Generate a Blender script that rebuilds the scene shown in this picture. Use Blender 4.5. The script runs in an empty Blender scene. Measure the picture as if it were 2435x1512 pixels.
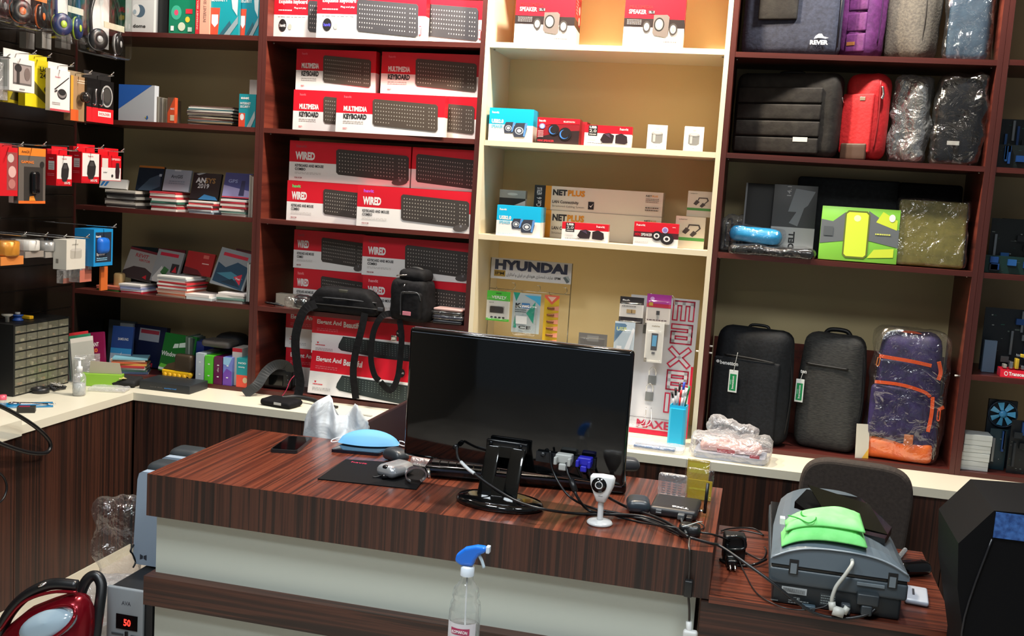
import bpy, bmesh, math, random
from mathutils import Vector, Matrix, noise
R_ = math.radians
SC = bpy.context.scene
COL = SC.collection
# ---------------------------------------------------------------- camera
CAMP = Vector((2.095, -4.066, 1.645))
FPX = 2476.7
YAW, PIT, ROL = R_(13.2088), R_(-6.9516), R_(-3.6943)
CR = (Matrix.Rotation(YAW, 3, 'Z') @ Matrix.Rotation(PIT, 3, 'X') @ Matrix.Rotation(ROL, 3, 'Y'))
cam = bpy.data.objects.new('camera', bpy.data.cameras.new('camera')); COL.objects.link(cam)
cam.data.sensor_width = 36; cam.data.lens = 36*FPX/2435; cam.data.clip_start = .05
cam.matrix_world = Matrix.Translation(CAMP) @ (CR @ Matrix.Rotation(R_(90), 3, 'X')).to_4x4()
SC.camera = cam
# ---------------------------------------------------------------- view, world, lights
SC.view_settings.view_transform = 'Standard'; SC.view_settings.look = 'None'
SC.view_settings.exposure = 0.04; SC.view_settings.gamma = 1
W_ = bpy.data.worlds.new('world'); SC.world = W_; W_.use_nodes = True
W_.node_tree.nodes['Background'].inputs[0].default_value = (.80, .90, 1, 1)
W_.node_tree.nodes['Background'].inputs[1].default_value = .16
def lamp_light(name, loc, size, power, col, tilt=0, shape='DISK', spread=180, sy=None):
    l = bpy.data.lights.new(name, 'AREA'); l.shape = shape; l.size = size
    if sy: l.size_y = sy
    l.energy = power; l.color = col; l.spread = R_(spread)
    o = bpy.data.objects.new(name, l); COL.objects.link(o); o.location = loc
    o.rotation_euler = (R_(tilt), 0, 0); return o
WARM = (1, .83, .62); NEUT = (1, .95, .88); COOL = (.82, .92, 1)
LAMPS = [(-.25, -.34, 11, NEUT), (.66, -.27, 38, NEUT), (1.46, -.32, 54, WARM), (2.45, -.34, 27, NEUT)]
for i, (x, y, p, c) in enumerate(LAMPS):
    lamp_light('downlight_beam', (x, y, 2.93), .11, p, c, tilt=0)
FILLS = [(.6, -2.2, 27), (2.2, -2.3, 26), (1.2, -3.6, 32)]  # unseen overhead panels, added to fill the desk side with soft light
for (x, y, p) in FILLS:
    lamp_light('fill_panel_light', (x, y, 2.93), .55, p, COOL, shape='SQUARE', spread=135)

def ray(px, py):
    return CR @ Vector(((px-1217.5)/FPX, 1, -(py-756)/FPX))
def fy(px, py, y): d = ray(px, py); return CAMP + d*((y-CAMP.y)/d.y)
def fz(px, py, z): d = ray(px, py); return CAMP + d*((z-CAMP.z)/d.z)
def fx(px, py, x): d = ray(px, py); return CAMP + d*((x-CAMP.x)/d.x)

# ---------------------------------------------------------------- materials
MT = {}
def s2l(c): return tuple((v/12.92 if v <= .04045 else ((v+.055)/1.055)**2.4) for v in c)
def hexc(h): return s2l(tuple(int(h[i:i+2], 16)/255 for i in (0, 2, 4)))
def newmat(key, col, rough=.5, metal=0, **kw):
    m = bpy.data.materials.new(key); m.use_nodes = True
    p = m.node_tree.nodes['Principled BSDF']
    p.inputs['Base Color'].default_value = (*col, 1); p.inputs['Roughness'].default_value = rough
    p.inputs['Metallic'].default_value = metal
    for k, v in kw.items(): p.inputs[k.replace('_', ' ')].default_value = v
    MT[key] = m; return m
def mat(key):
    if key in MT: return MT[key]
    a = key[1:].split('/')      # '#rrggbb/rough/metal'
    return newmat(key, hexc(a[0]), float(a[1]) if len(a) > 1 else .5, float(a[2]) if len(a) > 2 else 0)
def nodes(m): return m.node_tree.nodes, m.node_tree.links, m.node_tree.nodes['Principled BSDF']
def wood(key, sc, stops, rough, fine=None, coat=0):
    m = newmat(key, (.1, .05, .03), rough); N, L, P = nodes(m)
    tc = N.new('ShaderNodeTexCoord'); mp = N.new('ShaderNodeMapping'); mp.inputs['Scale'].default_value = sc
    L.new(tc.outputs['Object'], mp.inputs[0])
    n1 = N.new('ShaderNodeTexNoise'); n1.inputs['Scale'].default_value = 1; n1.inputs['Detail'].default_value = 5; n1.inputs['Roughness'].default_value = .62; n1.inputs['Distortion'].default_value = .25
    L.new(mp.outputs[0], n1.inputs[0])
    mp2 = N.new('ShaderNodeMapping'); mp2.inputs['Scale'].default_value = tuple(v*.28 for v in sc); L.new(tc.outputs['Object'], mp2.inputs[0])
    n2 = N.new('ShaderNodeTexNoise'); n2.inputs['Scale'].default_value = 1; n2.inputs['Detail'].default_value = 2; L.new(mp2.outputs[0], n2.inputs[0])
    mx = N.new('ShaderNodeMath'); mx.operation = 'MULTIPLY_ADD'; mx.inputs[1].default_value = .55
    L.new(n2.outputs[0], mx.inputs[0])
    m3 = N.new('ShaderNodeMath'); m3.operation = 'MULTIPLY'; m3.inputs[1].default_value = .55; L.new(n1.outputs[0], m3.inputs[0]); L.new(m3.outputs[0], mx.inputs[2])
    r = N.new('ShaderNodeValToRGB'); el = r.color_ramp.elements
    while len(el) < len(stops): el.new(.5)
    for e, (p, c) in zip(el, stops): e.position = p; e.color = (*hexc(c), 1)
    L.new(mx.outputs[0], r.inputs[0]); L.new(r.outputs[0], P.inputs['Base Color'])
    P.inputs['Coat Weight'].default_value = coat; P.inputs['Coat Roughness'].default_value = .15
    return m
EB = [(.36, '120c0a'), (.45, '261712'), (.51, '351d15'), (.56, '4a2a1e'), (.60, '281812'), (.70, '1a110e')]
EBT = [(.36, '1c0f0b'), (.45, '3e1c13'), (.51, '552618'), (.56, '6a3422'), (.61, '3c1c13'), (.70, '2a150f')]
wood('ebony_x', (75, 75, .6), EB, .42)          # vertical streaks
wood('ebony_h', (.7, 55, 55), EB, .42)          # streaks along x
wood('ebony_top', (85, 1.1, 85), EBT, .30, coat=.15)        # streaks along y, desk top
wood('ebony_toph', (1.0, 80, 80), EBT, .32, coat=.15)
wood('mahogany', (1.0, 26, 26), [(.38, '3c1815'), (.5, '4e201b'), (.62, '5a2821')], .38)
wood('mahogany_side', (26, 1.2, 26), [(.38, '2c130e'), (.5, '5a241b'), (.62, '6f3325')], .42)
wood('mahogany_v', (26, 26, 1.0), [(.38, '3e1b18'), (.5, '4c231f'), (.62, '562a25')], .38)
def noisy(key, c1, c2, scale, rough, bump=0, metal=0, detail=4, stretch=(1, 1, 1), **kw):
    m = newmat(key, hexc(c1), rough, metal, **kw); N, L, P = nodes(m)
    tc = N.new('ShaderNodeTexCoord'); mp = N.new('ShaderNodeMapping'); mp.inputs['Scale'].default_value = stretch
    n = N.new('ShaderNodeTexNoise'); n.inputs['Scale'].default_value = scale; n.inputs['Detail'].default_value = detail
    r = N.new('ShaderNodeValToRGB'); e = r.color_ramp.elements; e[0].position = .35; e[1].position = .65
    e[0].color = (*hexc(c1), 1); e[1].color = (*hexc(c2), 1)
    L.new(tc.outputs['Object'], mp.inputs[0]); L.new(mp.outputs[0], n.inputs[0]); L.new(n.outputs[0], r.inputs[0]); L.new(r.outputs[0], P.inputs['Base Color'])
    if bump:
        b = N.new('ShaderNodeBump'); b.inputs['Strength'].default_value = bump; b.inputs['Distance'].default_value = .004
        L.new(n.outputs[0], b.inputs['Height']); L.new(b.outputs[0], P.inputs['Normal'])
    return m
def film(key, col, alpha, rough=.12, scale=28, bump=.8, fac=.35, diff=.0):   # crinkled clear plastic
    m = newmat(key, hexc(col), rough); N, L, P = nodes(m)
    tc = N.new('ShaderNodeTexCoord'); n = N.new('ShaderNodeTexNoise'); n.inputs['Scale'].default_value = scale; n.inputs['Detail'].default_value = 3; n.inputs['Distortion'].default_value = 1.5
    L.new(tc.outputs['Object'], n.inputs[0])
    b = N.new('ShaderNodeBump'); b.inputs['Strength'].default_value = bump; b.inputs['Distance'].default_value = .015
    L.new(n.outputs[0], b.inputs['Height'])
    gl = N.new('ShaderNodeBsdfGlossy'); gl.inputs['Color'].default_value = (*hexc(col), 1); gl.inputs['Roughness'].default_value = rough; L.new(b.outputs[0], gl.inputs['Normal'])
    df = N.new('ShaderNodeBsdfDiffuse'); df.inputs['Color'].default_value = (*hexc(col), 1); L.new(b.outputs[0], df.inputs['Normal'])
    m0 = N.new('ShaderNodeMixShader'); m0.inputs[0].default_value = diff; L.new(gl.outputs[0], m0.inputs[1]); L.new(df.outputs[0], m0.inputs[2])
    g = N.new('ShaderNodeBsdfTransparent'); mx = N.new('ShaderNodeMixShader')
    lw = N.new('ShaderNodeLayerWeight'); lw.inputs[0].default_value = .25; L.new(b.outputs[0], lw.inputs['Normal'])
    ad = N.new('ShaderNodeMath'); ad.operation = 'MULTIPLY_ADD'; ad.inputs[1].default_value = fac; ad.inputs[2].default_value = alpha; ad.use_clamp = True
    L.new(lw.outputs['Facing'], ad.inputs[0]); L.new(ad.outputs[0], mx.inputs[0])
    L.new(g.outputs[0], mx.inputs[1]); L.new(m0.outputs[0], mx.inputs[2])
    L.new(mx.outputs[0], N['Material Output'].inputs['Surface'])
    P.inputs['Roughness'].default_value = rough
    return m
newmat('cream', hexc('d9d3bf'), .35)
newmat('cream_int', hexc('ddd2b6'), .38)
newmat('back_warm', hexc('e6cc96'), .55)
newmat('back_olive', hexc('cbb98c'), .6)
newmat('panel_white', hexc('b6bbb0'), .42)
newmat('matte_black', hexc('0a0a0c'), .6, 0, Specular_IOR_Level=.12)
newmat('slatwall', hexc('17110d'), .25)
noisy('floor_tile', 'b5aca0', '9f968b', 3, .25)
newmat('wall_paint', hexc('6a6052'), .8)
newmat('ceiling_paint', hexc('d8d5cc'), .85)
newmat('emit', (1, 1, 1), .5, 0, Emission_Color=(1, .93, .8, 1), Emission_Strength=6)
newmat('led_red', (1, .05, .03), .4, 0, Emission_Color=(1, .03, .02, 1), Emission_Strength=2.5)
newmat('gloss_black', hexc('060708'), .07); MT['gloss_black'].node_tree.nodes['Principled BSDF'].inputs['Coat Weight'].default_value = .3
newmat('chrome', (.8, .8, .8), .15, 1)
newmat('wire', hexc('b9b2a2'), .25, .9)
newmat('cable', hexc('121315'), .35)
noisy('fab_black', '0b0b0d', '131316', 60, .75, .3, Specular_IOR_Level=.18)
noisy('fab_dark', '1b1817', '262421', 40, .7, .35, Specular_IOR_Level=.3)
noisy('fab_navy', '242837', '303547', 70, .8, .35)
noisy('fab_purple', '4f1a52', '602463', 60, .7, .35)
noisy('fab_grey', '4b4640', '615b51', 120, .85, .4)
noisy('fab_red', 'b01218', 'c41c23', 80, .65, .3)
noisy('fab_blue', '263a4c', '32495b', 30, .6, .4)
noisy('fab_bp', '131518', '1a1d21', 90, .75, .25, Specular_IOR_Level=.25)
noisy('fab_bp2', '232424', '3c3c3a', 60, .8, .3, stretch=(1, 1, 6))
noisy('fab_violet', '261e45', '382c60', 30, .55, .4)
noisy('fab_orange', 'e2591c', 'f47a33', 20, .5, .3)
noisy('fab_chair', '2f2722', '3a312b', 90, .85, .3)
noisy('fab_sleeve', '2b2e31', '34383b', 60, .8, .2)
noisy('fab_olive', '6a6428', '7c7433', 40, .7, .2)
noisy('cloth_green', '7be07c', '8cec8b', 25, .85, .3)
noisy('blue_metal', '1d3f78', '3a66a8', 90, .45, .2)
newmat('screen_black', hexc('050505'), .12)
film('film', 'f2f4f6', .08, .10, 15, 1.0, .5, .04)
film('film_fog', 'e6e6e8', .26, .2, 24, .9, .5, .55)
film('film_white', 'c9cfd4', .74, .4, 14, .3, .2, .85)
film('film_grey', 'e2e4e4', .5, .12, 22, 1.0, .5, .25)
film('blister', 'f2f4f4', .05, .06, 6, .1, .4, 0)
film('drawer_plastic', 'b8b5a0', .22, .15, 20, .3, .5, .5)
film('clear_bottle', 'e9f1f2', .07, .06, 5, .05, .75, .2)
newmat('metal_red', hexc('7d0f1c'), .18, .55)
newmat('blue_trans', hexc('1f6fd8'), .12, 0); MT['blue_trans'].node_tree.nodes['Principled BSDF'].inputs['Alpha'].default_value = .88

# ---------------------------------------------------------------- mesh builder
TXT = {}
def text_data(s, bold):
    k = (s, bold)
    if k not in TXT:
        c = bpy.data.curves.new('t', 'FONT'); c.body = s; c.resolution_u = 2; c.offset = bold
        o = bpy.data.objects.new('t', c)
        me = bpy.data.meshes.new_from_object(o)
        vs = [v.co.copy() for v in me.vertices]; fs = [tuple(p.vertices) for p in me.polygons]
        if vs:
            x0 = min(v.x for v in vs); x1 = max(v.x for v in vs); y0 = min(v.y for v in vs); y1 = max(v.y for v in vs)
        else: x0 = y0 = 0; x1 = y1 = 1
        bpy.data.objects.remove(o); bpy.data.curves.remove(c); bpy.data.meshes.remove(me)
        TXT[k] = ([((v.x-x0)/max(x1-x0, 1e-6), (v.y-y0)/max(y1-y0, 1e-6)) for v in vs], fs)
    return TXT[k]
def V(*a): return Vector(a)
class B:
    def __init__(s): s.v = []; s.f = []; s.m = []; s.s = []; s.keys = []; s.layer = 0
    def mi(s, k):
        if k not in s.keys: s.keys.append(k)
        return s.keys.index(k)
    def add(s, vs, fs, k, smooth=False, M=None):
        o = len(s.v)
        for v in vs:
            v = Vector(v)
            s.v.append(M @ v if M else v)
        i = s.mi(k)
        for f in fs: s.f.append(tuple(j+o for j in f)); s.m.append(i); s.s.append(smooth)
        return s
    def box(s, x0, x1, y0, y1, z0, z1, k, M=None, bev=0):
        if bev: return s.rbox(x0, x1, y0, y1, z0, z1, bev, k, M)
        vs = [(x, y, z) for z in (z0, z1) for y in (y0, y1) for x in (x0, x1)]
        return s.add(vs, [(0, 2, 3, 1), (4, 5, 7, 6), (0, 1, 5, 4), (1, 3, 7, 5), (3, 2, 6, 7), (2, 0, 4, 6)], k, False, M)
    def rbox(s, x0, x1, y0, y1, z0, z1, b, k, M=None):
        b = min(b, (x1-x0)*.49, (y1-y0)*.49, (z1-z0)*.49)
        cx, cy, cz = (x0+x1)/2, (y0+y1)/2, (z0+z1)/2; a = ((x1-x0)/2, (y1-y0)/2, (z1-z0)/2)
        return s.soft(cx, cy, cz, a, b, k, n=3, M=M, smooth=False) if b < .002 else s.soft(cx, cy, cz, a, b, k, n=7, M=M)
    def soft(s, cx, cy, cz, a, r, k, n=10, M=None, smooth=True, bulge=(0, 0, 0, 0), nz=0, fr=8, seed=0, taper=0, shear=0):
        # rounded box; bulge = front, back, sides, top
        if n == 3: P = [-1, 0, 0, 1]; U = None
        vs = []; fs = []; idx = {}
        def par(i, ax):
            # 2 segments in the rounding, rest inside
            q = min(r/a[ax], 1)
            if n == 3: return [-1, -1+q, 1-q, 1][i]
            inner = n-4
            if i <= 2: return -1+q*(i/2)
            if i >= n-2: return 1-q*((n-i)/2)
            return -1+q+(2-2*q)*((i-2)/inner)
        for ax in range(3):
            for sg in (-1, 1):
                u, w = (ax+1) % 3, (ax+2) % 3
                for i in range(n):
                    for j in range(n):
                        q = []
                        for (di, dj) in ((0, 0), (1, 0), (1, 1), (0, 1)):
                            p = [0, 0, 0]; p[ax] = sg; p[u] = par(i+di, u); p[w] = par(j+dj, w)
                            key = tuple(round(t, 5) for t in p)
                            if key not in idx:
                                idx[key] = len(vs)
                                pa = Vector([p[t]*a[t] for t in range(3)])
                                inn = Vector([max(-(a[t]-r), min(a[t]-r, pa[t])) for t in range(3)])
                                d = pa-inn
                                if d.length > 1e-9: d.normalize()
                                co = inn+d*r
                                fx_, fy_, fz_ = (1-p[0]**2), (1-p[1]**2), (1-p[2]**2)
                                co.y += (-bulge[0] if co.y < 0 else bulge[1])*max(fx_, 0)*max(fz_, 0)*abs(co.y)/a[1]
                                co.x += math.copysign(bulge[2]*max(fy_, 0)*max(fz_, 0), co.x)*abs(co.x)/a[0]
                                if co.z > 0: co.z += bulge[3]*max(fx_, 0)*co.z/a[2]
                                t = (co.z/a[2]+1)/2
                                co.x *= 1-taper*t*t; co.y += shear*t
                                if nz:
                                    q2 = (co+V(seed, seed*.7, 0))*fr
                                    e = noise.noise(q2)*.65+(.5-abs(noise.noise(q2*2.1)))*.5
                                    co += d*nz*e
                                    if co.z < -a[2]: co.z = -a[2]
                                vs.append(co+V(cx, cy, cz))
                            q.append(idx[key])
                        if len(set(q)) == 4: fs.append(tuple(q) if sg > 0 else tuple(reversed(q)))
        return s.add(vs, fs, k, smooth, M)
    def quad(s, pts, k): return s.add(pts, [tuple(range(len(pts)))], k)
    def prism(s, pts, k, y0, y1, M=None, smooth=False):    # outline in xz, extruded in y
        n = len(pts); vs = [(x, y0, z) for x, z in pts]+[(x, y1, z) for x, z in pts]
        fs = [tuple(range(n)), tuple(reversed(range(n, 2*n)))]+[(i, i+n, (i+1) % n+n, (i+1) % n) for i in range(n)]
        return s.add(vs, fs, k, smooth, M)
    def prismz(s, pts, k, z0, z1, M=None):                  # outline in xy, extruded in z
        n = len(pts); vs = [(x, y, z0) for x, y in pts]+[(x, y, z1) for x, y in pts]
        fs = [tuple(reversed(range(n))), tuple(range(n, 2*n))]+[(i, (i+1) % n, (i+1) % n+n, i+n) for i in range(n)]
        return s.add(vs, fs, k, False, M)
    def lathe(s, prof, k, n=20, M=None, smooth=True, cap=True):   # prof: (r, z)
        vs = []; fs = []
        for r, z in prof:
            for i in range(n): a = 2*math.pi*i/n; vs.append((r*math.cos(a), r*math.sin(a), z))
        for j in range(len(prof)-1):
            for i in range(n): fs.append((j*n+i, j*n+(i+1) % n, (j+1)*n+(i+1) % n, (j+1)*n+i))
        if cap: fs += [tuple(reversed(range(n))), tuple(range(len(vs)-n, len(vs)))]
        return s.add(vs, fs, k, smooth, M)
    def tube(s, pts, r, k, n=7, sm=5, M=None, flat=None, up=None):
        pts = [Vector(p) for p in pts]
        if sm > 1 and len(pts) > 2:
            q = []
            for i in range(len(pts)-1):
                p0 = pts[max(i-1, 0)]; p1 = pts[i]; p2 = pts[i+1]; p3 = pts[min(i+2, len(pts)-1)]
                for t in range(sm):
                    t = t/sm
                    q.append(.5*((2*p1)+(p2-p0)*t+(2*p0-5*p1+4*p2-p3)*t*t+(3*p1-p0-3*p2+p3)*t**3))
            q.append(pts[-1]); pts = q
        vs = []; fs = []; prev = None
        for i, p in enumerate(pts):
            d = (pts[min(i+1, len(pts)-1)]-pts[max(i-1, 0)]).normalized()
            if up is not None: a = d.cross(Vector(up))
            elif prev is None: a = d.cross(V(0, 0, 1)) if abs(d.z) < .9 else d.cross(V(0, 1, 0))
            else: a = prev-d*prev.dot(d)
            if a.length < 1e-6: a = d.orthogonal()
            a.normalize(); prev = a; b = d.cross(a)
            for j in range(n):
                t = 2*math.pi*(j+.5)/n
                if flat: vs.append(p+a*math.cos(t)*flat[0]*1.3+b*math.sin(t)*flat[1]*1.3)
                else: vs.append(p+a*math.cos(t)*r+b*math.sin(t)*r)
        m = len(pts)
        for i in range(m-1):
            for j in range(n): fs.append((i*n+j, i*n+(j+1) % n, (i+1)*n+(j+1) % n, (i+1)*n+j))
        fs += [tuple(reversed(range(n))), tuple(range((m-1)*n, m*n))]
        return s.add(vs, fs, k, not flat, M)
    def strap(s, pts, w, t, k, M=None, up=(0, 1, 0)): return s.tube(pts, 0, k, n=4, M=M, flat=(w/2*1.09, t/2*1.09), up=up)
    def text(s, st, O, U, Vv, k, bold=.02, M=None):
        pts, fs = text_data(st, bold); O, U, Vv = Vector(O), Vector(U), Vector(Vv)
        return s.add([O+U*x+Vv*y for x, y in pts], fs, k, False, M)
    # ---- printing on a face: frame O (lower left), U, Vv; outward normal N; p = list of prints
    def prints(s, ps, O, U, Vv, M=None, eps=.00025):
        O, U, Vv = Vector(O), Vector(U), Vector(Vv); N = U.cross(Vv).normalized(); lay = 0
        def at(x, z): return O+U*x+Vv*z+N*(eps*lay)
        for p in ps:
            lay += 1; kd = p[0]
            if kd == 'r':
                _, x0, z0, x1, z1, k = p; s.add([at(x0, z0), at(x1, z0), at(x1, z1), at(x0, z1)], [(0, 1, 2, 3)], k, False, M)
            elif kd == 'p': s.add([at(x, z) for x, z in p[1]], [tuple(range(len(p[1])))], p[2], False, M)
            elif kd == 't':
                _, x0, z0, x1, z1, k, st = p[:7]
                s.text(st, at(x0, z0), U*(x1-x0), Vv*(z1-z0), k, p[7] if len(p) > 7 else .02, M)
            elif kd == 'v':   # text running up the face
                _, x0, z0, x1, z1, k, st = p[:7]
                s.text(st, at(x1, z0), Vv*(z1-z0), U*(x0-x1), k, p[7] if len(p) > 7 else .02, M)
            elif kd == 'c':
                _, x, z, rx, rz, k = p[:6]; n = 20
                s.add([at(x+rx*math.cos(2*math.pi*i/n), z+rz*math.sin(2*math.pi*i/n)) for i in range(n)], [tuple(range(n))], k, False, M)
            elif kd == 'k':   # keyboard picture
                _, x0, z0, x1, z1, kb, kk = p[:7]; H = z1-z0; W = x1-x0
                def q(u, w): return at(x0+W*(u+.015*(1-w)-.0), z0+H*(w*(.86+.02*u)+.12-.12*u))
                c = .03
                s.add([q(c, 0), q(1-c, 0), q(1, .08), q(1, .93), q(1-c, 1), q(c, 1), q(0, .93), q(0, .08)], [tuple(range(8))], kb, False, M)
                lay += 1
                rows = 6
                for r in range(rows):
                    w0 = .12+r*.14
                    u = .04
                    while u < .96:
                        if not (.62 < u < .655 or .79 < u < .82 or (r == 0 and .28 < u < .5) or (.655 < u < .79 and r == 1 and False)):
                            s.add([q(u, w0), q(u+.013, w0), q(u+.013, w0+.04), q(u, w0+.04)], [(0, 1, 2, 3)], kk, False, M)
                        u += .041
            elif kd == 'sp':  # small satellite speaker picture
                _, x, z, rx, rz, kb, kr = p[:7]
                s.add([at(x-rx*.8, z-rz), at(x+rx*.75, z-rz*.95), at(x+rx, z+rz*.2), at(x+rx*.8, z+rz), at(x-rx*.6, z+rz*.95), at(x-rx, z)], [tuple(range(6))], kb, False, M)
                for q_, k2 in ((.62, kr), (.45, kb), (.3, '#d8dce0')):
                    lay += 1; n = 14
                    s.add([at(x-.08*rx+rx*q_*math.cos(2*math.pi*i/n), z-.12*rz+rz*q_*.85*math.sin(2*math.pi*i/n)) for i in range(n)], [tuple(range(n))], k2, False, M)
            elif kd == 'ol':  # outlined block strokes: list of (x0,z0,x1,z1) bars
                for gr, k2 in ((p[3], p[2]), (0, p[4])):
                    for (x0, z0, x1, z1) in p[1]:
                        gx = gr; gz = gr*U.length/Vv.length
                        dx, dz = (x1-x0), (z1-z0)
                        if len(p) > 5 or True:
                            hw = p[5]/2+gx; L_ = math.hypot(dx*U.length, dz*Vv.length); ux, uz = dx*U.length/L_, dz*Vv.length/L_
                            e = (hw)*U.length
                            A_ = (x0*U.length-ux*e, z0*Vv.length-uz*e); B_ = (x1*U.length+ux*e, z1*Vv.length+uz*e)
                            q4 = [(A_[0]-uz*e, A_[1]+ux*e), (A_[0]+uz*e, A_[1]-ux*e), (B_[0]+uz*e, B_[1]-ux*e), (B_[0]-uz*e, B_[1]+ux*e)]
                            s.add([at(a/U.length, c/Vv.length) for a, c in q4], [(0, 1, 2, 3)], k2, False, M)
                    lay += 1
            elif kd == 'm':   # mouse picture
                _, x, z, rx, rz, k = p[:6]; n = 16; a = p[6] if len(p) > 6 else 0
                s.add([at(x+rx*math.cos(t+a)*(1 if math.cos(t) < 0 else .9), z+rz*math.sin(t)) for t in [2*math.pi*i/n for i in range(n)]], [tuple(range(n))], k, False, M)
                lay += 1
                s.add([at(x-rx*.15, z+rz*.15), at(x+rx*.1, z+rz*.15), at(x+rx*.1, z+rz*.75), at(x-rx*.15, z+rz*.75)], [(0, 1, 2, 3)], '#77777c', False, M)
            elif kd == 'l':   # fake small print: thin lines of dashes
                _, x0, z0, x1, z1, k, nl = p; rr = random.Random(nl)
                for i in range(nl):
                    zz = z1-(z1-z0)*(i+.5)/nl; x = x0; hh = (z1-z0)/nl*.22
                    while x < x1-(x1-x0)*.05:
                        w = (x1-x0)*rr.uniform(.06, .16); e = min(x+w, x1)
                        s.add([at(x, zz-hh), at(e, zz-hh), at(e, zz+hh), at(x, zz+hh)], [(0, 1, 2, 3)], k, False, M); x = e+(x1-x0)*.03
        return s
    def build(s, name, parent=None, loc=None, rot=None):
        me = bpy.data.meshes.new(name); me.from_pydata([tuple(v) for v in s.v], [], s.f)
        for k in s.keys: me.materials.append(mat(k))
        me.polygons.foreach_set('material_index', s.m); me.polygons.foreach_set('use_smooth', s.s); me.update()
        o = bpy.data.objects.new(name, me); COL.objects.link(o)
        if parent: o.parent = parent
        if loc is not None: o.location = loc
        if rot is not None: o.rotation_euler = rot if hasattr(rot, '__len__') else (0, 0, rot)
        return o
def tag(o, label, cat, group=None, kind=None):
    o['label'] = label; o['category'] = cat
    if group: o['group'] = group
    if kind: o['kind'] = kind
    return o
def struct(o): o['kind'] = 'structure'; return o
def thing(name, label, cat, loc=(0, 0, 0), rot=0, group=None):
    o = bpy.data.objects.new(name, None); COL.objects.link(o); o.location = loc; o.empty_display_size = .05
    o.rotation_euler = rot if hasattr(rot, '__len__') else (0, 0, rot)
    return tag(o, label, cat, group)
def copy_tree(o, parent=None):
    c = o.copy(); COL.objects.link(c); c.parent = parent
    for ch in o.children: copy_tree(ch, c)
    return c
def T(x, y, z, rz=0, rx=0, ry=0):
    return Matrix.Translation((x, y, z)) @ Matrix.Rotation(rz, 4, 'Z') @ Matrix.Rotation(rx, 4, 'X') @ Matrix.Rotation(ry, 4, 'Y')
ORD = ['bottom', 'second from bottom', 'third from bottom', 'fourth from bottom', 'fifth from bottom', 'sixth from bottom', 'seventh from bottom', 'eighth from bottom', 'ninth from bottom', 'tenth from bottom', 'eleventh from bottom', 'twelfth from bottom', 'thirteenth from bottom']
def ordn(i, n): return 'top' if i == n-1 else ORD[i]
# ================================================================ shell
Z1, Z2, Z3, Z4, Z5 = 2.217, 1.840, 1.460, 1.085, .722      # shelf tops; bottom board
CT = .704                                                   # counter top
XW = -.90; XE = 3.45; YB = .36; YF = -.248; XL = -.41
b = B(); b.box(XW-.1, 4.2, -6, YB+.1, -.1, 0, 'floor_tile'); struct(b.build('floor'))
b = B(); b.box(XW-.1, 4.2, YB+.012, YB+.1, 0, 3, 'wall_paint'); struct(b.build('wall_back'))
b = B(); b.box(XW-.1, XW, -6, YB+.012, 0, 3, 'wall_paint'); struct(b.build('wall_left'))
b = B(); b.box(XW-.1, 4.2, -6, YB+.1, 3, 3.1, 'ceiling_paint'); struct(b.build('ceiling'))
names_l = ['over the disc shelves', 'over the keyboard cartons', 'over the cream speaker shelves', 'over the bag shelves']
for (x, y, p, c), w in zip(LAMPS, names_l):
    t = thing('downlight', 'round recessed ceiling downlight '+w, 'downlight', (x, y, 2.945), group='recessed downlights')
    B().lathe([(.05, 0), (.075, 0), (.08, .02), (.08, .055), (.05, .055)], '#d8d8d4/.3', 24, cap=False).build('trim_ring', t)
    B().lathe([(.0, .03), (.05, .03)], 'emit', 24, cap=False).build('lens', t)
for i, (x, y, p) in enumerate(FILLS):  # glowing fixture bodies added around the fill lights
    t = thing('added_fill_panel', 'square added fill light panel '+['left of the desk monitor', 'over the printer table', 'behind the photographer'][i], 'ceiling light', (x, y, 2.945))
    B().box(-.3, .3, -.3, .3, .02, .055, '#e4e4e0').build('frame', t)
    B().box(-.27, .27, -.27, .27, .012, .0195, 'emit').build('diffuser', t)

# ================================================================ counters and cabinets
# L-shaped cream worktop: left run then back run
b = B(); b.prismz([(XW+.001, -1.9), (XL, -1.9), (XL, YF), (XE, YF), (XE, YB), (XW+.001, YB)], 'cream', .672, CT)
tag(b.build('worktop'), 'long cream worktop running along the left wall and under the back shelves', 'worktop')
b = B(); b.box(XW+.002, XL+.012, -1.9, -.94, .7045, .728, 'cream'); b.box(XL, XL+.012, -1.9, -.94, .67, .7045, 'cream')
tag(b.build('worktop_cover_board'), 'thicker cream board laid over the near end of left worktop', 'board')
def cabinet(name, label, x0, x1, y0, y1, z0, z1, axis, seams, m):
    t = thing(name, label, 'cabinet', (0, 0, 0))
    if axis == 'y':   # doors face -y
        B().box(x0, x1, y0+.02, y1, z0, z1, '#2a1a15').build('carcass', t)
        for a, c in zip(seams[:-1], seams[1:]): B().box(a+.0015, c-.0015, y0, y0+.0195, z0+.002, z1-.003, m).build('door', t)
    else:
        B().box(x0, x1-.02, y0, y1, z0, z1, '#2a1a15').build('carcass', t)
        for a, c in zip(seams[:-1], seams[1:]): B().box(x1-.0195, x1, a+.0015, c-.0015, z0+.002, z1-.003, m).build('door', t)
    return t
cabinet('base_cabinet', 'dark striped wood base cabinet along the left wall under worktop', XW+.005, XL-.006, -1.9, -.2385, .042, .6715, 'x', [-1.9, -1.42, -.955, -.2385], 'ebony_x')
cabinet('base_cabinet', 'dark striped wood base cabinet under back shelves behind the desk', XL-.004, XE, YF+.012, YB-.01, .042, .6715, 'y', [XL, .45, 1.08, 1.93, 2.81, XE], 'ebony_x')
b = B(); b.box(XW+.005, XL-.004, -1.9, -.2385, .0, .0415, 'cream'); struct(b.build('baseboard_left'))
b = B(); b.box(XL-.0035, XE, YF+.02, YF+.04, .0, .0415, 'cream'); struct(b.build('baseboard_back'))

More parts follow.
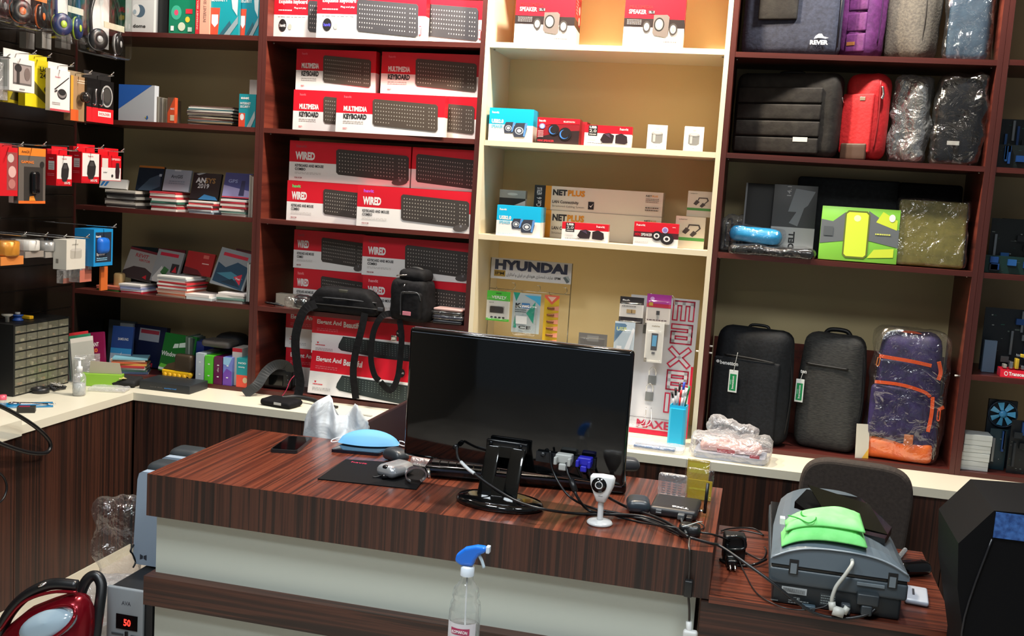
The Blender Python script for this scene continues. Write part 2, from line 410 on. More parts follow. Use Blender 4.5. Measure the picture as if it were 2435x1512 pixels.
# ================================================================ upper shelving: five bays, each a unit
TH = .0195
def bay(label, x0, x1, side, edge, back, zs, top=2.62, sidem=None, bottom=True, thin=TH, backm=None, hole=True):
    t = thing('shelving_unit', label, 'shelving unit', (0, 0, 0), group='shelving bays along the back wall')
    sidem = sidem or side
    for (a, c) in ((x0, x0+.0185), (x1-.0185, x1)):
        sm = 'slatwall' if (a < -.8) else sidem
        bb = B(); bb.box(a, c, .0005, YB-.002, CT+.0005, top, sm); bb.box(a, c, 0, .0005, CT+.0005, top, edge); bb.build('side_panel', t)
    B().box(x0+.0187, x1-.0187, YB-.012, YB-.002, CT+.0005, top-.02, back).build('back_panel', t)
    for z in zs:
        bb = B(); bb.box(x0+.0187, x1-.0187, .0012, YB-.0125, z-thin, z, side if side != 'mahogany_v' else 'mahogany')
        sh = bb.build('shelf', t)
        for xx in (x0+.026, x1-.026):
            B().lathe([(.004, -.0045), (.004, 0)], '#a8a29a/.3/.8', 8, M=T(xx, .05, z-thin-.0002)).build('shelf_pin', sh)
    if bottom: B().box(x0+.0187, x1-.0187, .0012, YB-.0125, CT+.0005, Z5, 'mahogany' if side == 'mahogany_v' else side).build('bottom_board', t)
    B().box(x0+.0187, x1-.0187, .0012, YB-.0125, top-.02, top, side if side != 'mahogany_v' else 'mahogany').build('top_board', t)
    return t
ZS = [Z1, Z2, Z3, Z4]
bay('dark wood shelving bay holding discs and software boxes beside left wall', XW+.002, -.001, 'mahogany_v', 'mahogany_v', 'back_olive', ZS, sidem='mahogany_side')
bay('dark wood shelving bay stacked with red and white keyboard cartons', .0, .9595, 'mahogany_v', 'mahogany_v', 'back_olive', ZS, sidem='mahogany_side')
bay('cream shelving bay with small speaker boxes between the two dark bays', .961, 1.9105, 'cream_int', 'cream_int', 'back_warm', [Z1+.005, Z2-.001, Z3+.004], bottom=False, thin=.021)
bay('dark wood shelving bay full of laptop bags and backpacks', 1.912, 2.862, 'mahogany_v', 'mahogany_v', 'back_olive', [Z1-.003, Z2, Z3+.001], sidem='mahogany_side')
bay('dark wood shelving bay with computer parts at right edge', 2.863, 3.45, 'mahogany_v', 'mahogany_v', 'back_olive', ZS, sidem='mahogany_side')
# dark strip behind the backpacks, screw caps on the uprights
b = B(); b.box(1.935, 2.84, YB-.0165, YB-.013, Z5+.001, Z5+.375, 'mahogany_side'); tag(b.build('backing_board'), 'dark wood board across the back behind the three backpacks', 'board')
for (px, py, w) in [(1688, 822, 'upper'), (1686, 838, 'lower')]:
    p = fy(px, py, .05); b = B(); b.lathe([(.0035, 0), (.0035, .012)], '#d8d4cc/.3', 10, M=T(1.9306, .04, p.z, ry=R_(90)))
    tag(b.build('shelf_peg'), f'{w} small white peg in the upright left of black backpack', 'peg')
p = fy(1655, 838, .0); b = B(); b.lathe([(.0035, 0), (.0035, .012)], '#d8d4cc/.3', 10, M=T(1.8919, .04, p.z, ry=R_(-90)))
tag(b.build('shelf_peg'), 'small white peg on the cream side panel beside the red lettered board', 'peg')
p = fy(2277, 897, .0); b = B(); b.lathe([(.0035, 0), (.0035, .012)], '#d8d4cc/.3', 10, M=T(2.8434, .04, p.z, ry=R_(-90)))
tag(b.build('shelf_peg'), 'small white peg in the upright right of the purple backpack', 'peg')

# slatwall on the left wall
b = B()
zz = CT+.001
while zz < 2.9:
    b.box(XW+.0, XW+.012, -1.9, -.002, zz, zz+.094, 'slatwall'); b.box(XW, XW+.004, -1.9, -.002, zz+.094, zz+.1, '#3a332c/.3'); zz += .1
o = b.build('trim_1'); struct(o)
# ================================================================ desk
DX0, DX1, DY0, DY1, DZ = .325, 2.04, -1.286, -.620, .712
t = thing('desk', 'dark striped wood desk with cream front panels carrying the black monitor', 'desk', (0, 0, 0))
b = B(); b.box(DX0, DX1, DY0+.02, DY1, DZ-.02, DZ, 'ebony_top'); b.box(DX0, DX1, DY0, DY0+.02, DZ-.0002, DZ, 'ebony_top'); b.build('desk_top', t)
b = B(); b.box(DX0, DX1, DY0, DY0+.0198, .580, DZ-.0004, 'ebony_x'); b.box(DX0, DX0+.02, DY0+.02, DY1, .580, DZ-.0202, 'ebony_x'); b.box(DX1-.02, DX1, DY0+.02, DY1, .597, DZ-.0202, 'ebony_x'); b.build('apron', t)
b = B(); b.box(DX0+.02, DX1-.02, DY0+.028, DY0+.046, .58, .592, '#8f8364'); b.build('light_strip', t)
b = B(); b.box(DX0+.012, DX1-.035, DY0+.04, DY0+.058, .386, .5798, 'panel_white'); b.box(DX0+.012, DX1-.035, DY0+.04, DY0+.058, .0, .293, 'panel_white'); b.build('front_panel', t)
b = B(); b.box(DX0-.003, DX1-.04, DY0-.002, DY0+.06, .293, .386, 'ebony_h'); b.build('middle_rail', t)
for x in (DX0+.012, DX1-.058): B().box(x, x+.018, DY0+.06, DY1-.02, 0, .58, 'panel_white').build('side_panel', t)
# ================================================================ side table
TX0, TX1, TY0, TY1, TZ = 2.041, 2.674, -1.30, -.645, .594
t = thing('side_table', 'lower dark striped wood table at right end of desk under the grey scanner', 'table', (0, 0, 0))
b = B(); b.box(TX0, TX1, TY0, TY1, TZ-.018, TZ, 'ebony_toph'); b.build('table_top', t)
B().box(TX0-.02, TX1-.01, TY0+.004, TY0+.02, .47, TZ-.0182, 'ebony_h').build('drawer_front', t)
B().box(TX0-.02, TX0, TY0+.02, TY1, .0, TZ-.0182, 'ebony_x').build('side_panel', t)
B().box(TX1-.03, TX1-.012, TY0+.02, TY1, .0, TZ-.0182, 'ebony_x').build('side_panel', t)
B().box(TX0, TX1-.03, TY1-.02, TY1, .1, TZ-.0182, 'ebony_x').build('modesty_panel', t)
# ================================================================ cartons
RED = '#d01a2c/.35'; WHT = '#e9e6e4/.4'; DK = '#2b2a2c/.5'; KB = '#2c2a2b/.5'; KEY = '#a8a298/.5'; GR = '#8a8684/.5'
def frame_px(l, r, t, ym, y):
    a = fy(l, ym, y); c = fy(r, ym, y); e = fy((l+r)/2, t, y); return a.x, c.x, e.z
def carton(name, label, cat, x0, x1, y, z, h, d, bands, ps, group=None, rot=0, side=None, top=None, M=None, tilt=0):
    """bands: (fraction from bottom, fraction, material) around the box; ps: prints on the front"""
    w = x1-x0; b = B()
    for (f0, f1, k) in bands:
        a, c = h*f0, h*f1
        b.add([(-w/2, 0, a), (w/2, 0, a), (w/2, 0, c), (-w/2, 0, c)], [(0, 1, 2, 3)], k)
        b.add([(w/2, 0, a), (w/2, d, a), (w/2, d, c), (w/2, 0, c)], [(0, 1, 2, 3)], k)
        b.add([(w/2, d, a), (-w/2, d, a), (-w/2, d, c), (w/2, d, c)], [(0, 1, 2, 3)], k)
        b.add([(-w/2, d, a), (-w/2, 0, a), (-w/2, 0, c), (-w/2, d, c)], [(0, 1, 2, 3)], k)
    b.add([(-w/2, 0, h), (w/2, 0, h), (w/2, d, h), (-w/2, d, h)], [(0, 1, 2, 3)], top or bands[-1][2])
    b.add([(-w/2, 0, 0), (-w/2, d, 0), (w/2, d, 0), (w/2, 0, 0)], [(0, 1, 2, 3)], bands[0][2])
    b.prints(ps, (-w/2, 0, 0), (w, 0, 0), (0, 0, h))
    if side: b.prints(side, (w/2, 0, 0), (0, d, 0), (0, 0, h))
    o = b.build(name, loc=((x0+x1)/2, y, z+.0003), rot=(tilt, 0, rot) if tilt else rot)
    return tag(o, label, cat, group)
def kb_ex(hc='#e9e6e4/.4'):
    return [(0, .56, WHT), (.56, 1, RED)], [('t', .05, .80, .36, .93, WHT, 'Exquisite keyboard', .03), ('t', .22, .70, .35, .75, WHT, 'Plug and play'), ('l', .05, .64, .2, .7, WHT, 1), ('l', .05, .5, .36, .54, '#c9c5c2', 1),
        ('c', .10, .31, .042, .15, '#1d1a1c'), ('t', .068, .27, .132, .35, hc, 'havit', .03), ('c', .18, .28, .02, .07, '#b4b7a8'), ('k', .37, .08, .93, .93, '#3f3d40/.5', '#b9b4af/.5'), ('r', .945, .12, .965, .34, RED), ('r', .949, .14, .961, .32, WHT)]
def kb_mm():
    return [(0, .48, WHT), (.48, 1, RED)], [('t', .07, .86, .14, .92, '#e86a78', 'havit'), ('t', .07, .53, .29, .66, WHT, 'MULTIMEDIA', .05), ('t', .07, .34, .29, .47, DK, 'KEYBOARD', .05), ('l', .07, .22, .26, .31, '#bdb8b6', 2), ('t', .07, .08, .11, .12, RED, 'KB271'),
        ('k', .34, .12, .94, .88, '#4a4038/.5', KEY)]
def kb_wi(hc):
    return [(0, .47, WHT), (.47, 1, RED)], [('t', .055, .83, .145, .91, hc, 'havit', .03), ('t', .05, .53, .215, .73, WHT, 'WIRED', .05), ('t', .05, .35, .29, .42, DK, 'KEYBOARD AND MOUSE', .03), ('t', .05, .26, .14, .33, DK, 'COMBO', .03), ('l', .05, .17, .27, .23, '#c4bfbc', 2), ('t', .05, .06, .11, .1, '#a8545c', 'KB610CM'),
        ('k', .39, .13, .985, .86, '#3a3431/.5', KEY), ('m', .925, .13, .068, .09, '#4d4745', -.3)]
def kb_el():
    return [(0, .52, WHT), (.52, 1, RED)], [('t', .045, .73, .27, .88, WHT, 'Elegant And', .03), ('t', .29, .73, .455, .88, WHT, 'Beautiful', .03), ('l', .045, .58, .24, .67, '#e06872', 2), ('p', [(.05, .3), (.07, .3), (.06, .25)], RED), ('l', .04, .2, .13, .25, RED, 1), ('l', .04, .08, .2, .16, '#b9b5b3', 2),
        ('p', [(.255, .30), (.29, .50), (.60, .46), (.94, .42), (.985, .34), (.95, .08), (.90, .0), (.60, .06), (.28, .14), (.25, .2)], '#26302f'), ('k', .29, .08, .93, .50, '#26302f', '#6f7a74'),
        ('c', .80, .72, .03, .1, '#1c1d20'), ('t', .778, .7, .822, .75, WHT, 'havit')]
kg = 'keyboard cartons'
def kbox(fn, l, ytop, ym, y, z, w, h, d, label, **k):
    bands, ps = fn; x0 = fy(l, ym, y).x
    return carton('keyboard_carton', label, 'carton', x0, x0+w, y, z, h, d, bands, ps, **k)
WK = .485
kbox(kb_ex(), 651, 0, 50, .055, Z1, .415, .172, .045, 'leftmost red and white carton reading Exquisite keyboard on top shelf, half covered')
kbox(kb_ex('#5a55d8'), 753, 0, 50, .004, Z1, .47, .172, .045, 'front red and white Exquisite keyboard carton with full keyboard picture on top shelf')
o = kbox(kb_ex(), 1027-158, 0, 50, .058, Z1, .47, .172, .045, 'red and white keyboard carton at right end of the top shelf, partly hidden')
o.location.x = .9405-.235+.0001
h = .168
kbox(kb_mm(), 697, 0, 265, .055, Z2, .40, h, .05, 'red Multimedia keyboard carton in lower row on second shelf, left end showing')
kbox(kb_mm(), 798, 0, 270, .002, Z2, .47, .162, .045, 'front red Multimedia keyboard carton leaning forward on the second shelf', rot=R_(-1.2))
o = kbox(kb_mm(), 870, 0, 270, .058, Z2, .415, h, .05, 'red Multimedia keyboard carton at right end of the second shelf lower row'); o.location.x = .9405-.2078
kbox(kb_mm(), 704, 0, 170, .06, Z2+h+.001, .355, h, .05, 'shadowed upper left Multimedia keyboard carton on second shelf stack')
o = kbox(kb_mm(), 906, 0, 180, .06, Z2+h+.001, .47, h, .05, 'shadowed upper right Multimedia keyboard carton on second shelf stack'); o.location.x = fy(906, 180, .06).x+.2355-.0
kk = o
o.scale.x = (.9402-fy(906, 180, .06).x)/.47; o.location.x = (.9402+fy(906, 180, .06).x)/2
kbox(kb_wi('#46e07a'), 682, 0, 480, .051, Z3, WK-.06, h, .045, 'lower left Wired keyboard and mouse carton with green maker name on third shelf')
o = kbox(kb_wi('#c45ae0'), 849, 0, 490, .003, Z3, .9402-fy(849,490,.003).x, h, .045, 'front right Wired keyboard and mouse carton with purple maker name on third shelf')
kbox(kb_wi('#a83c46'), 688, 0, 385, .06, Z3+h+.001, fy(976, 390, .06).x-fy(688, 385, .06).x, h, .05, 'shadowed upper left Wired keyboard carton with mouse picture on third shelf')
o = kbox(([(0, .47, WHT), (.47, 1, RED)], [('k', .06, .06, .97, .86, '#3a3431/.5', KEY)]), 979, 0, 400, .062, Z3+h+.001, .33, h, .05, 'shadowed upper right Wired keyboard carton on third shelf beside cream upright'); a = fy(979, 400, .062).x; o.scale.x = (.9402-a)/.33; o.location.x = (.9402+a)/2
hh = .166
a = fy(698, 670, .13).x
c = fy(861, 675, .13).x
kbox(kb_wi('#ee8888'), 698, 0, 670, .13, Z4, WK*.68, hh, .05, 'lower left Wired keyboard carton on fourth shelf behind flat black bag')
o = kbox(kb_wi('#e9a0a8'), 862, 0, 680, .075, Z4, WK, hh, .05, 'lower right Wired keyboard carton on fourth shelf behind upright black bag')
o.scale.x = (.9402-fy(862, 680, .075).x)/WK; o.location.x = (.9402+fy(862, 680, .075).x)/2
o = kbox(kb_wi('#a83c46'), 699, 0, 580, .13, Z4+hh+.001, WK*.68, hh, .05, 'shadowed upper left Wired keyboard carton on fourth shelf')
o = kbox(kb_wi('#a83c46'), 862, 0, 600, .075, Z4+hh+.001, WK, hh, .05, 'shadowed upper right Wired keyboard carton on fourth shelf')
o.scale.x = (.9402-fy(862, 600, .075).x)/WK; o.location.x = (.9402+fy(862, 600, .075).x)/2
# bottom board: Elegant cartons
he = .1695
kbox(kb_el(), 679, 0, 860, .16, Z5, .5, he, .05, 'lower rear carton reading Elegant And Beautiful, only its left end visible')
kbox(kb_el(), 679, 0, 790, .16, Z5+he+.001, .5, he, .05, 'upper rear red and white Elegant keyboard carton left of the tilted one')
kbox(kb_el(), 741, 0, 810, .085, Z5+he+.0012, .5, he, .05, 'shadowed upper Elegant And Beautiful keyboard carton behind hanging straps')
carton('keyboard_carton', 'shadowed red and white carton standing under the upper Elegant carton', 'carton', fy(748, 890, .105).x, fy(748, 890, .105).x+.46, .112, Z5, he, .045, *kb_el())
o = kbox(kb_el(), 728, 0, 890, .0, Z5+.0085, .53, .182, .05, 'front Elegant And Beautiful keyboard carton with dark keyboard picture behind straps', rot=R_(-4), tilt=R_(-9))
# ================================================================ cream bay
S1, S2, S3 = Z1+.005, Z2-.001, Z3+.004
def spk21():
    return ([(0, .36, WHT), (.36, .52, '#2a2223/.4'), (.52, 1, RED)],
            [('t', .08, .91, .25, .97, '#f3e8ea', 'havit', .03), ('t', .08, .70, .47, .76, '#8f1420', 'MULTIMEDIA', .02), ('t', .07, .60, .36, .68, WHT, 'SPEAKER', .02), ('r', .39, .61, .5, .67, '#30262a'), ('t', .4, .62, .49, .66, WHT, '2.1'), ('t', .78, .91, .9, .94, WHT, 'HV-SK473'), ('l', .05, .4, .29, .5, '#9a9294', 4),
             ('p', [(.48, .27), (.49, .59), (.71, .60), (.75, .56), (.74, .23), (.70, .19), (.51, .22)], '#6a6260'), ('c', .585, .42, .085, .125, '#1c1a1b'), ('c', .585, .42, .066, .1, '#8d8b8a'), ('c', .585, .42, .045, .066, '#e5e0dc'),
             ('c', .38, .37, .065, .105, '#3a3636'), ('c', .38, .37, .042, .07, '#d8d4d0'), ('c', .385, .37, .028, .045, '#8f8c8b'), ('c', .82, .34, .07, .11, '#3a3636'), ('c', .82, .34, .046, .075, '#d8d4d0'), ('c', .825, .34, .03, .05, '#8f8c8b'), ('l', .1, .1, .4, .14, '#d5cfc9', 1), ('l', .68, .08, .9, .13, '#6a6664', 1)])
for (l, r, lab) in [(1225, 1365, 'left'), (1484, 1627, 'right')]:
    x0, x1, _ = frame_px(l, r, 10, 60, .02)
    bd, ps = spk21(); carton('speaker_carton', f'{lab} red and white Multimedia Speaker carton on the top cream shelf', 'carton', x0, x1, .02, S1, .205, .2, bd, ps, rot=R_(4),
        side=[('r', .1, .1, .9, .34, '#ded9d2'), ('r', .55, .45, .9, .95, '#8e1520'), ('c', .7, .75, .12, .08, '#c9a9a0'), ('c', .7, .55, .12, .08, '#c9a9a0'), ('l', .1, .6, .45, .95, '#e58088', 6)])
def spk_blue():
    return ([(0, .5, WHT), (.5, 1, '#12b0e0/.35')],
            [('t', .06, .83, .22, .9, WHT, 'havit', .03), ('t', .06, .53, .33, .66, WHT, 'USB2.0', .05), ('t', .06, .39, .32, .49, '#4fb8d8', 'SPEAKER', .02), ('l', .05, .06, .4, .09, '#8ec8d8', 1),
             ('sp', .46, .42, .12, .17, '#343a4a', '#aab4c0'), ('sp', .71, .36, .16, .22, '#343a4a', '#aab4c0'), ('p', [(.55, .58), (.6, .59), (.55, .3), (.52, .28)], '#5a8fd0'), ('p', [(.82, .56), (.88, .58), (.83, .16), (.79, .18)], '#5a8fd0')])
def spk_rb():
    return ([(0, 1, '#8e1b26/.4')],
            [('p', [(0, 0), (1, 0), (1, .55), (.62, .5), (.3, .35), (0, .2)], '#2a1719'), ('p', [(0, 1), (0, .62), (.3, .75), (1, .8), (1, 1)], RED), ('t', .04, .83, .2, .92, WHT, 'havit', .03), ('c', .12, .66, .07, .11, '#6a8ad0'), ('c', .12, .66, .05, .08, '#d8c0d0'), ('t', .62, .84, .88, .9, WHT, 'BLUETOOTH'),
             ('c', .40, .54, .13, .22, '#191316'), ('c', .67, .40, .15, .25, '#191316'), ('c', .38, .52, .095, .16, '#3f7fd0'), ('c', .40, .54, .085, .145, '#191316'), ('c', .65, .38, .11, .18, '#3f7fd0'), ('c', .67, .40, .095, .165, '#191316'), ('l', .03, .22, .16, .5, '#d8b8bc', 5), ('t', .03, .06, .42, .14, '#e0303c', 'MINI SPEAKER')])
def spk_u2():
    return ([(0, .62, WHT), (.62, 1, RED)],
            [('r', .08, .48, .27, .98, '#1f1d1f'), ('t', .1, .83, .25, .95, WHT, 'USB', .05), ('t', .1, .64, .25, .79, '#c8c4c4', '2.0'), ('t', .1, .52, .25, .58, WHT, 'SPEAKER'), ('t', .74, .8, .92, .92, WHT, 'havit', .02), ('l', .08, .28, .25, .42, '#cfcaca', 3), ('l', .08, .1, .4, .16, '#55504f', 1),
             ('p', [(.34, .30), (.40, .60), (.52, .66), (.63, .54), (.60, .18), (.40, .16)], '#2a1a20'), ('p', [(.66, .18), (.66, .56), (.78, .66), (.90, .52), (.92, .22), (.86, .14)], '#2a1a20'), ('p', [(.42, .58), (.52, .62), (.56, .4)], '#4c3a50'), ('r', .3, .08, .95, .12, '#b9b4b4')])
def spk_r3():
    return ([(0, .36, WHT), (.36, .6, '#4a1620'), (.6, 1, RED)],
            [('t', .05, .83, .25, .92, WHT, 'havit', .02), ('t', .03, .42, .16, .54, RED, 'MINI', .02), ('t', .17, .42, .42, .54, WHT, 'SPEAKER'), ('l', .04, .14, .35, .2, '#c0bcbc', 1), ('c', .7, .72, .07, .13, '#c8b8e0'), ('c', .7, .72, .05, .09, '#8a7ac0'), ('t', .86, .84, .94, .87, WHT, 'SK'),
             ('c', .53, .46, .12, .2, '#221c1f'), ('c', .76, .36, .15, .24, '#221c1f'), ('c', .52, .46, .065, .11, '#eae6e6'), ('c', .52, .46, .035, .06, '#2a2628'), ('c', .75, .36, .075, .12, '#eae6e6'), ('c', .75, .36, .04, .065, '#2a2628')])
def spk_w():
    return ([(0, 1, '#ece9e4/.4')],
            [('p', [(.22, .3), (.22, .66), (.78, .66), (.78, .3), (.66, .24), (.34, .24)], '#8f8f8d'), ('r', .3, .3, .42, .64, '#c5c5c3'), ('c', .5, .66, .28, .07, '#b9b9b7'), ('c', .5, .67, .2, .045, '#d5d5d2'), ('t', .42, .84, .58, .87, '#8a8884', 'mini'), ('c', .5, .1, .02, .015, '#8a8884')])
def cs(fn, l, r, t, ym, y, z, d, label, rot=0, **k):
    x0, x1, zt = frame_px(l, r, t, ym, y); bd, ps = fn
    return carton(k.pop('nm', 'speaker_carton'), label, 'carton', x0, x1, y, z, zt-z, d, bd, ps, rot=rot, **k)
cs(spk_blue(), 1163, 1267, 258, 300, .012, S2, .12, 'blue and white USB speaker carton on the middle cream shelf', R_(3))
cs(spk_rb(), 1277, 1377, 281, 315, .012, S2, .08, 'dark red speaker carton with blue lit round speakers on middle cream shelf', R_(3))
cs(spk_u2(), 1390, 1502, 299, 325, .012, S2, .06, 'red and white USB 2.0 speaker carton on the middle cream shelf', R_(4))
x0, x1, zt = frame_px(1379, 1395, 290, 310, .1)
carton('speaker_carton', 'small dark red carton peeping out behind the middle shelf speaker cartons', 'carton', x0, x1, .1, S2, zt-S2, .08, [(0, 1, '#9c1c28')], [])
cs(spk_w(), 1539, 1586, 297, 325, .012, S2, .06, 'left small white carton with a silver can speaker picture', R_(6), top='#6d6663')
cs(spk_w(), 1627, 1673, 301, 330, .012, S2, .06, 'right small white carton with a silver can speaker picture', R_(6), top='#6d6663')
cs(spk_blue(), 1181, 1285, 490, 530, .012, S3, .12, 'blue and white USB speaker carton on the lower cream shelf', R_(3))
cs(spk_u2(), 1336, 1446, 531, 555, .012, S3, .05, 'red and white USB 2.0 speaker carton on lower shelf before the long cartons', R_(3))
cs(spk_r3(), 1507, 1613, 530, 555, .012, S3, .05, 'red mini speaker carton with white ringed speakers on lower cream shelf', R_(2))
cs(([(0, .82, WHT), (.82, 1, '#a9a59c')], [('p', [(0, 0), (1, 0), (1, .3), (0, .8)], '#8a3018'), ('p', [(0, .5), (1, .78), (1, .82), (0, .82)], '#2a2522'), ('t', .3, .38, .95, .58, '#2a2522', 'TECH', .04), ('c', .5, .91, .2, .03, '#d8d5cc')]), 1187, 1249, 452, 480, .17, S3, .03, 'small orange and black carton with grey hang tab behind the blue carton', nm='accessory_carton')
NP = lambda: ([(0, 1, '#e6ddc9/.5')], [('r', 0, 0, .088, 1, '#1d1a1a'), ('r', .088, 0, .135, 1, '#e0941c'), ('v', .02, .1, .06, .5, WHT, 'Cat 6'), ('v', .02, .6, .06, .9, WHT, 'NETPLUS'), ('t', .147, .62, .26, .87, '#2a2522', 'NET', .05), ('t', .265, .62, .40, .87, '#e0941c', 'PLUS', .05), ('t', .147, .26, .355, .42, '#2f2a28', 'LAN Connectivity', .02), ('t', .147, .12, .4, .22, '#7a736a', 'Structured Cabling System', 0),
    ('r', .43, .12, .475, .44, '#1d1a1a'), ('p', [(.438, .28), (.452, .2), (.472, .38), (.452, .26)], WHT), ('t', .87, .8, .915, .87, '#2a2522', 'NET'), ('t', .918, .8, .96, .87, '#e0941c', 'PLUS'), ('l', .87, .55, .97, .75, '#8f877c', 3), ('l', .87, .2, .97, .4, '#5f584f', 2)])
x0, x1, zt = frame_px(1272, 1578, 448, 470, .2)
xb0, xb1, zb = frame_px(1270, 1572, 507, 540, .19)
bd, ps = NP(); carton('cable_carton', 'lower long white cable carton with orange stripe on lower cream shelf', 'carton', xb0, xb1, .18, S3, zb-S3, .09, bd, ps)
bd, ps = NP(); carton('cable_carton', 'upper long white cable carton with black end, lying on another', 'carton', x0, x1, .185, zb+.001, zt-zb-.003, .09, bd, ps)
ADP = lambda: ([(0, 1, '#dcd3c2/.5')], [('r', 0, .24, 1, .34, '#4f9a4a'), ('t', .1, .88, .4, .92, '#7a756c', 'adapter'), ('p', [(.24, .5), (.36, .66), (.5, .58), (.36, .44)], '#4c4440'), ('p', [(.5, .42), (.62, .56), (.74, .48), (.6, .36)], '#4c4440'), ('p', [(.4, .64), (.45, .76), (.8, .76), (.86, .64), (.7, .5), (.68, .53), (.8, .64), (.77, .72), (.48, .72), (.43, .62)], '#4c4440')])
cs(ADP(), 1605, 1676, 515, 550, .1, S3, .05, 'lower white and green adapter carton at right end of lower cream shelf', nm='adapter_carton')
zt2 = frame_px(1605, 1676, 515, 550, .1)[2]
cs(ADP(), 1634, 1693, 455, 490, .12, zt2+.001, .05, 'upper white and green adapter carton stacked at right end of lower cream shelf', nm='adapter_carton')
# ================================================================ cream bay, bottom compartment
def at(px, py, y, name='p'): return fy(px, py, y)
# wire rack and sign on it
a = fy(1166, 650, .2); c = fy(1360, 650, .2)
t = thing('wire_rack', 'wire display rack with hooks standing at the left of cream bay', 'display rack', (a.x, .2, CT))
W_R = c.x-a.x; HR = fy(1170, 612, .2).z-CT
b = B()
for z in (.08, .22, .30, HR-.13, HR-.01): b.tube([(0, 0, z), (W_R, 0, z)], .0018, 'wire', n=5, sm=1)
b.tube([(0, 0, 0), (0, 0, HR), (W_R, 0, HR), (W_R, 0, 0)], .0025, 'wire', n=5, sm=1)
b.tube([(0, 0, .004), (0, -.15, .004), (W_R, -.15, .004), (W_R, 0, .004)], .0025, 'wire', n=5, sm=1)
b.build('frame', t)
hook_px = [(1186, 690), (1246, 697), (1310, 702)]
for i, (px, py) in enumerate(hook_px):
    p = fy(px, py, .12); hb = B(); q = (p.x-a.x, p.y-.2, p.z-CT)
    hb.tube([(q[0]+.012, .0, q[2]-.01), (q[0]+.012, -.06, q[2]-.005), (q[0], q[1], q[2]), (q[0], q[1]-.03, q[2]+.006), (q[0], q[1]-.037, q[2]+.016)], .0018, 'wire', n=5)
    hb.build('hook', t)
    h2 = B(); h2.tube([(q[0]+.04, 0, q[2]+.0), (q[0]+.052, -.005, q[2]+.012), (q[0]+.05, -.01, q[2]+.028), (q[0]+.038, -.012, q[2]+.03)], .0018, 'wire', n=5); h2.build('hook', t)
x0, x1, zt = frame_px(1168, 1360, 612, 648, .195); zb = frame_px(1168, 1360, 682, 648, .195)[2]-.005; w = x1-x0; hh = fy(1264, 623, .195).z-fy(1264, 669, .195).z+.006
b = B(); h_ = zt-zb-.0; hz = .088
b.rbox(-w/2, w/2, 0, .004, 0, hz, .0015, '#cfcdcf/.3')
b.prints([('t', .05, .44, .95, .93, '#3b4058/.4', 'HYUNDAI', .06), ('r', .045, .12, .185, .42, '#9a7a30'), ('t', .06, .2, .17, .34, '#3a2c10', 'IPM'), ('t', .8, .17, .87, .29, '#3a3836', 'IPM'), ('t', .2, .13, .78, .33, '#3a3836', 'ناﺭﺍﺗﺎﻣﺍ ﻭ ﻥﺍﺭﻳﺍ ﺭﺩ ﻯﺍﺩﻧﻭﻳﻫ ﻯﺭﺎﺻﺣﻧﺍ ﻩﺩﻧﻳﺎﻣﻧ', 0), ('p', [(.9, .3), (.94, .36), (.985, .12), (.95, .04)], '#5a6468'), ('p', [(.93, .34), (.965, .38), (.99, .22), (.98, .14)], '#9aa2a4')], (-w/2, 0, 0), (w, 0, 0), (0, 0, hz))
tag(b.build('sign', loc=((x0+x1)/2, .186, fy(1264, 623, .195).z-hz+.008), rot=(0, 0, 0)), 'white sign plate with large dark lettering and Persian small print above the hanging packs', 'sign')
# hanging packs
def pack(name, label, l, r, tp, bt, y, d, base, ps, cat='pack', rx=0, rot=0, film_=True, group=None, ry=0):
    x0, x1, zt = frame_px(l, r, tp, (tp+bt)/2, y); zb = fy((l+r)/2, bt, y).z; w = x1-x0; h = zt-zb
    t = thing(name, label, cat, ((x0+x1)/2, y, zb), (rx, ry, rot), group)
    b = B(); b.box(-w/2, w/2, 0, .0012, 0, h, base); b.prints(ps, (-w/2, 0, 0), (w, 0, 0), (0, 0, h)); b.build('card', t)
    if film_:
        f = B(); f.soft(0, -d/2-.0015, h*.42, (w*.46, d/2, h*.38), min(d/2.1, .012), 'blister', n=8, bulge=(.004, 0, 0, 0)); f.build('blister', t)
    return t
pack('adapter_pack', 'green and white memory card pack hanging on the left rack hook', 1157, 1212, 692, 763, .075, .014, '#e7e4dc/.4',
     [('r', 0, .68, 1, 1, '#4ec23a'), ('r', 0, 0, 1, .08, '#4ec23a'), ('t', .2, .75, .85, .84, WHT, 'VERITY', .02), ('r', .38, .9, .62, .95, '#3c8a30'), ('t', .1, .6, .3, .63, '#6a6a66', 'card'), ('r', .14, .26, .78, .5, '#a5a19c'), ('p', [(.16, .3), (.18, .27), (.7, .27), (.74, .3), (.74, .44), (.7, .48), (.18, .48), (.16, .45)], '#3a3330'), ('c', .25, .12, .06, .03, '#2a2a2a'), ('c', .42, .12, .06, .03, '#2a2a2a'), ('c', .59, .12, .06, .03, '#2a2a2a'), ('c', .76, .12, .06, .03, '#2a2a2a')])
t = pack('cable_pack', 'silver and green cable bag hanging on the middle rack hook', 1218, 1284, 697, 792, .072, .02, '#b9c4c6/.3',
     [('p', [(0, 1), (.25, 1), (.12, .78)], '#1c9a80'), ('p', [(.5, .5), (.82, .8), (.78, .25)], '#1c9a80'), ('p', [(.05, .12), (.18, .12), (.1, .42)], '#1c9a80'), ('p', [(.4, .95), (1, .95), (1, .7), (.8, .82)], '#4bb0d8'), ('t', .1, .62, .32, .74, '#1d2024', 'K', .05), ('r', .33, .62, .62, .75, '#3a78b0'), ('t', .35, .64, .6, .72, WHT, 'net', .05), ('l', .1, .5, .5, .6, '#4c5a5e', 2), ('r', .15, .22, .55, .42, '#e6e9ea'), ('t', .25, .1, .7, .18, '#2a2a2a', 'CE')], film_=False)
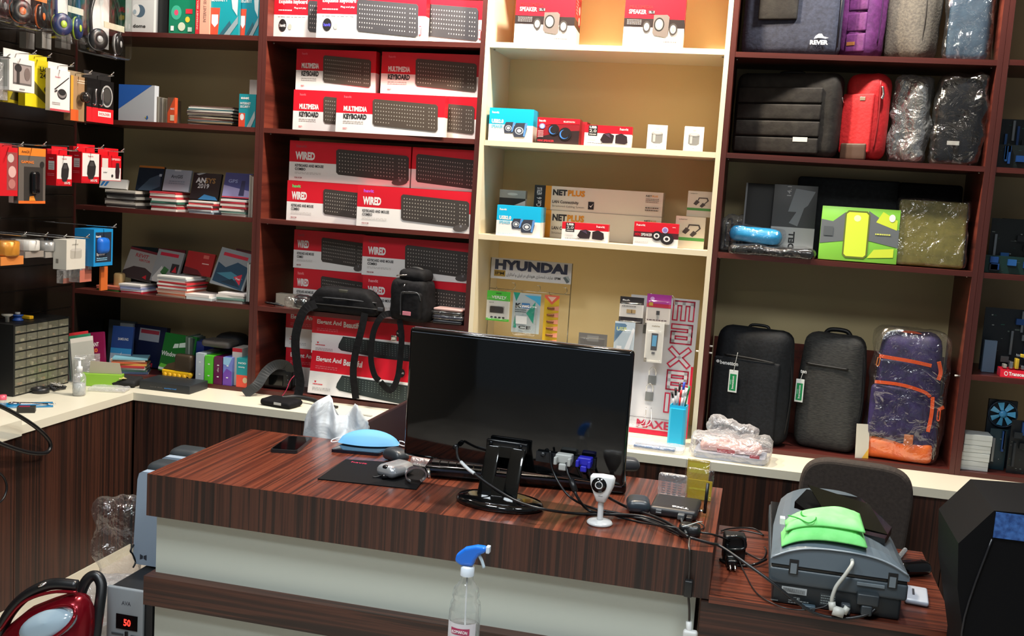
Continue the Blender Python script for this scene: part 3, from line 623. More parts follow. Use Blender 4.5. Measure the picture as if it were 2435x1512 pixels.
f = B(); f.soft(0, -.012, .052, (.048, .012, .062), .01, 'film', n=10, nz=.006, fr=40, seed=3); f.build('plastic_bag', t)
t = thing('battery_strip', 'yellow strip of carded button batteries hanging on the right rack hook', 'batteries')
x0, x1, zt = frame_px(1292, 1327, 702, 760, .075); t.location = (x0/2+x1/2, .075, zt-.19); w = x1-x0
b = B(); b.box(-w/2, w/2, 0, .001, 0, .19, '#e0b62c/.4'); ps = [('p', [(.0, .95), (.5, .8), (1, .95), (1, 1), (0, 1)], '#e8654a'), ('p', [(.2, .97), (.8, .97), (.5, .86)], '#f0c0a8')]
for i in range(6): ps += [('p', [(.35, .68-i*.145+.06), (1, .68-i*.145+.1), (1, .68-i*.145-.0), (.5, .68-i*.145)], '#eb9a7c')]
b.prints(ps, (-w/2, 0, 0), (w, 0, 0), (0, 0, .19)); b.build('card', t)
for i in range(6): B().rbox(-w*.28, w*.22, -.008, -.001, .19*(.70-i*.145), .19*(.70-i*.145)+.009, .003, '#8a5a3a/.3/.5').build('battery', t)
# maxell board: tall white board with red outlined letters; leaning to the side panel
x1 = fy(1649, 880, .06).x-.004; xl = x1-.275; zt_ = fy(1630, 712, .10).z
t = thing('display_board', 'tall white board with red outlined letters against cream side panel', 'display board', ((xl+x1)/2, .085, CT+.001))
w, h = x1-xl, zt_-CT
t.rotation_euler = (R_(-5), 0, R_(-2))
b = B(); b.box(-w/2, w/2, 0, .006, 0, h, '#cfced3/.3')
ps = [('r', .965, 0, 1, .52, '#d8143c'), ('r', 0, 0, 1, .035, '#d8143c')]
def gl(ch, x0, x1, z0, z1):
    m = (z0+z1)/2; xm = (x0+x1)/2
    return {'m': [(x0, z0, x0, z1), (x0, z1, x1, z1), (xm, z0, xm, z1), (x1, z0, x1, z1)], 'a': [(x0, z1, x1, z1), (x1, z0, x1, z1), (x0, z0, x1, z0), (x0, z0, x0, m), (x0, m, x1, m)],
            'x': [(x0, z0, x1, z1), (x0, z1, x1, z0)], 'e': [(x0, z0, x0, z1), (x0, z1, x1, z1), (x1, z1, x1, m), (x0, m, x1, m), (x0, z0, x1, z0)], 'l': [(x0, z0, x0, z1)]}[ch]
for i, ch in enumerate('maxel'):
    z1_ = .965-i*.167; ps += [('ol', gl(ch, .665, .90, z1_-.105, z1_), '#c02648', .02, '#cfced3/.3', .045)]
ps += [('r', .02, .118, .95, .121, '#56505a'), ('t', .25, .045, .92, .105, '#b02a48', 'MAXELL', .03)]
b.prints(ps, (-w/2, 0, 0), (w, 0, 0), (0, 0, h)); b.build('board', t)
for (fx_, fz_) in [(.30, .98), (.60, .98)]:
    B().tube([(w*(fx_-.5)-.012, -.0, h*fz_-.015), (w*(fx_-.5)-.01, -.012, h*fz_+.012), (w*(fx_-.5), -.016, h*fz_+.02), (w*(fx_-.5)+.01, -.012, h*fz_+.012), (w*(fx_-.5)+.012, 0, h*fz_-.015)], .0018, 'chrome', n=6).build('clip', t)
for (fx_, fz_) in [(.42, .62), (.42, .42), (.40, .30), (.28, .78)]:
    hb = B(); xx, zz = w*(fx_-.5), h*fz_
    hb.tube([(xx-.012, -.001, zz), (xx-.013, -.01, zz+.025), (xx, -.014, zz+.04), (xx+.013, -.01, zz+.025), (xx+.012, -.001, zz)], .0013, 'chrome', n=6); hb.build('hook', t)
    B().box(xx-.016, xx+.016, -.006, -.0012, zz-.03, zz+.004, '#77797a/.3').build('hook_plate', t)
b = B(); b.tube([(w*(.42-.5)-.01, -.03, h*.2), (w*(.42-.5)-.012, -.07, h*.09), (w*(.1-.5), -.08, h*.08)], .0013, 'chrome', n=5); b.tube([(w*(.42-.5)+.01, -.03, h*.2), (w*(.42-.5)+.012, -.075, h*.085), (w*(.1-.5), -.085, h*.07)], .0013, 'chrome', n=5); b.build('wire_stand', t)
yb = .045
pack('flash_drive_pack', 'black and white flash drive blister pack at top left of the lettered board', 1473, 1530, 706, 768, yb, .012, '#dcd8d4/.4', [('r', 0, .72, 1, 1, '#2a2528'), ('r', 0, 0, 1, .22, '#2a2528'), ('t', .1, .84, .4, .9, WHT, 'flash'), ('l', .1, .6, .7, .68, '#777', 1) if False else ('l', .1, .6, .7, .68, '#777777', 1), ('r', .3, .38, .68, .52, '#b49a70'), ('r', .5, .38, .53, .52, '#6a5a40')])
pack('flash_drive_pack', 'purple topped blister pack with a tiny receiver on the lettered board', 1537, 1595, 700, 770, yb, .012, '#d9d2cc/.4', [('r', 0, .55, 1, 1, '#b53aa0'), ('r', 0, .55, 1, .68, '#c22a48'), ('c', .22, .84, .09, .07, '#d8a8e0'), ('r', .1, .6, .26, .72, '#c8a83a'), ('r', .42, .3, .56, .44, '#4a4a4c'), ('r', .44, .18, .54, .3, '#b9babb'), ('l', .05, .08, .9, .16, '#5a4a4c', 1)])
pack('cable_pack', 'pale blue and white cable pack hanging in clear film behind monitor corner', 1460, 1508, 765, 850, yb-.006, .016, '#c4d2dc/.3', [('p', [(0, .4), (.6, .9), (.5, .95), (0, .95)], '#5d7f9c'), ('p', [(.45, .1), (.9, .85), (1, .8), (.7, .0)], '#eef0f4'), ('t', .1, .75, .6, .85, '#c8d08a', 'USB'), ('r', .15, .2, .4, .32, '#f2f2f4')])
pack('phone_cable_pack', 'white pack with a phone picture hanging on the lettered board', 1534, 1577, 765, 862, yb-.006, .012, '#e6e3dc/.4', [('t', .3, .88, .75, .92, '#a89a80', 'cable'), ('p', [(.33, .3), (.67, .3), (.7, .72), (.33, .72)], '#59595e'), ('p', [(.38, .4), (.62, .4), (.64, .67), (.38, .67)], '#6fb0d8'), ('r', .4, .2, .58, .26, '#77777a'), ('r', .0, .0, .15, .1, '#88827a')])
pack('clear_pack', 'small grey clear pack just above the monitor top edge', 1375, 1443, 793, 840, .1, .012, '#8f8a86/.3', [('r', .3, .6, .7, .9, '#aaa6a2')])
# pen cup
p = fz(1610, 1025, .745); cxx, cyy = 1.838, -.035
t = thing('pen_cup', 'light blue square pen cup before the red lettered board', 'pen cup', (cxx, cyy, CT+.001), R_(-6))
b = B(); wv = .032
zc = fy(1610, 962, -.035).z-CT
b.prismz([(-wv, -wv+.008), (-wv+.008, -wv), (wv-.008, -wv), (wv, -wv+.008), (wv, wv-.008), (wv-.008, wv), (-wv+.008, wv), (-wv, wv-.008)], '#2bb4dd/.35', 0, zc-.012)
wi = wv-.003
for (xa, xb, ya, yb2) in [(-wv, wv, -wv+.008, -wi+.006), (-wv, wv, wi-.006, wv-.008), (-wv, -wi, -wi+.008, wi-.008), (wi, wv, -wi+.008, wi-.008)]:
    b.box(xa, xb, ya, yb2, zc-.012, zc, '#2bb4dd/.35')
b.build('cup', t)
pens = [('#1d1a1c/.3', -.018, 0, .075, -.01, .0), ('#2a2528/.3', -.008, .01, .095, .0, .01), ('#c4282c/.3', .002, -.008, .07, .005, 0), ('#d8d8da/.3', .01, -.01, .072, .012, -.005), ('#2a44b8/.3', .006, .01, .10, .01, .01), ('#e2e2e4/.3', .018, 0, .08, .02, 0), ('#1f7f4a/.3', .022, .01, .088, .028, .005), ('#16161a/.3', -.022, -.006, .06, -.03, 0)]
for i, (k, x, y, hgt, dx_, dy_) in enumerate(pens):
    b = B(); z0 = zc-.011; d = Vector((dx_*.5, dy_*.5, hgt)).normalized(); o0 = Vector((x*.8, y*.8, z0))
    b.tube([o0, o0+d*hgt*.62], .0042, k if i not in (0, 1, 4, 7) else '#b9bcc2/.25', n=8, sm=1); b.tube([o0+d*hgt*.62, o0+d*hgt], .0048, k, n=8, sm=1)
    o = b.build('pen', loc=(cxx, cyy, CT+.001)); o.rotation_euler = (0, 0, R_(-6))
    tag(o, ['black capped pen at left of the blue cup', 'tall black marker in the blue cup', 'red pen in the blue cup', 'white ballpoint at front of the blue cup', 'tall pen with blue cap in the blue cup', 'white pen at right of the blue cup', 'pen with green cap at the right of blue cup', 'pen with a black tip leaning out left of the blue cup'][i], 'pen', 'pens in the blue cup')
# blue pens in a clear packet on the worktop
q = fz(1560, 1070, CT+.008)
t = thing('pen_packet', 'clear packet of thin blue pens lying on worktop before the lettered board', 'packet', (1.775, -.155, CT+.001), R_(-3))
B().soft(0, 0, .011, (.105, .045, .01), .008, 'film_fog', n=10, nz=.004, fr=30).build('film', t)
for i in range(4): B().tube([(-.085, -.024+i*.016, .009), (.07, -.026+i*.016, .009)], .005, ['#2c5f96/.3', '#6a94bc/.3', '#22466f/.3', '#8fb2cc/.3'][i], n=8, sm=1).build('pen', t)
# tray in crumpled plastic
t = thing('food_tray', 'white foam tray in crumpled clear plastic on the worktop under the black backpack', 'tray', (2.05, -.135, CT+.001), R_(-4))
b = B(); b.prismz([(-.13, -.06), (-.12, -.075), (.12, -.075), (.13, -.06), (.13, .05), (.12, .06), (-.12, .06), (-.13, .05)], '#aeb4c4/.4', 0, .022); b.build('tray', t)
B().soft(.0, 0, .042, (.11, .05, .02), .018, '#e8b8b0/.5', n=9, nz=.01, fr=30).build('food', t)
b = B(); b.box(-.045, .02, -.071, -.069, .028, .042, '#c21836/.3'); b.box(.075, .11, -.071, -.069, .022, .034, '#c21836/.3'); b.build('label', t)
B().soft(0, -.002, .042, (.145, .082, .04), .03, 'film_fog', n=14, nz=.022, fr=22, seed=4).build('plastic_wrap', t)
B().soft(-.02, .0, .1, (.085, .035, .032), .02, 'film_fog', n=12, nz=.03, fr=26, seed=7, M=T(0, 0, 0, ry=R_(12))).build('plastic_bag', t)
# ================================================================ bags
def bag(name, label, cat, l, r, tp, ym, y, z, d, rot, h=None, group=None, rx=0):
    a = fy(l, ym, y); c = fy(r, ym, y); zt = fy((l+r)/2, tp, y).z
    span = c.x-a.x; cr, sr = math.cos(rot), abs(math.sin(rot)); w = (span-d*sr)/cr; h = h or (zt-z)
    t = thing(name, label, cat, ((a.x+c.x)/2, y+(w*sr+d*cr)/2, z+.001), (rx, 0, rot), group)
    return t, w, h
z = Z1-.003
t, w, h = bag('laptop_bag', 'navy laptop bag with dark handle flap and white rhino mark on top bag shelf', 'bag', 1762, 2006, 0, 70, .03, z, .085, R_(-9), .33)
B().soft(0, 0, h/2, (w/2, .0425, h/2), .03, 'fab_navy', n=12, bulge=(.008, 0, 0, 0), nz=.003, fr=12).build('body', t)
b = B(); b.soft(-w*.13, -.056, h*.55, (w*.2, .008, .055), .007, 'fab_dark', n=8); hp = b.build('handle_flap', t)
b = B(); b.prints([('t', .72, .115, .90, .165, '#dcdcdc', 'REVER', .05), ('p', [(.755, .18), (.77, .21), (.8, .235), (.83, .235), (.85, .205), (.9, .19), (.87, .18), (.84, .188), (.8, .19)], '#dcdcdc')], (-w/2, -.053, .0), (w, 0, 0), (0, 0, h)); b.build('logo', t)
b = B(); b.tube([(w/2-.004, -.038, .03), (w/2-.002, -.038, h-.02)], .003, '#1b1e28', n=5, sm=1); b.build('piping', t)
t, w, h = bag('laptop_bag', 'purple padded laptop bag standing on edge on the top bag shelf', 'bag', 1990, 2119, 0, 70, .05, z, .13, R_(-38), .31)
B().soft(0, 0, h/2, (w/2, .065, h/2), .035, 'fab_purple', n=12, bulge=(.01, 0, .01, 0), nz=.01, fr=12, seed=2).build('body', t)
b = B()
for i in range(4): b.rbox(-w*.1, w*.47, -.078, -.065, .02+i*.075, .088+i*.075, .006, 'fab_purple')
b.build('padded_front', t)
B().rbox(-w*.05, w*.2, -.0795, -.078, .045, .058, .0006, '#8a5a30/.4').build('leather_patch', t)
B().tube([(w/2+.008, -.01, h-.02), (w/2+.012, -.008, h*.6), (w/2+.008, -.01, .06)], .003, '#3a1440', n=5).build('zipper', t)
t, w, h = bag('laptop_bag', 'grey melange laptop bag on the top bag shelf beside the purple one', 'bag', 2106, 2250, 0, 70, .04, z, .12, R_(-38), .31)
B().soft(0, 0, h/2, (w/2, .06, h/2), .035, 'fab_grey', n=12, bulge=(.012, 0, .008, 0), nz=.008, fr=10, seed=5).build('body', t)
B().tube([(w/2-.012, -.049, h-.03), (w/2-.006, -.052, h*.5), (w/2-.012, -.049, .05)], .0028, '#2c2824', n=5).build('zipper', t)
B().tube([(w*.1, -.058, h-.02), (w*.14, -.075, h*.8), (w*.18, -.06, h*.72)], .005, '#2a2622', n=6).build('zip_puller', t)
t, w, h = bag('laptop_bag', 'blue grey bag wrapped in glossy clear plastic at end of top bag shelf', 'bag', 2250, 2368, 0, 70, .03, z, .07, R_(-12), .3)
B().soft(0, 0, h/2, (w/2-.008, .028, h/2-.005), .02, 'fab_blue', n=10, nz=.006, fr=10, seed=9).build('body', t)
B().soft(0, 0, h/2+.003, (w/2, .04, h/2), .02, 'film', n=16, nz=.022, fr=15, seed=1).build('plastic_wrap', t)
z = Z2
t, w, h = bag('briefcase', 'black quilted briefcase with small white tag on the second bag shelf', 'bag', 1742, 2008, 168, 270, .02, z, .1, R_(-16))
B().soft(0, 0, h/2, (w/2, .05, h/2), .03, 'fab_dark', n=12, bulge=(.006, 0, .006, 0), nz=.006, fr=9, seed=3).build('body', t)
b = B()
for i in range(4): b.rbox(-w*.46, w*.36, -.066, -.052, .012+i*.062, .07+i*.062, .006, 'fab_dark')
b.build('quilted_front', t)
B().rbox(w*.12, w*.26, -.0675, -.066, .055, .072, .0006, '#c9c9c6/.3').build('metal_tag', t)
B().lathe([(.012, -.002), (.015, 0), (.012, .002), (.009, 0), (.012, -.002)], 'chrome', 14, cap=False, M=T(w/2+.008, 0, h*.7, ry=R_(75))).build('ring', t)
B().tube([(-w*.1, 0, h-.01), (-w*.08, 0, h+.003), (w*.1, 0, h+.004), (w*.14, 0, h-.01)], .007, '#161412', n=8).build('handle', t)
t, w, h = bag('laptop_bag', 'bright red upright bag with brown leather corner on second bag shelf', 'bag', 2002, 2126, 171, 280, .015, z, .1, R_(-30))
B().soft(0, 0, h/2, (w/2, .05, h/2), .04, 'fab_red', n=12, bulge=(.01, 0, .006, 0), nz=.006, fr=9, seed=8).build('body', t)
B().soft(-w*.05, -.056, h*.42, (w*.4, .008, h*.34), .007, 'fab_red', n=8).build('pocket', t)
B().rbox(w*.0, w*.14, -.0665, -.064, h*.68, h*.72, .0006, '#b9a890/.3/.6').build('metal_plate', t)
b = B(); b.soft(-w*.05, -.062, .03, (w*.33, .007, .03), .006, '#4a352a/.5', n=8); o = b.build('leather_corner', t)
B().tube([(w/2-.004, -.045, h-.05), (w/2+.002, -.045, h*.75), (w/2+.0, -.05, h*.7)], .005, 'chrome', n=6).build('zip_puller', t)
B().tube([(w/2-.01, -.05, h-.03), (w/2-.002, -.055, h*.5), (w/2-.012, -.05, .04)], .003, '#8a1016', n=5).build('zipper', t)
t, w, h = bag('laptop_bag', 'dark bag in shiny silvery plastic between the red bag and the last one', 'bag', 2116, 2224, 178, 290, .03, z, .1, R_(-24))
B().soft(0, 0, h/2, (w/2-.008, .04, h/2-.01), .03, 'fab_dark', n=10, nz=.01, fr=10, seed=6).build('body', t)
B().soft(0, 0, h/2, (w/2, .05, h/2-.001), .03, 'film_grey', n=18, nz=.025, fr=22, seed=2).build('plastic_wrap', t)
t, w, h = bag('laptop_bag', 'black bag in crinkled clear plastic at the right end of second bag shelf', 'bag', 2224, 2348, 176, 290, .012, z, .09, R_(-6))
B().soft(0, 0, h/2, (w/2-.01, .034, h/2-.01), .03, 'fab_black', n=10, nz=.01, fr=10, seed=4, taper=.05).build('body', t)
B().soft(0, 0, h/2, (w/2, .048, h/2-.001), .025, 'film', n=18, nz=.026, fr=16, seed=6).build('plastic_wrap', t)
B().rbox(-w*.2, w*.05, -.0365, -.035, .07, .085, .0006, '#b9b9b4/.3').build('metal_tag', t)
# third shelf: sleeves
z = Z3+.001
def slab(name, label, cat, l, r, tp, ym, y, z, d, k, rx=-8, rot=0, r_=.012, h=None, ps=None, wrap=None, group=None):
    x0, x1, zt = frame_px(l, r, tp, ym, y); w = x1-x0; h = h or (zt-z)
    t = thing(name, label, cat, ((x0+x1)/2, y, z+.001+math.sin(R_(abs(rx)))*d), (R_(rx), 0, R_(rot)), group)
    b = B(); b.soft(0, d/2, h/2, (w/2, d/2, h/2), min(r_, d*.49), k, n=7)
    if ps: b.prints(ps, (-w/2, -.0006, 0), (w, 0, 0), (0, 0, h))
    b.build('body', t)
    if wrap: B().soft(0, d/2, h/2+.002, (w/2+.006, d/2+.008, h/2), .01, wrap, n=14, nz=.012, fr=18, seed=len(label)).build('plastic_wrap', t)
    return t, w, h
slab('laptop_sleeve', 'large dark grey laptop sleeve standing at the back of third bag shelf', 'sleeve', 1890, 2140, 424, 520, .22, z, .03, 'fab_sleeve', r_=.014)
slab('laptop_sleeve', 'black laptop sleeve at the back right of the third bag shelf', 'sleeve', 2130, 2286, 436, 540, .17, z, .03, 'fab_black', r_=.014)
slab('folder', 'black folder with pale left edge leaning at left of third bag shelf', 'folder', 1768, 1850, 436, 510, .16, z, .014, '#151415/.5', ps=[('r', 0, .0, .05, 1, '#9a9a9c')], r_=.002)
t, w, h = slab('sleeve_box', 'sleeve box with grey picture and white lower part behind the blue pouch', 'box', 1835, 1940, 440, 520, .1, z, .02, '#3b3c3e/.4', r_=.001,
     ps=[('r', 0, .0, 1, .40, '#c9cacb'), ('v', .42, .1, .56, .34, '#1f2022', 'DELL', .05), ('p', [(.36, .62), (.5, .95), (.95, .92), (.8, .72), (.72, .68), (.6, .42), (.4, .46), (.55, .62)], '#8b9096'), ('v', .3, .84, .4, .98, '#b9b9ba', '14.1')])
slab('armband_box', 'lime green armband box with grey strap picture on the third bag shelf', 'box', 1950, 2138, 495, 565, .02, z, .02, '#7fc244/.3', r_=.001,
     ps=[('p', [(.0, .3), (.35, .38), (.38, .88), (.3, .9), (.15, .72), (0, .75)], '#5e6468'), ('p', [(.62, .4), (1, .3), (1, .62), (.75, .82), (.6, .95), (.6, .5)], '#5e6468'), ('p', [(.7, .75), (.97, .62), (.97, .8), (.78, .95)], '#c6d838'), ('p', [(.62, .08), (.95, .12), (.95, .28), (.7, .24)], '#c6d838'),
         ('p', [(.30, .12), (.34, .06), (.58, .06), (.62, .12), (.62, .88), (.58, .94), (.34, .94), (.30, .88)], '#5d6a20'), ('p', [(.32, .13), (.35, .09), (.57, .09), (.60, .13), (.60, .87), (.57, .91), (.35, .91), (.32, .87)], '#cde23c'), ('c', .46, .8, .045, .06, '#e8efb0'), ('c', .9, .84, .04, .07, '#dfe8e0'), ('r', .04, .45, .16, .62, '#4c5256'), ('l', .7, .5, .9, .56, '#c8d060', 1)], wrap=None)
slab('laptop_sleeve', 'olive green laptop sleeve in clear plastic at the right of third bag shelf', 'sleeve', 2135, 2300, 478, 560, .03, z, .028, 'fab_olive', r_=.013, wrap='film')
t = thing('pouch', 'bright blue pouch wrapped in clear plastic on the third bag shelf', 'pouch', (fy(1797, 560, .07).x, .085, z+.042), (0, R_(2), R_(-8)))
B().soft(0, 0, .032, (.098, .05, .03), .028, '#1f93cc/.4', n=12, nz=.008, fr=14).build('body', t)
B().soft(0, 0, .032, (.105, .058, .034), .03, 'film', n=16, nz=.012, fr=20).build('plastic_wrap', t)
t = thing('pouch', 'dark grey garment in clear plastic drooping over the third bag shelf edge', 'pouch', (fy(1836, 595, .06).x, .052, z+.001), (0, 0, R_(-3)))
B().soft(0, 0, .018, (.15, .062, .015), .014, 'fab_black', n=12, nz=.006, fr=14).build('body', t)
B().soft(0, 0, .018, (.158, .072, .019), .016, 'film', n=18, nz=.010, fr=20).build('plastic_wrap', t)
t = thing('cable_bag', 'small clear bags of cables hanging at the left end of third bag shelf', 'bag', (fy(1738, 540, .2).x+.012, .22, z+.001))
B().soft(0, 0, .07, (.045, .03, .07), .02, 'film_fog', n=12, nz=.02, fr=24).build('film', t)
b = B(); b.tube([(-.03, 0, .01), (-.03, .0, .11), (-.01, 0, .12), (-.01, 0, .02), (.015, 0, .02), (.015, 0, .11), (.03, 0, .1), (.03, 0, .01)], .004, 'cable', n=6); b.build('cable', t)
# backpacks
z = Z5
def backpack(label, l, r, tp, ym, y, d, rot, k, z=Z5):
    t, w, h = bag('backpack', label, 'backpack', l, r, tp, ym, y, z, d, rot)
    return t, w, h
t, w, h = backpack('black backpack with green swing tag, leftmost of the three', 1684, 1893, 786, 920, .005, .12, R_(-17), 'fab_bp')
B().soft(0, 0, h/2, (w/2, .055, h/2), .045, 'fab_bp', n=14, bulge=(.008, 0, .008, 0), nz=.003, fr=9, taper=.06).build('body', t)
B().soft(-.01, -.058, h*.37, (w*.43, .01, h*.36), .009, 'fab_bp', n=8).build('front_pocket', t)
B().tube([(-w*.33, -.068, h*.755), (0, -.07, h*.75), (w*.33, -.068, h*.735)], .003, '#0c0d0f', n=5).build('zipper', t)
B().tube([(w/2-.002, -.02, .05), (w/2+.008, -.02, h*.5), (w/2-.012, -.02, h*.86)], .004, '#0c0d0f', n=5).build('side_zipper', t)
b = B(); b.prints([('t', .13, .665, .37, .70, '#d9dcdc', 'benetton', .03), ('c', .1, .687, .022, .014, '#d9dcdc')], (-w/2, -.071, 0), (w, 0, 0), (0, 0, h)); b.build('logo', t)
def tagcard(t, x, y, zt, w_, h_, cord):
    b = B(); b.rbox(x-w_/2, x+w_/2, y, y+.002, zt-h_, zt, .004, '#dfe6e2/.3'); b.prints([('r', .14, .08, .86, .82, '#128a4e'), ('v', .38, .16, .62, .74, WHT, 'benetton', .02), ('l', .2, .2, .34, .7, '#7fc0a0', 1)], (x-w_/2, y-.0003, zt-h_), (w_, 0, 0), (0, 0, h_)); o = b.build('price_tag', t); o['label'] = 'white and green swing tag'
    B().tube([(x, y, zt-.004), (x+.004, y+.002, zt+cord*.5), (x+.008, y+.004, zt+cord)], .0012, '#c9ccca', n=5).build('tag_cord', t)
tagcard(t, -w*.17, -.08, h*.63, .036, .088, .07)
B().tube([(-.04, .03, h-.012), (-.03, .03, h+.006), (.03, .03, h+.006), (.04, .03, h-.012)], .006, '#0e0f11', n=7).build('handle', t)
t, w, h = backpack('charcoal melange backpack standing in the middle of the three', 1896, 2064, 800, 930, .03, .13, R_(-14), 'fab_bp2')
B().soft(0, 0, h/2, (w/2, .06, h/2), .04, 'fab_bp2', n=14, bulge=(.01, 0, .01, 0), nz=.006, fr=8, taper=.05, seed=5).build('body', t)
B().tube([(-w*.38, -.069, h*.74), (-w*.1, -.073, h*.735), (w*.3, -.071, h*.73)], .0045, '#0b0b0c', n=5).build('zipper', t)
B().tube([(w/2-.002, -.03, .05), (w/2+.01, -.03, h*.5), (w/2-.008, -.03, h*.86)], .004, '#131314', n=5).build('side_zipper', t)
b = B(); b.prints([('t', .04, .65, .14, .68, '#d9dcdc', 'ton', .03)], (-w/2, -.075, 0), (w, 0, 0), (0, 0, h)); b.build('logo', t)
tagcard(t, -w*.44, -.085, h*.60, .032, .09, .03)
B().tube([(-.05, .04, h-.012), (-.03, .04, h+.01), (.03, .04, h+.01), (.05, .04, h-.012)], .009, '#0b0b0c', n=7).build('handle', t)
t, w, h = backpack('purple backpack with orange zips and base wrapped in clear plastic', 2066, 2256, 792, 950, .015, .14, R_(-4), 'fab_violet')
B().soft(0, 0, h/2+.01, (w/2-.012, .055, h/2-.012), .05, 'fab_violet', n=14, bulge=(.012, 0, .0, 0), nz=.01, fr=8, taper=.16, seed=2).build('body', t)
B().soft(-.005, -.004, .042, (w/2-.018, .062, .04), .02, 'fab_orange', n=10, nz=.006, fr=12).build('base_panel', t)
B().soft(-.03, -.052, h*.38, (w*.36, .018, h*.20), .016, 'fab_violet', n=9, nz=.005, fr=12).build('front_pocket', t)
B().soft(-.02, -.05, h*.68, (w*.32, .014, h*.10), .013, 'fab_violet', n=9, nz=.005, fr=12, seed=4).build('upper_pocket', t)
og = '#ec5a22/.4'
b = B(); b.strap([(-w*.42, -.066, h*.80), (0, -.072, h*.785), (w*.27, -.066, h*.765)], .013, .003, og); b.build('zipper_flap', t)
b = B(); b.strap([(-w*.44, -.07, h*.60), (-w*.1, -.078, h*.60), (w*.2, -.074, h*.565), (w*.3, -.068, h*.53)], .012, .003, og); b.build('zipper_flap', t)
b = B(); b.strap([(w*.33, -.068, h*.53), (w*.34, -.068, h*.4), (w*.32, -.066, h*.26)], .013, .003, og); b.build('side_strap', t)
b = B(); b.strap([(w*.36, -.06, h*.80), (w*.4, -.055, h*.72), (w*.38, -.055, h*.66)], .014, .003, og); b.build('side_strap', t)
b = B(); b.strap([(w*.42, -.05, h*.43), (w*.5, -.03, h*.45)], .012, .003, og); b.build('webbing', t)
b = B(); b.tube([(w*.42, -.058, h*.43), (w*.42, -.062, h*.36), (w*.45, -.062, h*.36), (w*.45, -.058, h*.43)], .0025, og, n=6); b.build('zip_puller', t)
b = B(); b.tube([(-w*.43, -.068, h*.79), (-w*.44, -.072, h*.73), (-w*.41, -.072, h*.73), (-w*.40, -.068, h*.79)], .0025, '#b0641c', n=6); b.build('zip_puller', t)
b = B(); b.strap([(-w*.25, -.0, h*.93), (-w*.1, -.02, h*.99), (w*.12, -.02, h*.975), (w*.26, -.0, h*.89)], .012, .006, og); b.build('handle', t)
B().box(w*.02, w*.14, -.0735, -.0725, .07, .11, '#b9683a').build('leather_patch', t)
B().soft(.004, 0, h/2+.006, (w/2+.002, .078, h/2+.002), .045, 'film', n=20, nz=.022, fr=12, taper=.02, seed=3).build('plastic_wrap', t)
p = fy(2045, 1050, .0)
b = B(); b.box(0, .05, 0, .003, 0, .13, '#cfcabb/.5'); b.prints([('p', [(.5, 0), (1, 0), (1, .3)], '#e0b040')], (0, 0, 0), (.05, 0, 0), (0, 0, .13))
tag(b.build('leaflet', loc=(p.x-.01, .012, Z5+.001), rot=(R_(-8), 0, R_(15))), 'pale leaflet with yellow corner stuck between middle and purple backpacks', 'leaflet')
# ================================================================ right bay: computer parts
rnd = random.Random(5)
def board(label, cat, name, l, r, tp, bt, y, k, acc, seed, rx=0, extra=None, zb=None):
    x0, x1, zt = frame_px(l, r, tp, (tp+bt)/2, y); z = zb if zb is not None else fy((l+r)/2, bt, y).z; w, h = x1-x0, zt-z
    t = thing(name, label, cat, ((x0+x1)/2, y, z+.001+.0), (R_(rx), 0, 0))
    b = B(); b.box(-w/2, w/2, 0, .0025, 0, h, k); rr = random.Random(seed); ps = []
    for i in range(14):
        x, q = rr.random()*.9, rr.random()*.9; ps.append(('r', x, q, x+.03+rr.random()*.07, q+.004+rr.random()*.02, rr.choice(['#5c6a66', '#8a928e', '#28584e', '#1a3a34'])))
    b.prints(ps, (-w/2, 0, 0), (w, 0, 0), (0, 0, h)); b.build('circuit_board', t)
    for i in range(acc):
        x = rr.uniform(-.42, .34)*w; q = rr.uniform(.05, .8)*h; kk = rr.choice(['#1f4a8a/.35', '#20262c/.4', '#8b9094/.3/.7', '#2f6ab0/.35', '#15181c/.4'])
        if rr.random() < .45:
            B().box(x, x+.008, -.012, -.0008, q, min(q+.09, h-.005), kk).build('memory_slot', t)
        else:
            B().box(x, x+.028, -.016, -.0008, q, min(q+.022, h-.002), kk).build('connector', t)
    return t
board('dark circuit board with blue memory slots leaning on second shelf of right bay', 'circuit board', 'motherboard', 2377, 2470, 285, 392, .12, '#101a20/.4', 7, 3, zb=Z2)
board('circuit board with small connectors in front on second shelf of right bay', 'circuit board', 'expansion_card', 2368, 2440, 345, 400, .04, '#141c1c/.4', 5, 8, zb=Z2)
board('dark computer mainboard with round disc on the third shelf of right bay', 'circuit board', 'motherboard', 2352, 2470, 522, 645, .12, '#0d1413/.4', 8, 12, zb=Z3)
board('green edged circuit board lying at front of third shelf in right bay', 'circuit board', 'expansion_card', 2335, 2460, 610, 650, .04, '#1a3a34/.4', 6, 22, zb=Z3)
t = thing('optical_drive', 'black disc drive on edge at back of the third right bay shelf', 'drive', (3.06, .2, Z3+.001))
B().box(-.09, .1, 0, .04, 0, .2, '#131313/.4').build('casing', t)
b = B(); b.lathe([(0, 0), (.012, 0), (.012, .002), (0, .002)], '#b9bcc0/.3', 16, cap=False, M=T(-.045, -.0005, .13, rx=R_(90))); b.build('hub', t)
board('grey mainboard with chrome ports on the fourth shelf of right bay', 'circuit board', 'motherboard', 2335, 2470, 735, 880, .16, '#131a20/.4', 8, 5, zb=Z4)
t = thing('expansion_card', 'pale blue boxed card standing on the fourth shelf of right bay', 'box', (fy(2355, 830, .1).x, .1, Z4+.001))
B().rbox(-.022, .022, 0, .02, 0, .12, .001, '#6f86a0/.4').build('box', t)
t = thing('memory_stand', 'red display stand holding flash drives on fourth right bay shelf', 'display stand', (fy(2395, 878, .01).x+.045, .012, Z4+.001))
w = .13
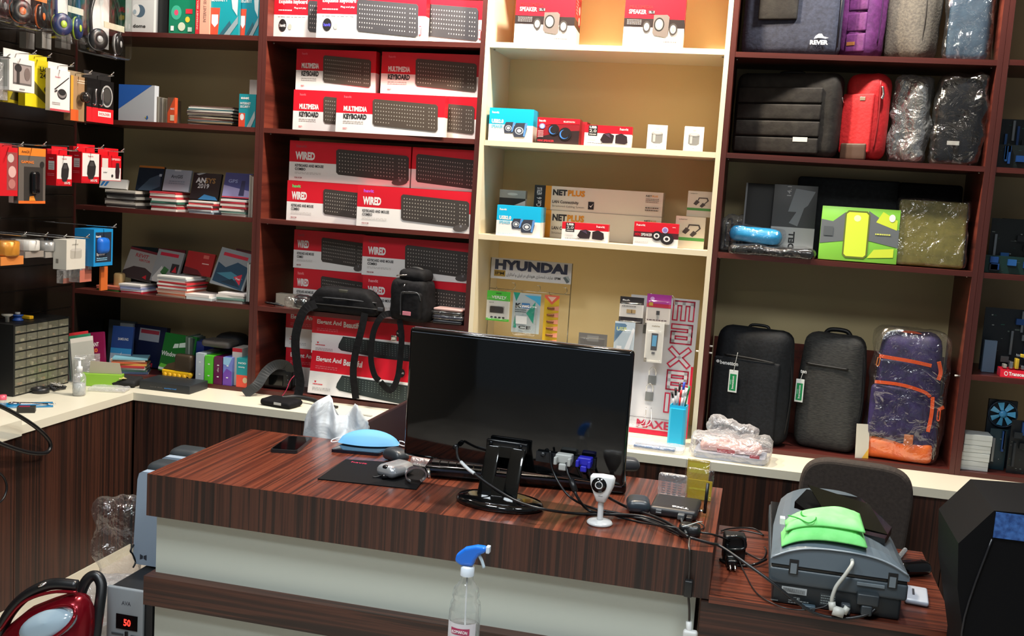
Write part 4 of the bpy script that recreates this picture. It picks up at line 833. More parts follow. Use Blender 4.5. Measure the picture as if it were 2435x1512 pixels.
b = B(); b.add([(-w/2, 0, 0), (w/2, 0, 0), (w/2, .01, .026), (-w/2, .01, .026), (-w/2, .06, 0), (w/2, .06, 0), (w/2, .06, .03), (-w/2, .06, .03)], [(0, 1, 2, 3), (1, 5, 6, 2), (3, 2, 6, 7), (0, 3, 7, 4), (0, 4, 5, 1), (4, 7, 6, 5)], '#d01a30/.3')
b.prints([('c', .15, .5, .05, .3, WHT), ('c', .15, .5, .034, .2, '#d01a30/.3'), ('t', .22, .25, .72, .75, WHT, 'Transcend', .03)], (-w/2, -.0002, 0), (w, 0, 0), (0, .01, .026)); b.build('base', t)
for i in range(5): B().rbox(-.055+i*.02, -.043+i*.02, .015, .045, .031, .045+.012*(i % 3), .002, ['#d9d4c4/.25/.5', '#c9c9cc/.2/.9', '#d8b83a/.3', '#b9b9bd/.2/.9', '#d9d4c4/.25/.5'][i]).build('flash_drive', t)
t = thing('flash_drive', 'yellow flash drive lying on top of the red stand', 'flash drive', (fy(2395, 845, .03).x+.075, .035, Z4+.078), (0, R_(4), 0)); t.location.z = Z4+.0745
B().rbox(-.03, .03, -.008, .008, 0, .012, .002, '#d8b83a/.3').build('body', t); B().rbox(-.046, -.0305, -.006, .006, .002, .010, .001, 'chrome').build('plug', t)
# bottom compartment: white boxes, fan, cards
xa = fy(2283, 1110, .03).x; xb = fy(2350, 1110, .03).x; ww = xb-xa
zz = Z5+.0005
for i, (hh_, dx, rr) in enumerate([(.036, 0, 2), (.032, .001, -2), (.028, .003, 3), (.040, .004, 0)]):
    b = B(); b.rbox(-ww/2, ww/2, 0, .085, 0, hh_-.001, .0015, '#c9cdca/.5'); b.prints([('r', .02, .45, .98, .5, '#a8aca8')], (-ww/2, 0, 0), (ww, 0, 0), (0, 0, hh_))
    tag(b.build('small_box', loc=((xa+xb)/2+dx, .03, zz), rot=R_(rr)), f'small white cardboard box, {ordn(i, 4)} of the stack at the right end', 'box', 'stack of small white boxes'); zz += hh_
t = thing('cooling_fan', 'blue bladed processor fan in the bottom compartment of right bay', 'fan', (fy(2385, 985, .12).x, .12, fy(2385, 985, .12).z))
z0 = t.location.z; t.location.z = Z5+.001
H = z0-Z5
b = B(); b.box(-.05, .05, .012, .03, 0, H+.05, '#15202a/.4'); b.build('heatsink', t)
b = B(); b.lathe([(.048, -.0), (.052, 0), (.052, .012), (.048, .012), (.048, 0)], '#1c2e40/.3', 28, cap=False, M=T(0, .011, H, rx=R_(90))); b.build('frame', t)
b = B(); b.lathe([(0, .0), (.014, .0), (.014, .008), (0, .008)], '#4aa0d8/.3', 16, cap=False, M=T(0, .004, H, rx=R_(90))); b.build('hub', t)
for i in range(7):
    a = i*2*math.pi/7; b = B(); M = T(0, .0, H) @ Matrix.Rotation(a, 4, 'Y')
    b.add([(.0145, -.002, -.004), (.044, -.004, -.01), (.044, .004, .012), (.0145, .003, .006), (.0145, -.0008, -.004), (.044, -.0028, -.01), (.044, .0052, .012), (.0145, .0042, .006)], [(0, 1, 2, 3), (7, 6, 5, 4), (0, 4, 5, 1), (1, 5, 6, 2), (2, 6, 7, 3), (3, 7, 4, 0)], '#5ab4e4/.3', M=M); b.build('blade', t)
board('tall dark blue circuit card standing in bottom compartment of right bay', 'circuit board', 'expansion_card', 2350, 2392, 1020, 1118, .09, '#12303a/.4', 3, 31, zb=Z5)
t = board('second dark circuit card standing right of the tall blue one', 'circuit board', 'expansion_card', 2398, 2450, 1000, 1140, .06, '#14181c/.4', 4, 37, zb=Z5)
# ================================================================ left bay: discs, software boxes, booklets
def slim(name, label, cat, l, r, tp, ym, y, z, d, k, ps, rot=0, rx=0, group=None, spine=None, h=None):
    x0, x1, zt = frame_px(l, r, tp, ym, y); w = x1-x0; h = h or zt-z; w = w/math.cos(R_(rot))
    b = B(); b.box(-w/2, w/2, 0, d, 0, h, k); b.prints(ps, (-w/2, 0, 0), (w, 0, 0), (0, 0, h))
    if spine: b.prints([('r', 0, 0, 1, 1, spine)], (-w/2, d, 0), (0, -d, 0), (0, 0, h))
    o = b.build(name, loc=((x0+x1)/2, y, z+.0005+abs(math.sin(R_(rx)))*d), rot=(R_(rx), 0, R_(rot)))
    return tag(o, label, cat, group)
z = Z1
slim('software_box', 'white software box with round grey emblem at left of top disc shelf', 'software box', 298, 366, -20, 40, .02, z, .03, '#c9c9c6/.4', [('c', .5, .44, .19, .13, '#4e6272'), ('c', .38, .46, .13, .12, '#d9d9d6'), ('c', .33, .42, .06, .05, '#9aa8b0'), ('t', .28, .10, .72, .17, '#3a3836', 'dome', .03), ('t', .35, .80, .85, .84, '#6a6a68', 'ESSENTIAL')], h=.205)
slim('software_box', 'black software box between the white and the green one', 'software box', 366, 398, -20, 40, .05, z, .03, '#17191a/.4', [], h=.2)
slim('software_box', 'green internet security software box on top disc shelf', 'software box', 402, 464, -20, 40, .02, z, .03, '#0f7a58/.35', [('t', .1, .84, .9, .89, WHT, 'Internet Security'), ('t', .1, .76, .8, .8, WHT, 'multi-device'), ('c', .28, .44, .2, .15, '#3aa888'), ('c', .28, .44, .08, .06, '#d8486a'), ('r', .64, .42, .9, .52, '#d02a3a'), ('c', .72, .3, .09, .06, '#d8c23a'), ('c', .5, .15, .14, .09, '#c9d0b8'), ('r', .08, .06, .2, .16, WHT), ('r', .74, .05, .9, .14, '#b8d0c0')], h=.2)
slim('software_box', 'thin red spined software box beside the green one', 'software box', 465, 474, -20, 40, .01, z, .1, '#c32630/.35', [('v', .3, .1, .7, .9, '#e8b8a8', 'INTERNET SECURITY')], h=.2)
slim('software_box', 'thin salmon spined software box on top disc shelf', 'software box', 475, 498, -20, 40, .01, z, .1, '#e0a088/.35', [('v', .35, .25, .65, .95, '#7a5a50', 'INTERNET SECURITY')], h=.2)
def esx(): return [('p', [(.0, 0), (.3, 0), (.36, .56), (.0, .56)], '#dd4a30'), ('p', [(.08, .42), (.3, .42), (.3, .24), (.19, .16), (.08, .24)], WHT), ('t', .06, .78, .66, .86, WHT, 'INTERNET', .02), ('t', .06, .69, .62, .77, WHT, 'SECURITY', .02), ('p', [(.98, 1), (.7, .9), (.78, .55), (.95, .4)], '#b8c4c8'), ('p', [(.5, .0), (.98, .4), (.98, .25), (.7, 0)], '#8a9aa0'), ('p', [(.35, 0), (.7, .3), (.75, .22), (.48, 0)], '#2a5a6a')]
slim('software_box', 'teal Internet Security software box with robot arm, left of the pair', 'software box', 498, 568, -20, 40, .02, z, .03, '#15909a/.35', esx(), h=.2)
slim('software_box', 'teal Internet Security software box next to the dark upright, right of the pair', 'software box', 569, 616, -20, 40, .035, z, .03, '#1a7f92/.35', esx(), h=.2)
z = Z2
slim('software_box', 'white box with blue diagonal corner on the second disc shelf', 'software box', 280, 369, 202, 245, .04, z, .03, '#b9bec4/.4', [('p', [(0, 1), (.93, 1), (0, .32)], '#2a62b8'), ('p', [(.76, .12), (.82, .18), (.84, .1), (.8, .05)], '#2a62a8'), ('c', .77, .12, .02, .02, '#c8b83a')], rot=-4, spine='#2458a8')
for i in range(6):
    slim('disc_case', f'{["leftmost", "second", "third", "fourth", "fifth", "rightmost"][i]} of six thin disc cases beside the blue and white box', 'disc case', 371+i*4.6, 374.6+i*4.6, 230+i, 262, .05, z, .11, ['#7a7266/.3', '#8f8a7e/.3', '#6a6660/.3', '#9a958a/.3', '#77705f/.3', '#85796a/.3'][i], [], group='thin disc cases on edge on second shelf')
slim('disc_case', 'orange and red disc case with barcode standing on second disc shelf', 'disc case', 398, 416, 232, 262, .04, z, .02, '#c9502e/.4', [('p', [(0, 1), (0, .4), (.9, 1)], '#6a4a3a'), ('t', .4, .52, .95, .6, WHT, 'MAX'), ('r', .4, .1, .95, .32, '#d8c8a8')], rot=-4)
# flat stack of leaflets and cases
def pile(px_c, ytop, ybot, z, y, w, d, n, cols, what, group, name='disc_case', hmul=1, rot0=0, seed=1, jitter=.006, capps=None, cat=None):
    rr = random.Random(seed); xc = fy(px_c, (ytop+ybot)/2, y).x; zt = fy(px_c, ytop, y).z; H = (zt-z)*hmul; e = H/n; zz = z+.0004
    for i in range(n):
        b = B(); ww = w*rr.uniform(.94, 1); b.box(-ww/2, ww/2, 0, d, 0, e-.0006, cols[i % len(cols)])
        if e > .004: b.prints([('r', .02, .12, .985, .3, '#3a3634')] if rr.random() < .3 else [('r', .02, .1, .98, .22, '#d8d4cc')], (-ww/2, 0, 0), (ww, 0, 0), (0, 0, e-.0006))
        if i == n-1 and capps: b.prints(capps, (-ww/2, 0, e-.0006), (ww, 0, 0), (0, d, 0))
        o = b.build(name, loc=(xc+rr.uniform(-jitter, jitter), y+rr.uniform(0, jitter), zz), rot=R_(rot0+rr.uniform(-3, 3)))
        tag(o, f'{ordn(i, n)} {what}', cat or name.replace('_', ' '), group); zz += e
    return zz
cs1 = ['#2a2422', '#8a7a5a', '#3a4a4c', '#6a3a30', '#b0a890', '#1e1c1c', '#c8c0a8', '#4a3838', '#c9c4b8', '#2c5a60', '#d8d4cc', '#5a4038']
pile(498, 252, 296, Z2, .03, .215, .13, 12, cs1, 'leaflet of the flat stack on second disc shelf', 'flat leaflets on second disc shelf', name='leaflet', seed=3, rot0=1)
slim('software_box', 'small teal Internet Security box at right end of second disc shelf', 'software box', 568, 608, 224, 262, .02, Z2, .03, '#1b8f9c/.35', [('r', 0, 0, .38, .42, '#dd4a30'), ('c', .2, .3, .12, .1, WHT), ('t', .1, .84, .6, .92, WHT, 'eset', .03), ('t', .08, .68, .7, .75, WHT, 'INTERNET'), ('t', .08, .58, .66, .65, WHT, 'SECURITY'), ('p', [(.5, 0), (.95, .5), (.98, .3), (.75, 0)], '#a8b4b8')])
t = tag(slim('leaflet', 'pale leaflet standing behind the small teal box', 'leaflet', 592, 612, 190, 250, .09, Z2, .003, '#c9c0bc/.5', []), 'pale leaflet standing behind the small teal box', 'leaflet')
# third shelf: leaning covers and four piles
z = Z3
def lean(label, l, r, tp, bt, y, k, ps, rx=-16, rot=0, d=.014, name='disc_case', cat='disc case', zb=None, rollr=0):
    x0, x1, zt = frame_px(l, r, tp, (tp+bt)/2, y); zb = fy((l+r)/2, bt, y).z if zb is None else zb; w = x1-x0; h = (zt-zb)/math.cos(R_(rx))
    b = B(); b.box(-w/2, w/2, 0, d, 0, h, k); b.prints(ps, (-w/2, 0, 0), (w, 0, 0), (0, 0, h))
    o = b.build(name, loc=((x0+x1)/2, y, zb+.001+abs(math.sin(R_(rx)))*d+abs(math.sin(R_(rollr)))*w/2), rot=(R_(rx), R_(rollr), R_(rot))); return tag(o, label, cat)
zt1 = pile(285, 452, 490, z, .02, .155, .13, 6, ['#2e2a2a', '#b8b2a8', '#4a4440', '#8a8a86', '#1c1a1c', '#c0bab0'], 'dark disc case, leftmost pile, third shelf', 'leftmost pile of disc cases on third shelf', seed=11)
zt2 = pile(388, 456, 500, z, .015, .13, .13, 8, ['#d8d4cc', '#b8343c', '#d0ccc4', '#3a6a5a', '#e0dcd4', '#c04048', '#dcd4cc', '#b83038'], 'disc case of the pile under the pale grey cover', 'second pile of disc cases on third shelf', seed=12)
zt3 = pile(475, 478, 508, z, .012, .12, .13, 6, ['#8a9aa8', '#c8d0d4', '#c83038', '#e0dcd6', '#d84048', '#e8e0d8'], 'disc case of the pile under the black cover', 'third pile of disc cases on third shelf', seed=13)
zt4 = pile(553, 474, 514, z, .01, .12, .13, 7, ['#c8c4bc', '#5a7a70', '#e0d8d0', '#b0303a', '#d8ccc4', '#c8384a', '#e0d8d4'], 'disc case of the pile under the purple cover', 'rightmost pile of disc cases on third shelf', seed=14)
lean('dark blue disc case with orange top leaning at left above the piles', 322, 382, 397, 452, .08, '#1a2230/.25', [('r', 0, .92, 1, 1, '#b06a28'), ('p', [(.1, .0), (.5, .5), (.9, .7), (.95, .2), (.6, 0)], '#39485a'), ('r', .85, .6, .95, .7, '#a8b4c0')], zb=zt1)
lean('pale grey disc case leaning on its pile', 386, 448, 406, 460, .075, '#8a95a2/.35', [('t', .25, .6, .7, .76, '#2a3038', 'ArcGIS', .02), ('l', .2, .3, .8, .5, '#6a7886', 2), ('r', .35, .93, .6, 1, '#b8c0c8')], zb=zt2)
lean('black disc case with year 2019 leaning on its pile', 451, 518, 414, 478, .07, '#14171a/.3', [('t', .12, .62, .48, .82, '#c8ccd0', 'AN', .04), ('t', .46, .62, .82, .82, '#8a6a3a', 'SYS', .03), ('t', .22, .42, .62, .60, '#c8ccd0', '2019', .02), ('p', [(.3, 0), (.5, .2), (.9, .12), (1, 0)], '#2a6a9a'), ('p', [(.1, .95), (.3, 1), (.45, 1), (.2, .9)], '#9aa0a4')], zb=zt3)
lean('purple blue disc case leaning on the rightmost pile', 528, 592, 414, 474, .06, '#3a3f78/.3', [('p', [(0, 0), (1, 0), (1, .3), (0, .5)], '#8a86b0'), ('t', .15, .6, .5, .74, '#8a9ac8', 'GPS', .02), ('p', [(.6, .1), (.8, .1), (.78, .7), (.65, .7)], '#2a2c50'), ('r', 0, 0, 1, .05, '#c03848')], zb=zt4)
for i in range(3):
    slim('disc_case', f'thin disc case standing against the dark upright, {["left", "middle", "right"][i]} of three on third shelf', 'disc case', 592+i*3.4, 594.6+i*3.4, 416+i*2, 460, .02, Z3, .12, ['#a8a29a/.3', '#8a847c/.3', '#b0aaa2/.3'][i], [], group='disc cases on edge at end of third shelf')
lean('white envelope with blue stripes lying against the red wall packs', 236, 300, 428, 450, .06, '#c8c8c6/.4', [('p', [(.02, .2), (.1, .2), (.2, .7), (.1, .7)], '#2a72b8'), ('p', [(.16, .2), (.24, .2), (.34, .7), (.24, .7)], '#2a72b8')], zb=zt1, name='envelope', cat='envelope')
# fourth shelf
z = Z4
def cov(k2='#b8343c'): return [('r', .12, .80, .82, .88, '#b8203a'), ('t', .2, .66, .7, .76, '#8a3a40', 'REVIT', .02)]
zt1 = pile(310, 672, 700, z, .02, .11, .13, 5, ['#c02a3a', '#d8d4d8', '#8a92b8', '#c8c8d8', '#e0dcd8'], 'booklet of the left pile on fourth shelf', 'left booklet pile on fourth shelf', name='booklet', seed=21, hmul=.85)
zt2 = pile(407, 657, 708, z, .01, .155, .15, 11, ['#b8a08a', '#c86a48', '#d8b8a0', '#c87a68', '#e0dcd4', '#c83840', '#e4dcd4', '#c83038', '#dcd4cc', '#b8c0c4', '#e4e2dc'], 'booklet of the tall pile on fourth shelf', 'tall booklet pile on fourth shelf', name='booklet', seed=22, rot0=-6, capps=[('r', .1, .2, .9, .8, '#d4d8d8')])
zt3 = pile(470, 700, 712, z, .005, .12, .13, 2, ['#c8d0d0', '#d8d0cc'], 'thin booklet lying right of the tall pile on fourth shelf', 'thin booklets on fourth shelf', name='booklet', seed=23)
zt4 = pile(545, 697, 720, z, .005, .13, .13, 4, ['#c8c4bc', '#6a8a80', '#d8d0c8', '#e0d8d4'], 'booklet under the sea picture cover on fourth shelf', 'booklets at right end of fourth shelf', name='booklet', seed=24)
slim('poster_card', 'long dark card standing behind the covers on the fourth disc shelf', 'card', 312, 440, 590, 630, .2, z, .006, '#1f2a2c/.4', [('r', .5, .9, 1, 1, '#7a2a30')])
lean('disc case with dark car picture, leftmost on fourth shelf', 288, 356, 602, 668, .1, '#9a9490/.3', [('p', [(0, 0), (1, 0), (1, .28), (.7, .42), (.3, .4), (0, .2)], '#3a2a2a'), ('r', .0, .92, 1, 1, '#6a2028'), ('t', .25, .72, .7, .84, '#a83a40', 'REVIT', .02), ('t', .4, .6, .8, .68, '#a83a40', 'VEKTOR'), ('p', [(.7, .1), (.82, .2), (.86, .05)], '#c8202c')], zb=zt1, rx=-20, rollr=8)
lean('disc case with red header, white cubes and small plant, second on fourth shelf', 356, 418, 603, 660, .09, '#8f8f90/.3', [('r', .12, .82, .82, .92, '#b8203a'), ('p', [(.05, .1), (.3, .5), (.6, .2), (.5, 0), (.1, 0)], '#c8c4c0'), ('p', [(.3, .3), (.4, .5), (.6, .42), (.5, .2)], '#3a6a3a'), ('r', .66, .34, .94, .62, '#2a2628'), ('p', [(.72, .36), (.82, .56), (.9, .36)], '#c8202c')], zb=zt1, rx=-20, rollr=5)
lean('red disc case leaning behind the tall pile on fourth shelf', 435, 500, 606, 668, .10, '#9c2020/.3', [('p', [(0, 0), (.7, 0), (.5, .22), (0, .3)], '#5a1518'), ('r', .6, .75, .8, .9, '#c05a50'), ('r', .6, .5, .85, .54, '#d8b0a8')], zb=Z4+.09, rx=-18, rollr=4)
lean('disc case with blue sea picture and red header leaning on fourth shelf', 498, 578, 606, 702, .06, '#8a9094/.3', [('r', .12, .80, .85, .89, '#c0243a'), ('p', [(.05, .08), (.95, .0), (.95, .62), (.6, .7), (.3, .5), (.05, .6)], '#1a3f58'), ('p', [(.1, .3), (.5, .42), (.9, .3), (.6, .2)], '#3f7f94'), ('p', [(.3, .1), (.6, .25), (.9, .06)], '#0f2a3c'), ('p', [(.62, .3), (.84, .42), (.86, .12)], '#d02a40'), ('t', .68, .25, .82, .31, WHT, 'Vue')], zb=zt4, rx=-20, rollr=9)
lean('dark red disc case standing right behind the sea picture cover', 540, 592, 600, 700, .1, '#3c1a1e/.3', [('r', .1, .86, .9, .95, '#6a1f28')], zb=zt4, rx=-14, rollr=6)
b = B()
for i in range(2):
    slim('disc_case', f'thin disc case leaning on the dark upright on fourth shelf, {["left", "right"][i]} of two', 'disc case', 587+i*4, 590+i*4, 625+i*4, 670, .02, Z4+.012, .12, ['#a8a8a4/.3', '#c0c0bc/.3'][i], [], group='leaning cases at end of fourth shelf')
# ================================================================ left bay, bottom: on board and worktop
zb5 = Z5
lean('grey folder standing behind the blue booklet at the left end', 254, 318, 764, 880, .22, '#5a6266/.5', [], zb=zb5, rx=-4, name='folder', cat='folder')
lean('pale grey box file standing behind the blue white booklets', 282, 312, 770, 880, .16, '#8a8e90/.5', [('r', .1, .05, .4, .7, '#a8acb0'), ('c', .5, .22, .2, .06, '#c84a50')], zb=zb5, rx=-3, name='box_file', cat='box file')
lean('dark blue box with silver label leaning at back of bottom compartment', 308, 385, 780, 905, .17, '#161d3c/.35', [('r', .18, .62, .8, .92, '#9a9ca4'), ('r', .22, .8, .78, .89, '#a03040'), ('r', .55, .0, .7, .1, '#c03040')], zb=zb5, rx=-9, d=.03, name='software_box', cat='software box', rollr=2)
lean('green software box with white window emblem leaning behind the yellow model truck', 376, 452, 803, 905, .10, '#1a6a28/.3', [('t', .0, .40, .55, .52, WHT, 'Windows', .02), ('p', [(.32, .62), (.48, .65), (.48, .76), (.35, .74)], '#d8e8d8'), ('p', [(.5, .655), (.7, .69), (.7, .82), (.5, .77)], '#d8e8d8'), ('p', [(.0, .1), (.4, .05), (.75, .2), (.7, .26), (.35, .16), (.05, .2)], '#6ac23a'), ('p', [(.0, .04), (.4, .0), (.7, .12), (.7, .16), (.35, .08), (0, .1)], '#e4ece0')], zb=zb5, rx=-14, d=.02, name='software_box', cat='software box', rollr=3)
for i, (k, l) in enumerate([('#5a6a5e', 440), ('#8a948c', 446), ('#4a564e', 452)]):
    slim('disc_case', f'thin disc case standing right of the green software box, {["left", "middle", "right"][i]} of three', 'disc case', l, l+5, 800+i*3, 860, .12, zb5, .11, k+'/.3', [], group='thin cases beside the green box')
slim('folder', 'blue folder spine behind the white binder', 'folder', 458, 484, 812, 860, .14, zb5, .1, '#1d2f78/.4', [])
# binders: four spines
for i, (l, r, k, lab, tp) in enumerate([(465, 484, '#a9b3bc/.3', 'white grey binder with two rings, leftmost of the row', 840), (486, 506, '#4fb82a/.3', 'bright green binder in the row', 846), (508, 528, '#5a1442/.3', 'dark maroon binder in the row', 849), (530, 551, '#6a78c0/.3', 'blue and violet binder in the row', 850)]):
    ps = [('c', .5, .70, .13, .022, '#d8dcd8'), ('c', .5, .28, .13, .022, '#d8dcd8')]
    if i == 3: ps = [('p', [(0, .0), (1, 0), (1, .5), (.4, .6), (0, .4)], '#6a3fa0'), ('p', [(0, 1), (1, 1), (.6, .7), (0, .75)], '#8ab8d8')]+ps
    if i == 2: ps += [('v', .4, .45, .6, .62, '#b8a8b0', 'office')]
    slim('binder', lab, 'binder', l, r, tp, 890, .008, zb5, .14, k, ps)
slim('software_box', 'red topped white box standing right of the binders', 'software box', 551, 574, 828, 890, .03, zb5, .1, '#c4bcb4/.4', [('r', 0, .9, 1, 1, '#b82030')])
slim('software_box', 'teal and orange software box spine at right end of the binder row', 'software box', 562, 590, 852, 895, .005, zb5, .1, '#1a8a90/.35', [('r', 0, 0, 1, .42, '#dd4a34'), ('t', .15, .8, .8, .86, WHT, 'NOD'), ('t', .15, .66, .7, .72, WHT, 'security'), ('c', .75, .25, .2, .1, '#c9b08a')])
for i in range(2):
    lean(f'glossy disc case with red, white and blue cover leaning at right end, {["left", "right"][i]} of two', 576+i*8, 592+i*6, 862+i*2, 936, -.004-.0*i+.02*(1-i)-.01, '#b9bcc4/.25', [('p', [(0, 0), (.6, 0), (1, 1), (.4, 1)], '#d03a3a' if i == 0 else '#5a4aa0'), ('p', [(.6, 0), (1, 0), (1, .8)], '#3a5ab0')], zb=zb5 if i == 0 else CT, rx=-6, d=.004, rollr=14) if i == 0 else None
# grey headset-like pouch on the binders
t = thing('pouch', 'grey oval pouch lying on top of the binders', 'pouch', (fy(520, 835, .06).x, .075, fy(520, 848, .03).z+.004))
t.location.z = max(t.location.z, zb5+.157)
B().soft(0, 0, .016, (.07, .05, .016), .015, '#4a4642/.6', n=10, nz=.004, fr=14).build('body', t)
B().tube([(-.06, -.03, .02), (0, -.045, .024), (.06, -.03, .02)], .0025, '#2a2826', n=5).build('zipper', t)
t = thing('helmet_case', 'black rounded case behind the grey pouch', 'case', (fy(548, 810, .2).x, .22, zb5+.001))
B().soft(0, 0, .1, (.075, .07, .1), .05, '#17181a/.6', n=10).build('body', t)
# black flat box with blue print in front on the worktop
a = fz(327, 922, CT+.02); 
t = thing('flat_box', 'flat black box with blue printed line on worktop corner', 'box', (0, 0, 0))
q = fz(390, 930, CT)
x0 = fz(327, 925, CT); x1 = fz(460, 935, CT)
w = x1.x-x0.x
t.location = ((x0.x+x1.x)/2, -.165, CT+.001); 
b = B(); b.rbox(-w/2, w/2, 0, .15, 0, .036, .002, '#22262a/.45'); b.prints([('t', .22, .35, .47, .48, '#5a5654', 'hard disk'), ('t', .5, .33, .74, .5, '#3a8ad8', 'external')], (-w/2, -.0004, 0), (w, 0, 0), (0, 0, .036)); b.build('body', t)
# toy truck
t = thing('toy_truck', 'yellow and brown model truck in front of the green software box', 'toy truck', (fy(418, 890, .03).x, .05, zb5+.001), R_(-6))
b = B(); b.rbox(-.075, .07, -.02, .02, .012, .034, .006, '#e8b818/.35'); b.build('chassis', t)
b = B(); b.soft(.035, 0, .07, (.045, .02, .04), .012, '#3a2e20/.5', n=7); b.build('cab', t)
b = B(); b.prism([(-.07, .036), (.0, .036), (.0, .075), (-.045, .06)], '#4a3a26/.5', -.016, .016); b.build('load', t)
for i, x in enumerate((-.055, -.03, -.005, .02, .048)):
    B().lathe([(.0, -.004), (.011, -.004), (.011, .004), (.0, .004)], '#c89a10/.4', 14, cap=False, M=T(x, -.022, .011, rx=R_(90))).build('wheel', t)
B().lathe([(.0, -.004), (.012, -.004), (.012, .004), (0, .004)], '#e8b818/.35', 16, cap=False, M=T(.078, -.02, .022, rx=R_(90))).build('roller', t)
b = B(); b.box(-.07, .08, -.06, .02, 0, .0015, '#c8beb0/.5'); tag(b.build('paper', loc=(fy(410, 915, .0).x, .035, zb5+.0004), rot=R_(-5)), 'pale paper sheet under the toy truck', 'paper')
# booklets: fan of books left
p0 = fz(295, 900, CT)
pile_z = CT+.0005
xc, yc_ = fz(305, 895, CT).x, fz(305, 895, CT).y+.02
cols = ['#c8bca0', '#b8c0b0', '#3a4a66', '#38584e', '#d8d4cc', '#a83038', '#c8a050', '#b85a38', '#d0b8a0', '#7ab0c0']
rr = random.Random(8); zz = pile_z
for i in range(10):
    b = B(); b.box(-.075, .075, -.05, .05, 0, .0085, cols[i]); b.prints([('r', .01, .15, .99, .85, '#d0c8b4')], (.0755, -.05, 0), (0, .1, 0), (0, 0, .0085))
    tag(b.build('booklet', loc=(xc+rr.uniform(-.008, .008), max(yc_, -.08)+rr.uniform(-.005, .005), zz), rot=R_(24+rr.uniform(-7, 7))), f'{ordn(i, 10)} book of the colourful pile lying on the worktop corner', 'book', 'pile of books on the worktop corner'); zz += .009
# upright magazines in clear holder
t = thing('magazine_holder', 'clear plastic holder in front of the magazines on left worktop', 'holder', (-.74, -.13, CT+.001), R_(60))
b = B(); b.box(-.055, .055, -.05, -.048, 0, .12, 'film_fog'); b.build('front_panel', t); B().box(-.055, .055, .04, .042, 0, .13, 'film_fog').build('back_panel', t); B().box(-.055, .055, -.0478, .0398, 0, .002, 'film_fog').build('base', t)
hx, hy = t.location.x, t.location.y
for i, (k, lab) in enumerate([('#c9c4bc', 'white edged magazine, front one in the clear holder'), ('#2a7a5a', 'green topped magazine in the clear holder'), ('#c02a30', 'red topped magazine at back of the clear holder')]):
    b = B(); b.box(-.05, .05, 0, .006, 0, .19+.008*i, k+'/.4'); b.prints([('r', 0, 0, 1, .9, '#a8a8a0')], (-.05, 0, 0), (.1, 0, 0), (0, 0, .19+.008*i))
    th = R_(60); ly = -.025+.022*i
    tag(b.build('magazine', loc=(hx-math.sin(th)*ly, hy+math.cos(th)*ly, CT+.0035), rot=(0, R_(-5), th)), lab, 'magazine')
def stand_at(name, label, cat, px, pyb, w, h, d, k, ps, rot, z=CT, rx=-8, dy=0, ry=0):
    q = fz(px, pyb, z); b = B(); b.box(-w/2, w/2, 0, d, 0, h, k); b.prints(ps, (-w/2, 0, 0), (w, 0, 0), (0, 0, h))
    return tag(b.build(name, loc=(q.x, q.y+dy, z+.001+abs(math.sin(R_(rx)))*d), rot=(R_(rx), R_(ry), R_(rot))), label, cat)
stand_at('software_box', 'magenta software box leaning on left worktop', 'software box', 226, 892, .115, .19, .02, '#7a1240/.35', [('t', .2, .66, .8, .76, WHT, 'ASSISTANT', .02), ('t', .25, .52, .75, .62, '#e8783a', '2020', .03), ('c', .3, .3, .12, .07, '#c03a60')], 14, rx=-12, dy=-.02, ry=-8)
stand_at('booklet', 'blue and white booklet leaning behind the book pile', 'booklet', 270, 885, .10, .20, .012, '#2a4a8a/.35', [('r', 0, 0, 1, .38, '#b8c8d8'), ('r', 0, .38, 1, .5, '#3a98d0'), ('t', .3, .68, .8, .74, WHT, 'SAMSUNG', .02), ('p', [(.4, .3), (.55, .42), (.5, .28)], WHT)], 6, rx=-10, dy=.04, z=Z5)
q = V(-.60, -.20, 0)
t = thing('green_box', 'green and cream open carton behind the pump bottle', 'carton', (q.x+.01, q.y-.01, CT+.001), R_(20))
b = B(); b.rbox(-.085, .085, 0, .04, 0, .052, .001, '#86b836/.4'); b.build('body', t); b = B(); b.prism([(-.055, .053), (.08, .053), (.07, .1), (-.05, .105)], '#a8a08c/.5', .018, .022, M=T(0, 0, 0, rx=0)); b.build('flap', t)
# pump bottle
q = fz(188, 940, CT); t = thing('sanitizer_bottle', 'small clear pump bottle with white top standing on left worktop', 'bottle', (q.x, q.y, CT+.001))
B().lathe([(.0, 0), (.024, 0), (.026, .006), (.026, .075), (.02, .088), (.011, .094), (.011, .1)], 'film_fog', 22, cap=False).build('body', t)
B().lathe([(0, .004), (.0225, .004), (.0225, .05), (0, .05)], '#b9c0c0/.2', 20, cap=False).build('liquid', t)
b = B(); b.lathe([(.0125, .094), (.0125, .118), (.006, .122), (.006, .146)], '#d4d6d6/.3', 16); b.rbox(-.022, .008, -.006, .006, .1465, .156, .002, '#d4d6d6/.3'); b.build('pump', t)
# clutter: black cloth with yellow note, cables, clear bag, scissors pack, small black box
q = fz(300, 918, CT)
t = thing('cap', 'black crumpled cap with yellow note on the worktop corner', 'cap', (q.x-.05, q.y+.005, CT+.001), R_(10))
B().soft(0, 0, .018, (.1, .05, .018), .016, '#131314/.8', n=12, nz=.014, fr=18).build('body', t)
b = B(); b.prismz([(-.0, -.012), (.03, -.03), (.045, -.018), (.06, -.035), (.075, -.005), (.01, .02)], '#c8b878/.6', .0385, .0395); tag(b.build('paper_note', loc=(q.x-.05, q.y-.005, CT+.001), rot=R_(-14)), 'torn yellow paper note lying on the black cap', 'paper note')
q = fz(255, 930, CT)
t = thing('plastic_bag', 'clear plastic bag lying flat on left worktop beside the pump bottle', 'plastic bag', (q.x, q.y+.015, CT+.001), R_(15))
B().soft(0, 0, .008, (.075, .04, .007), .006, 'film_fog', n=12, nz=.006, fr=26).build('body', t)
q = fz(120, 925, CT)
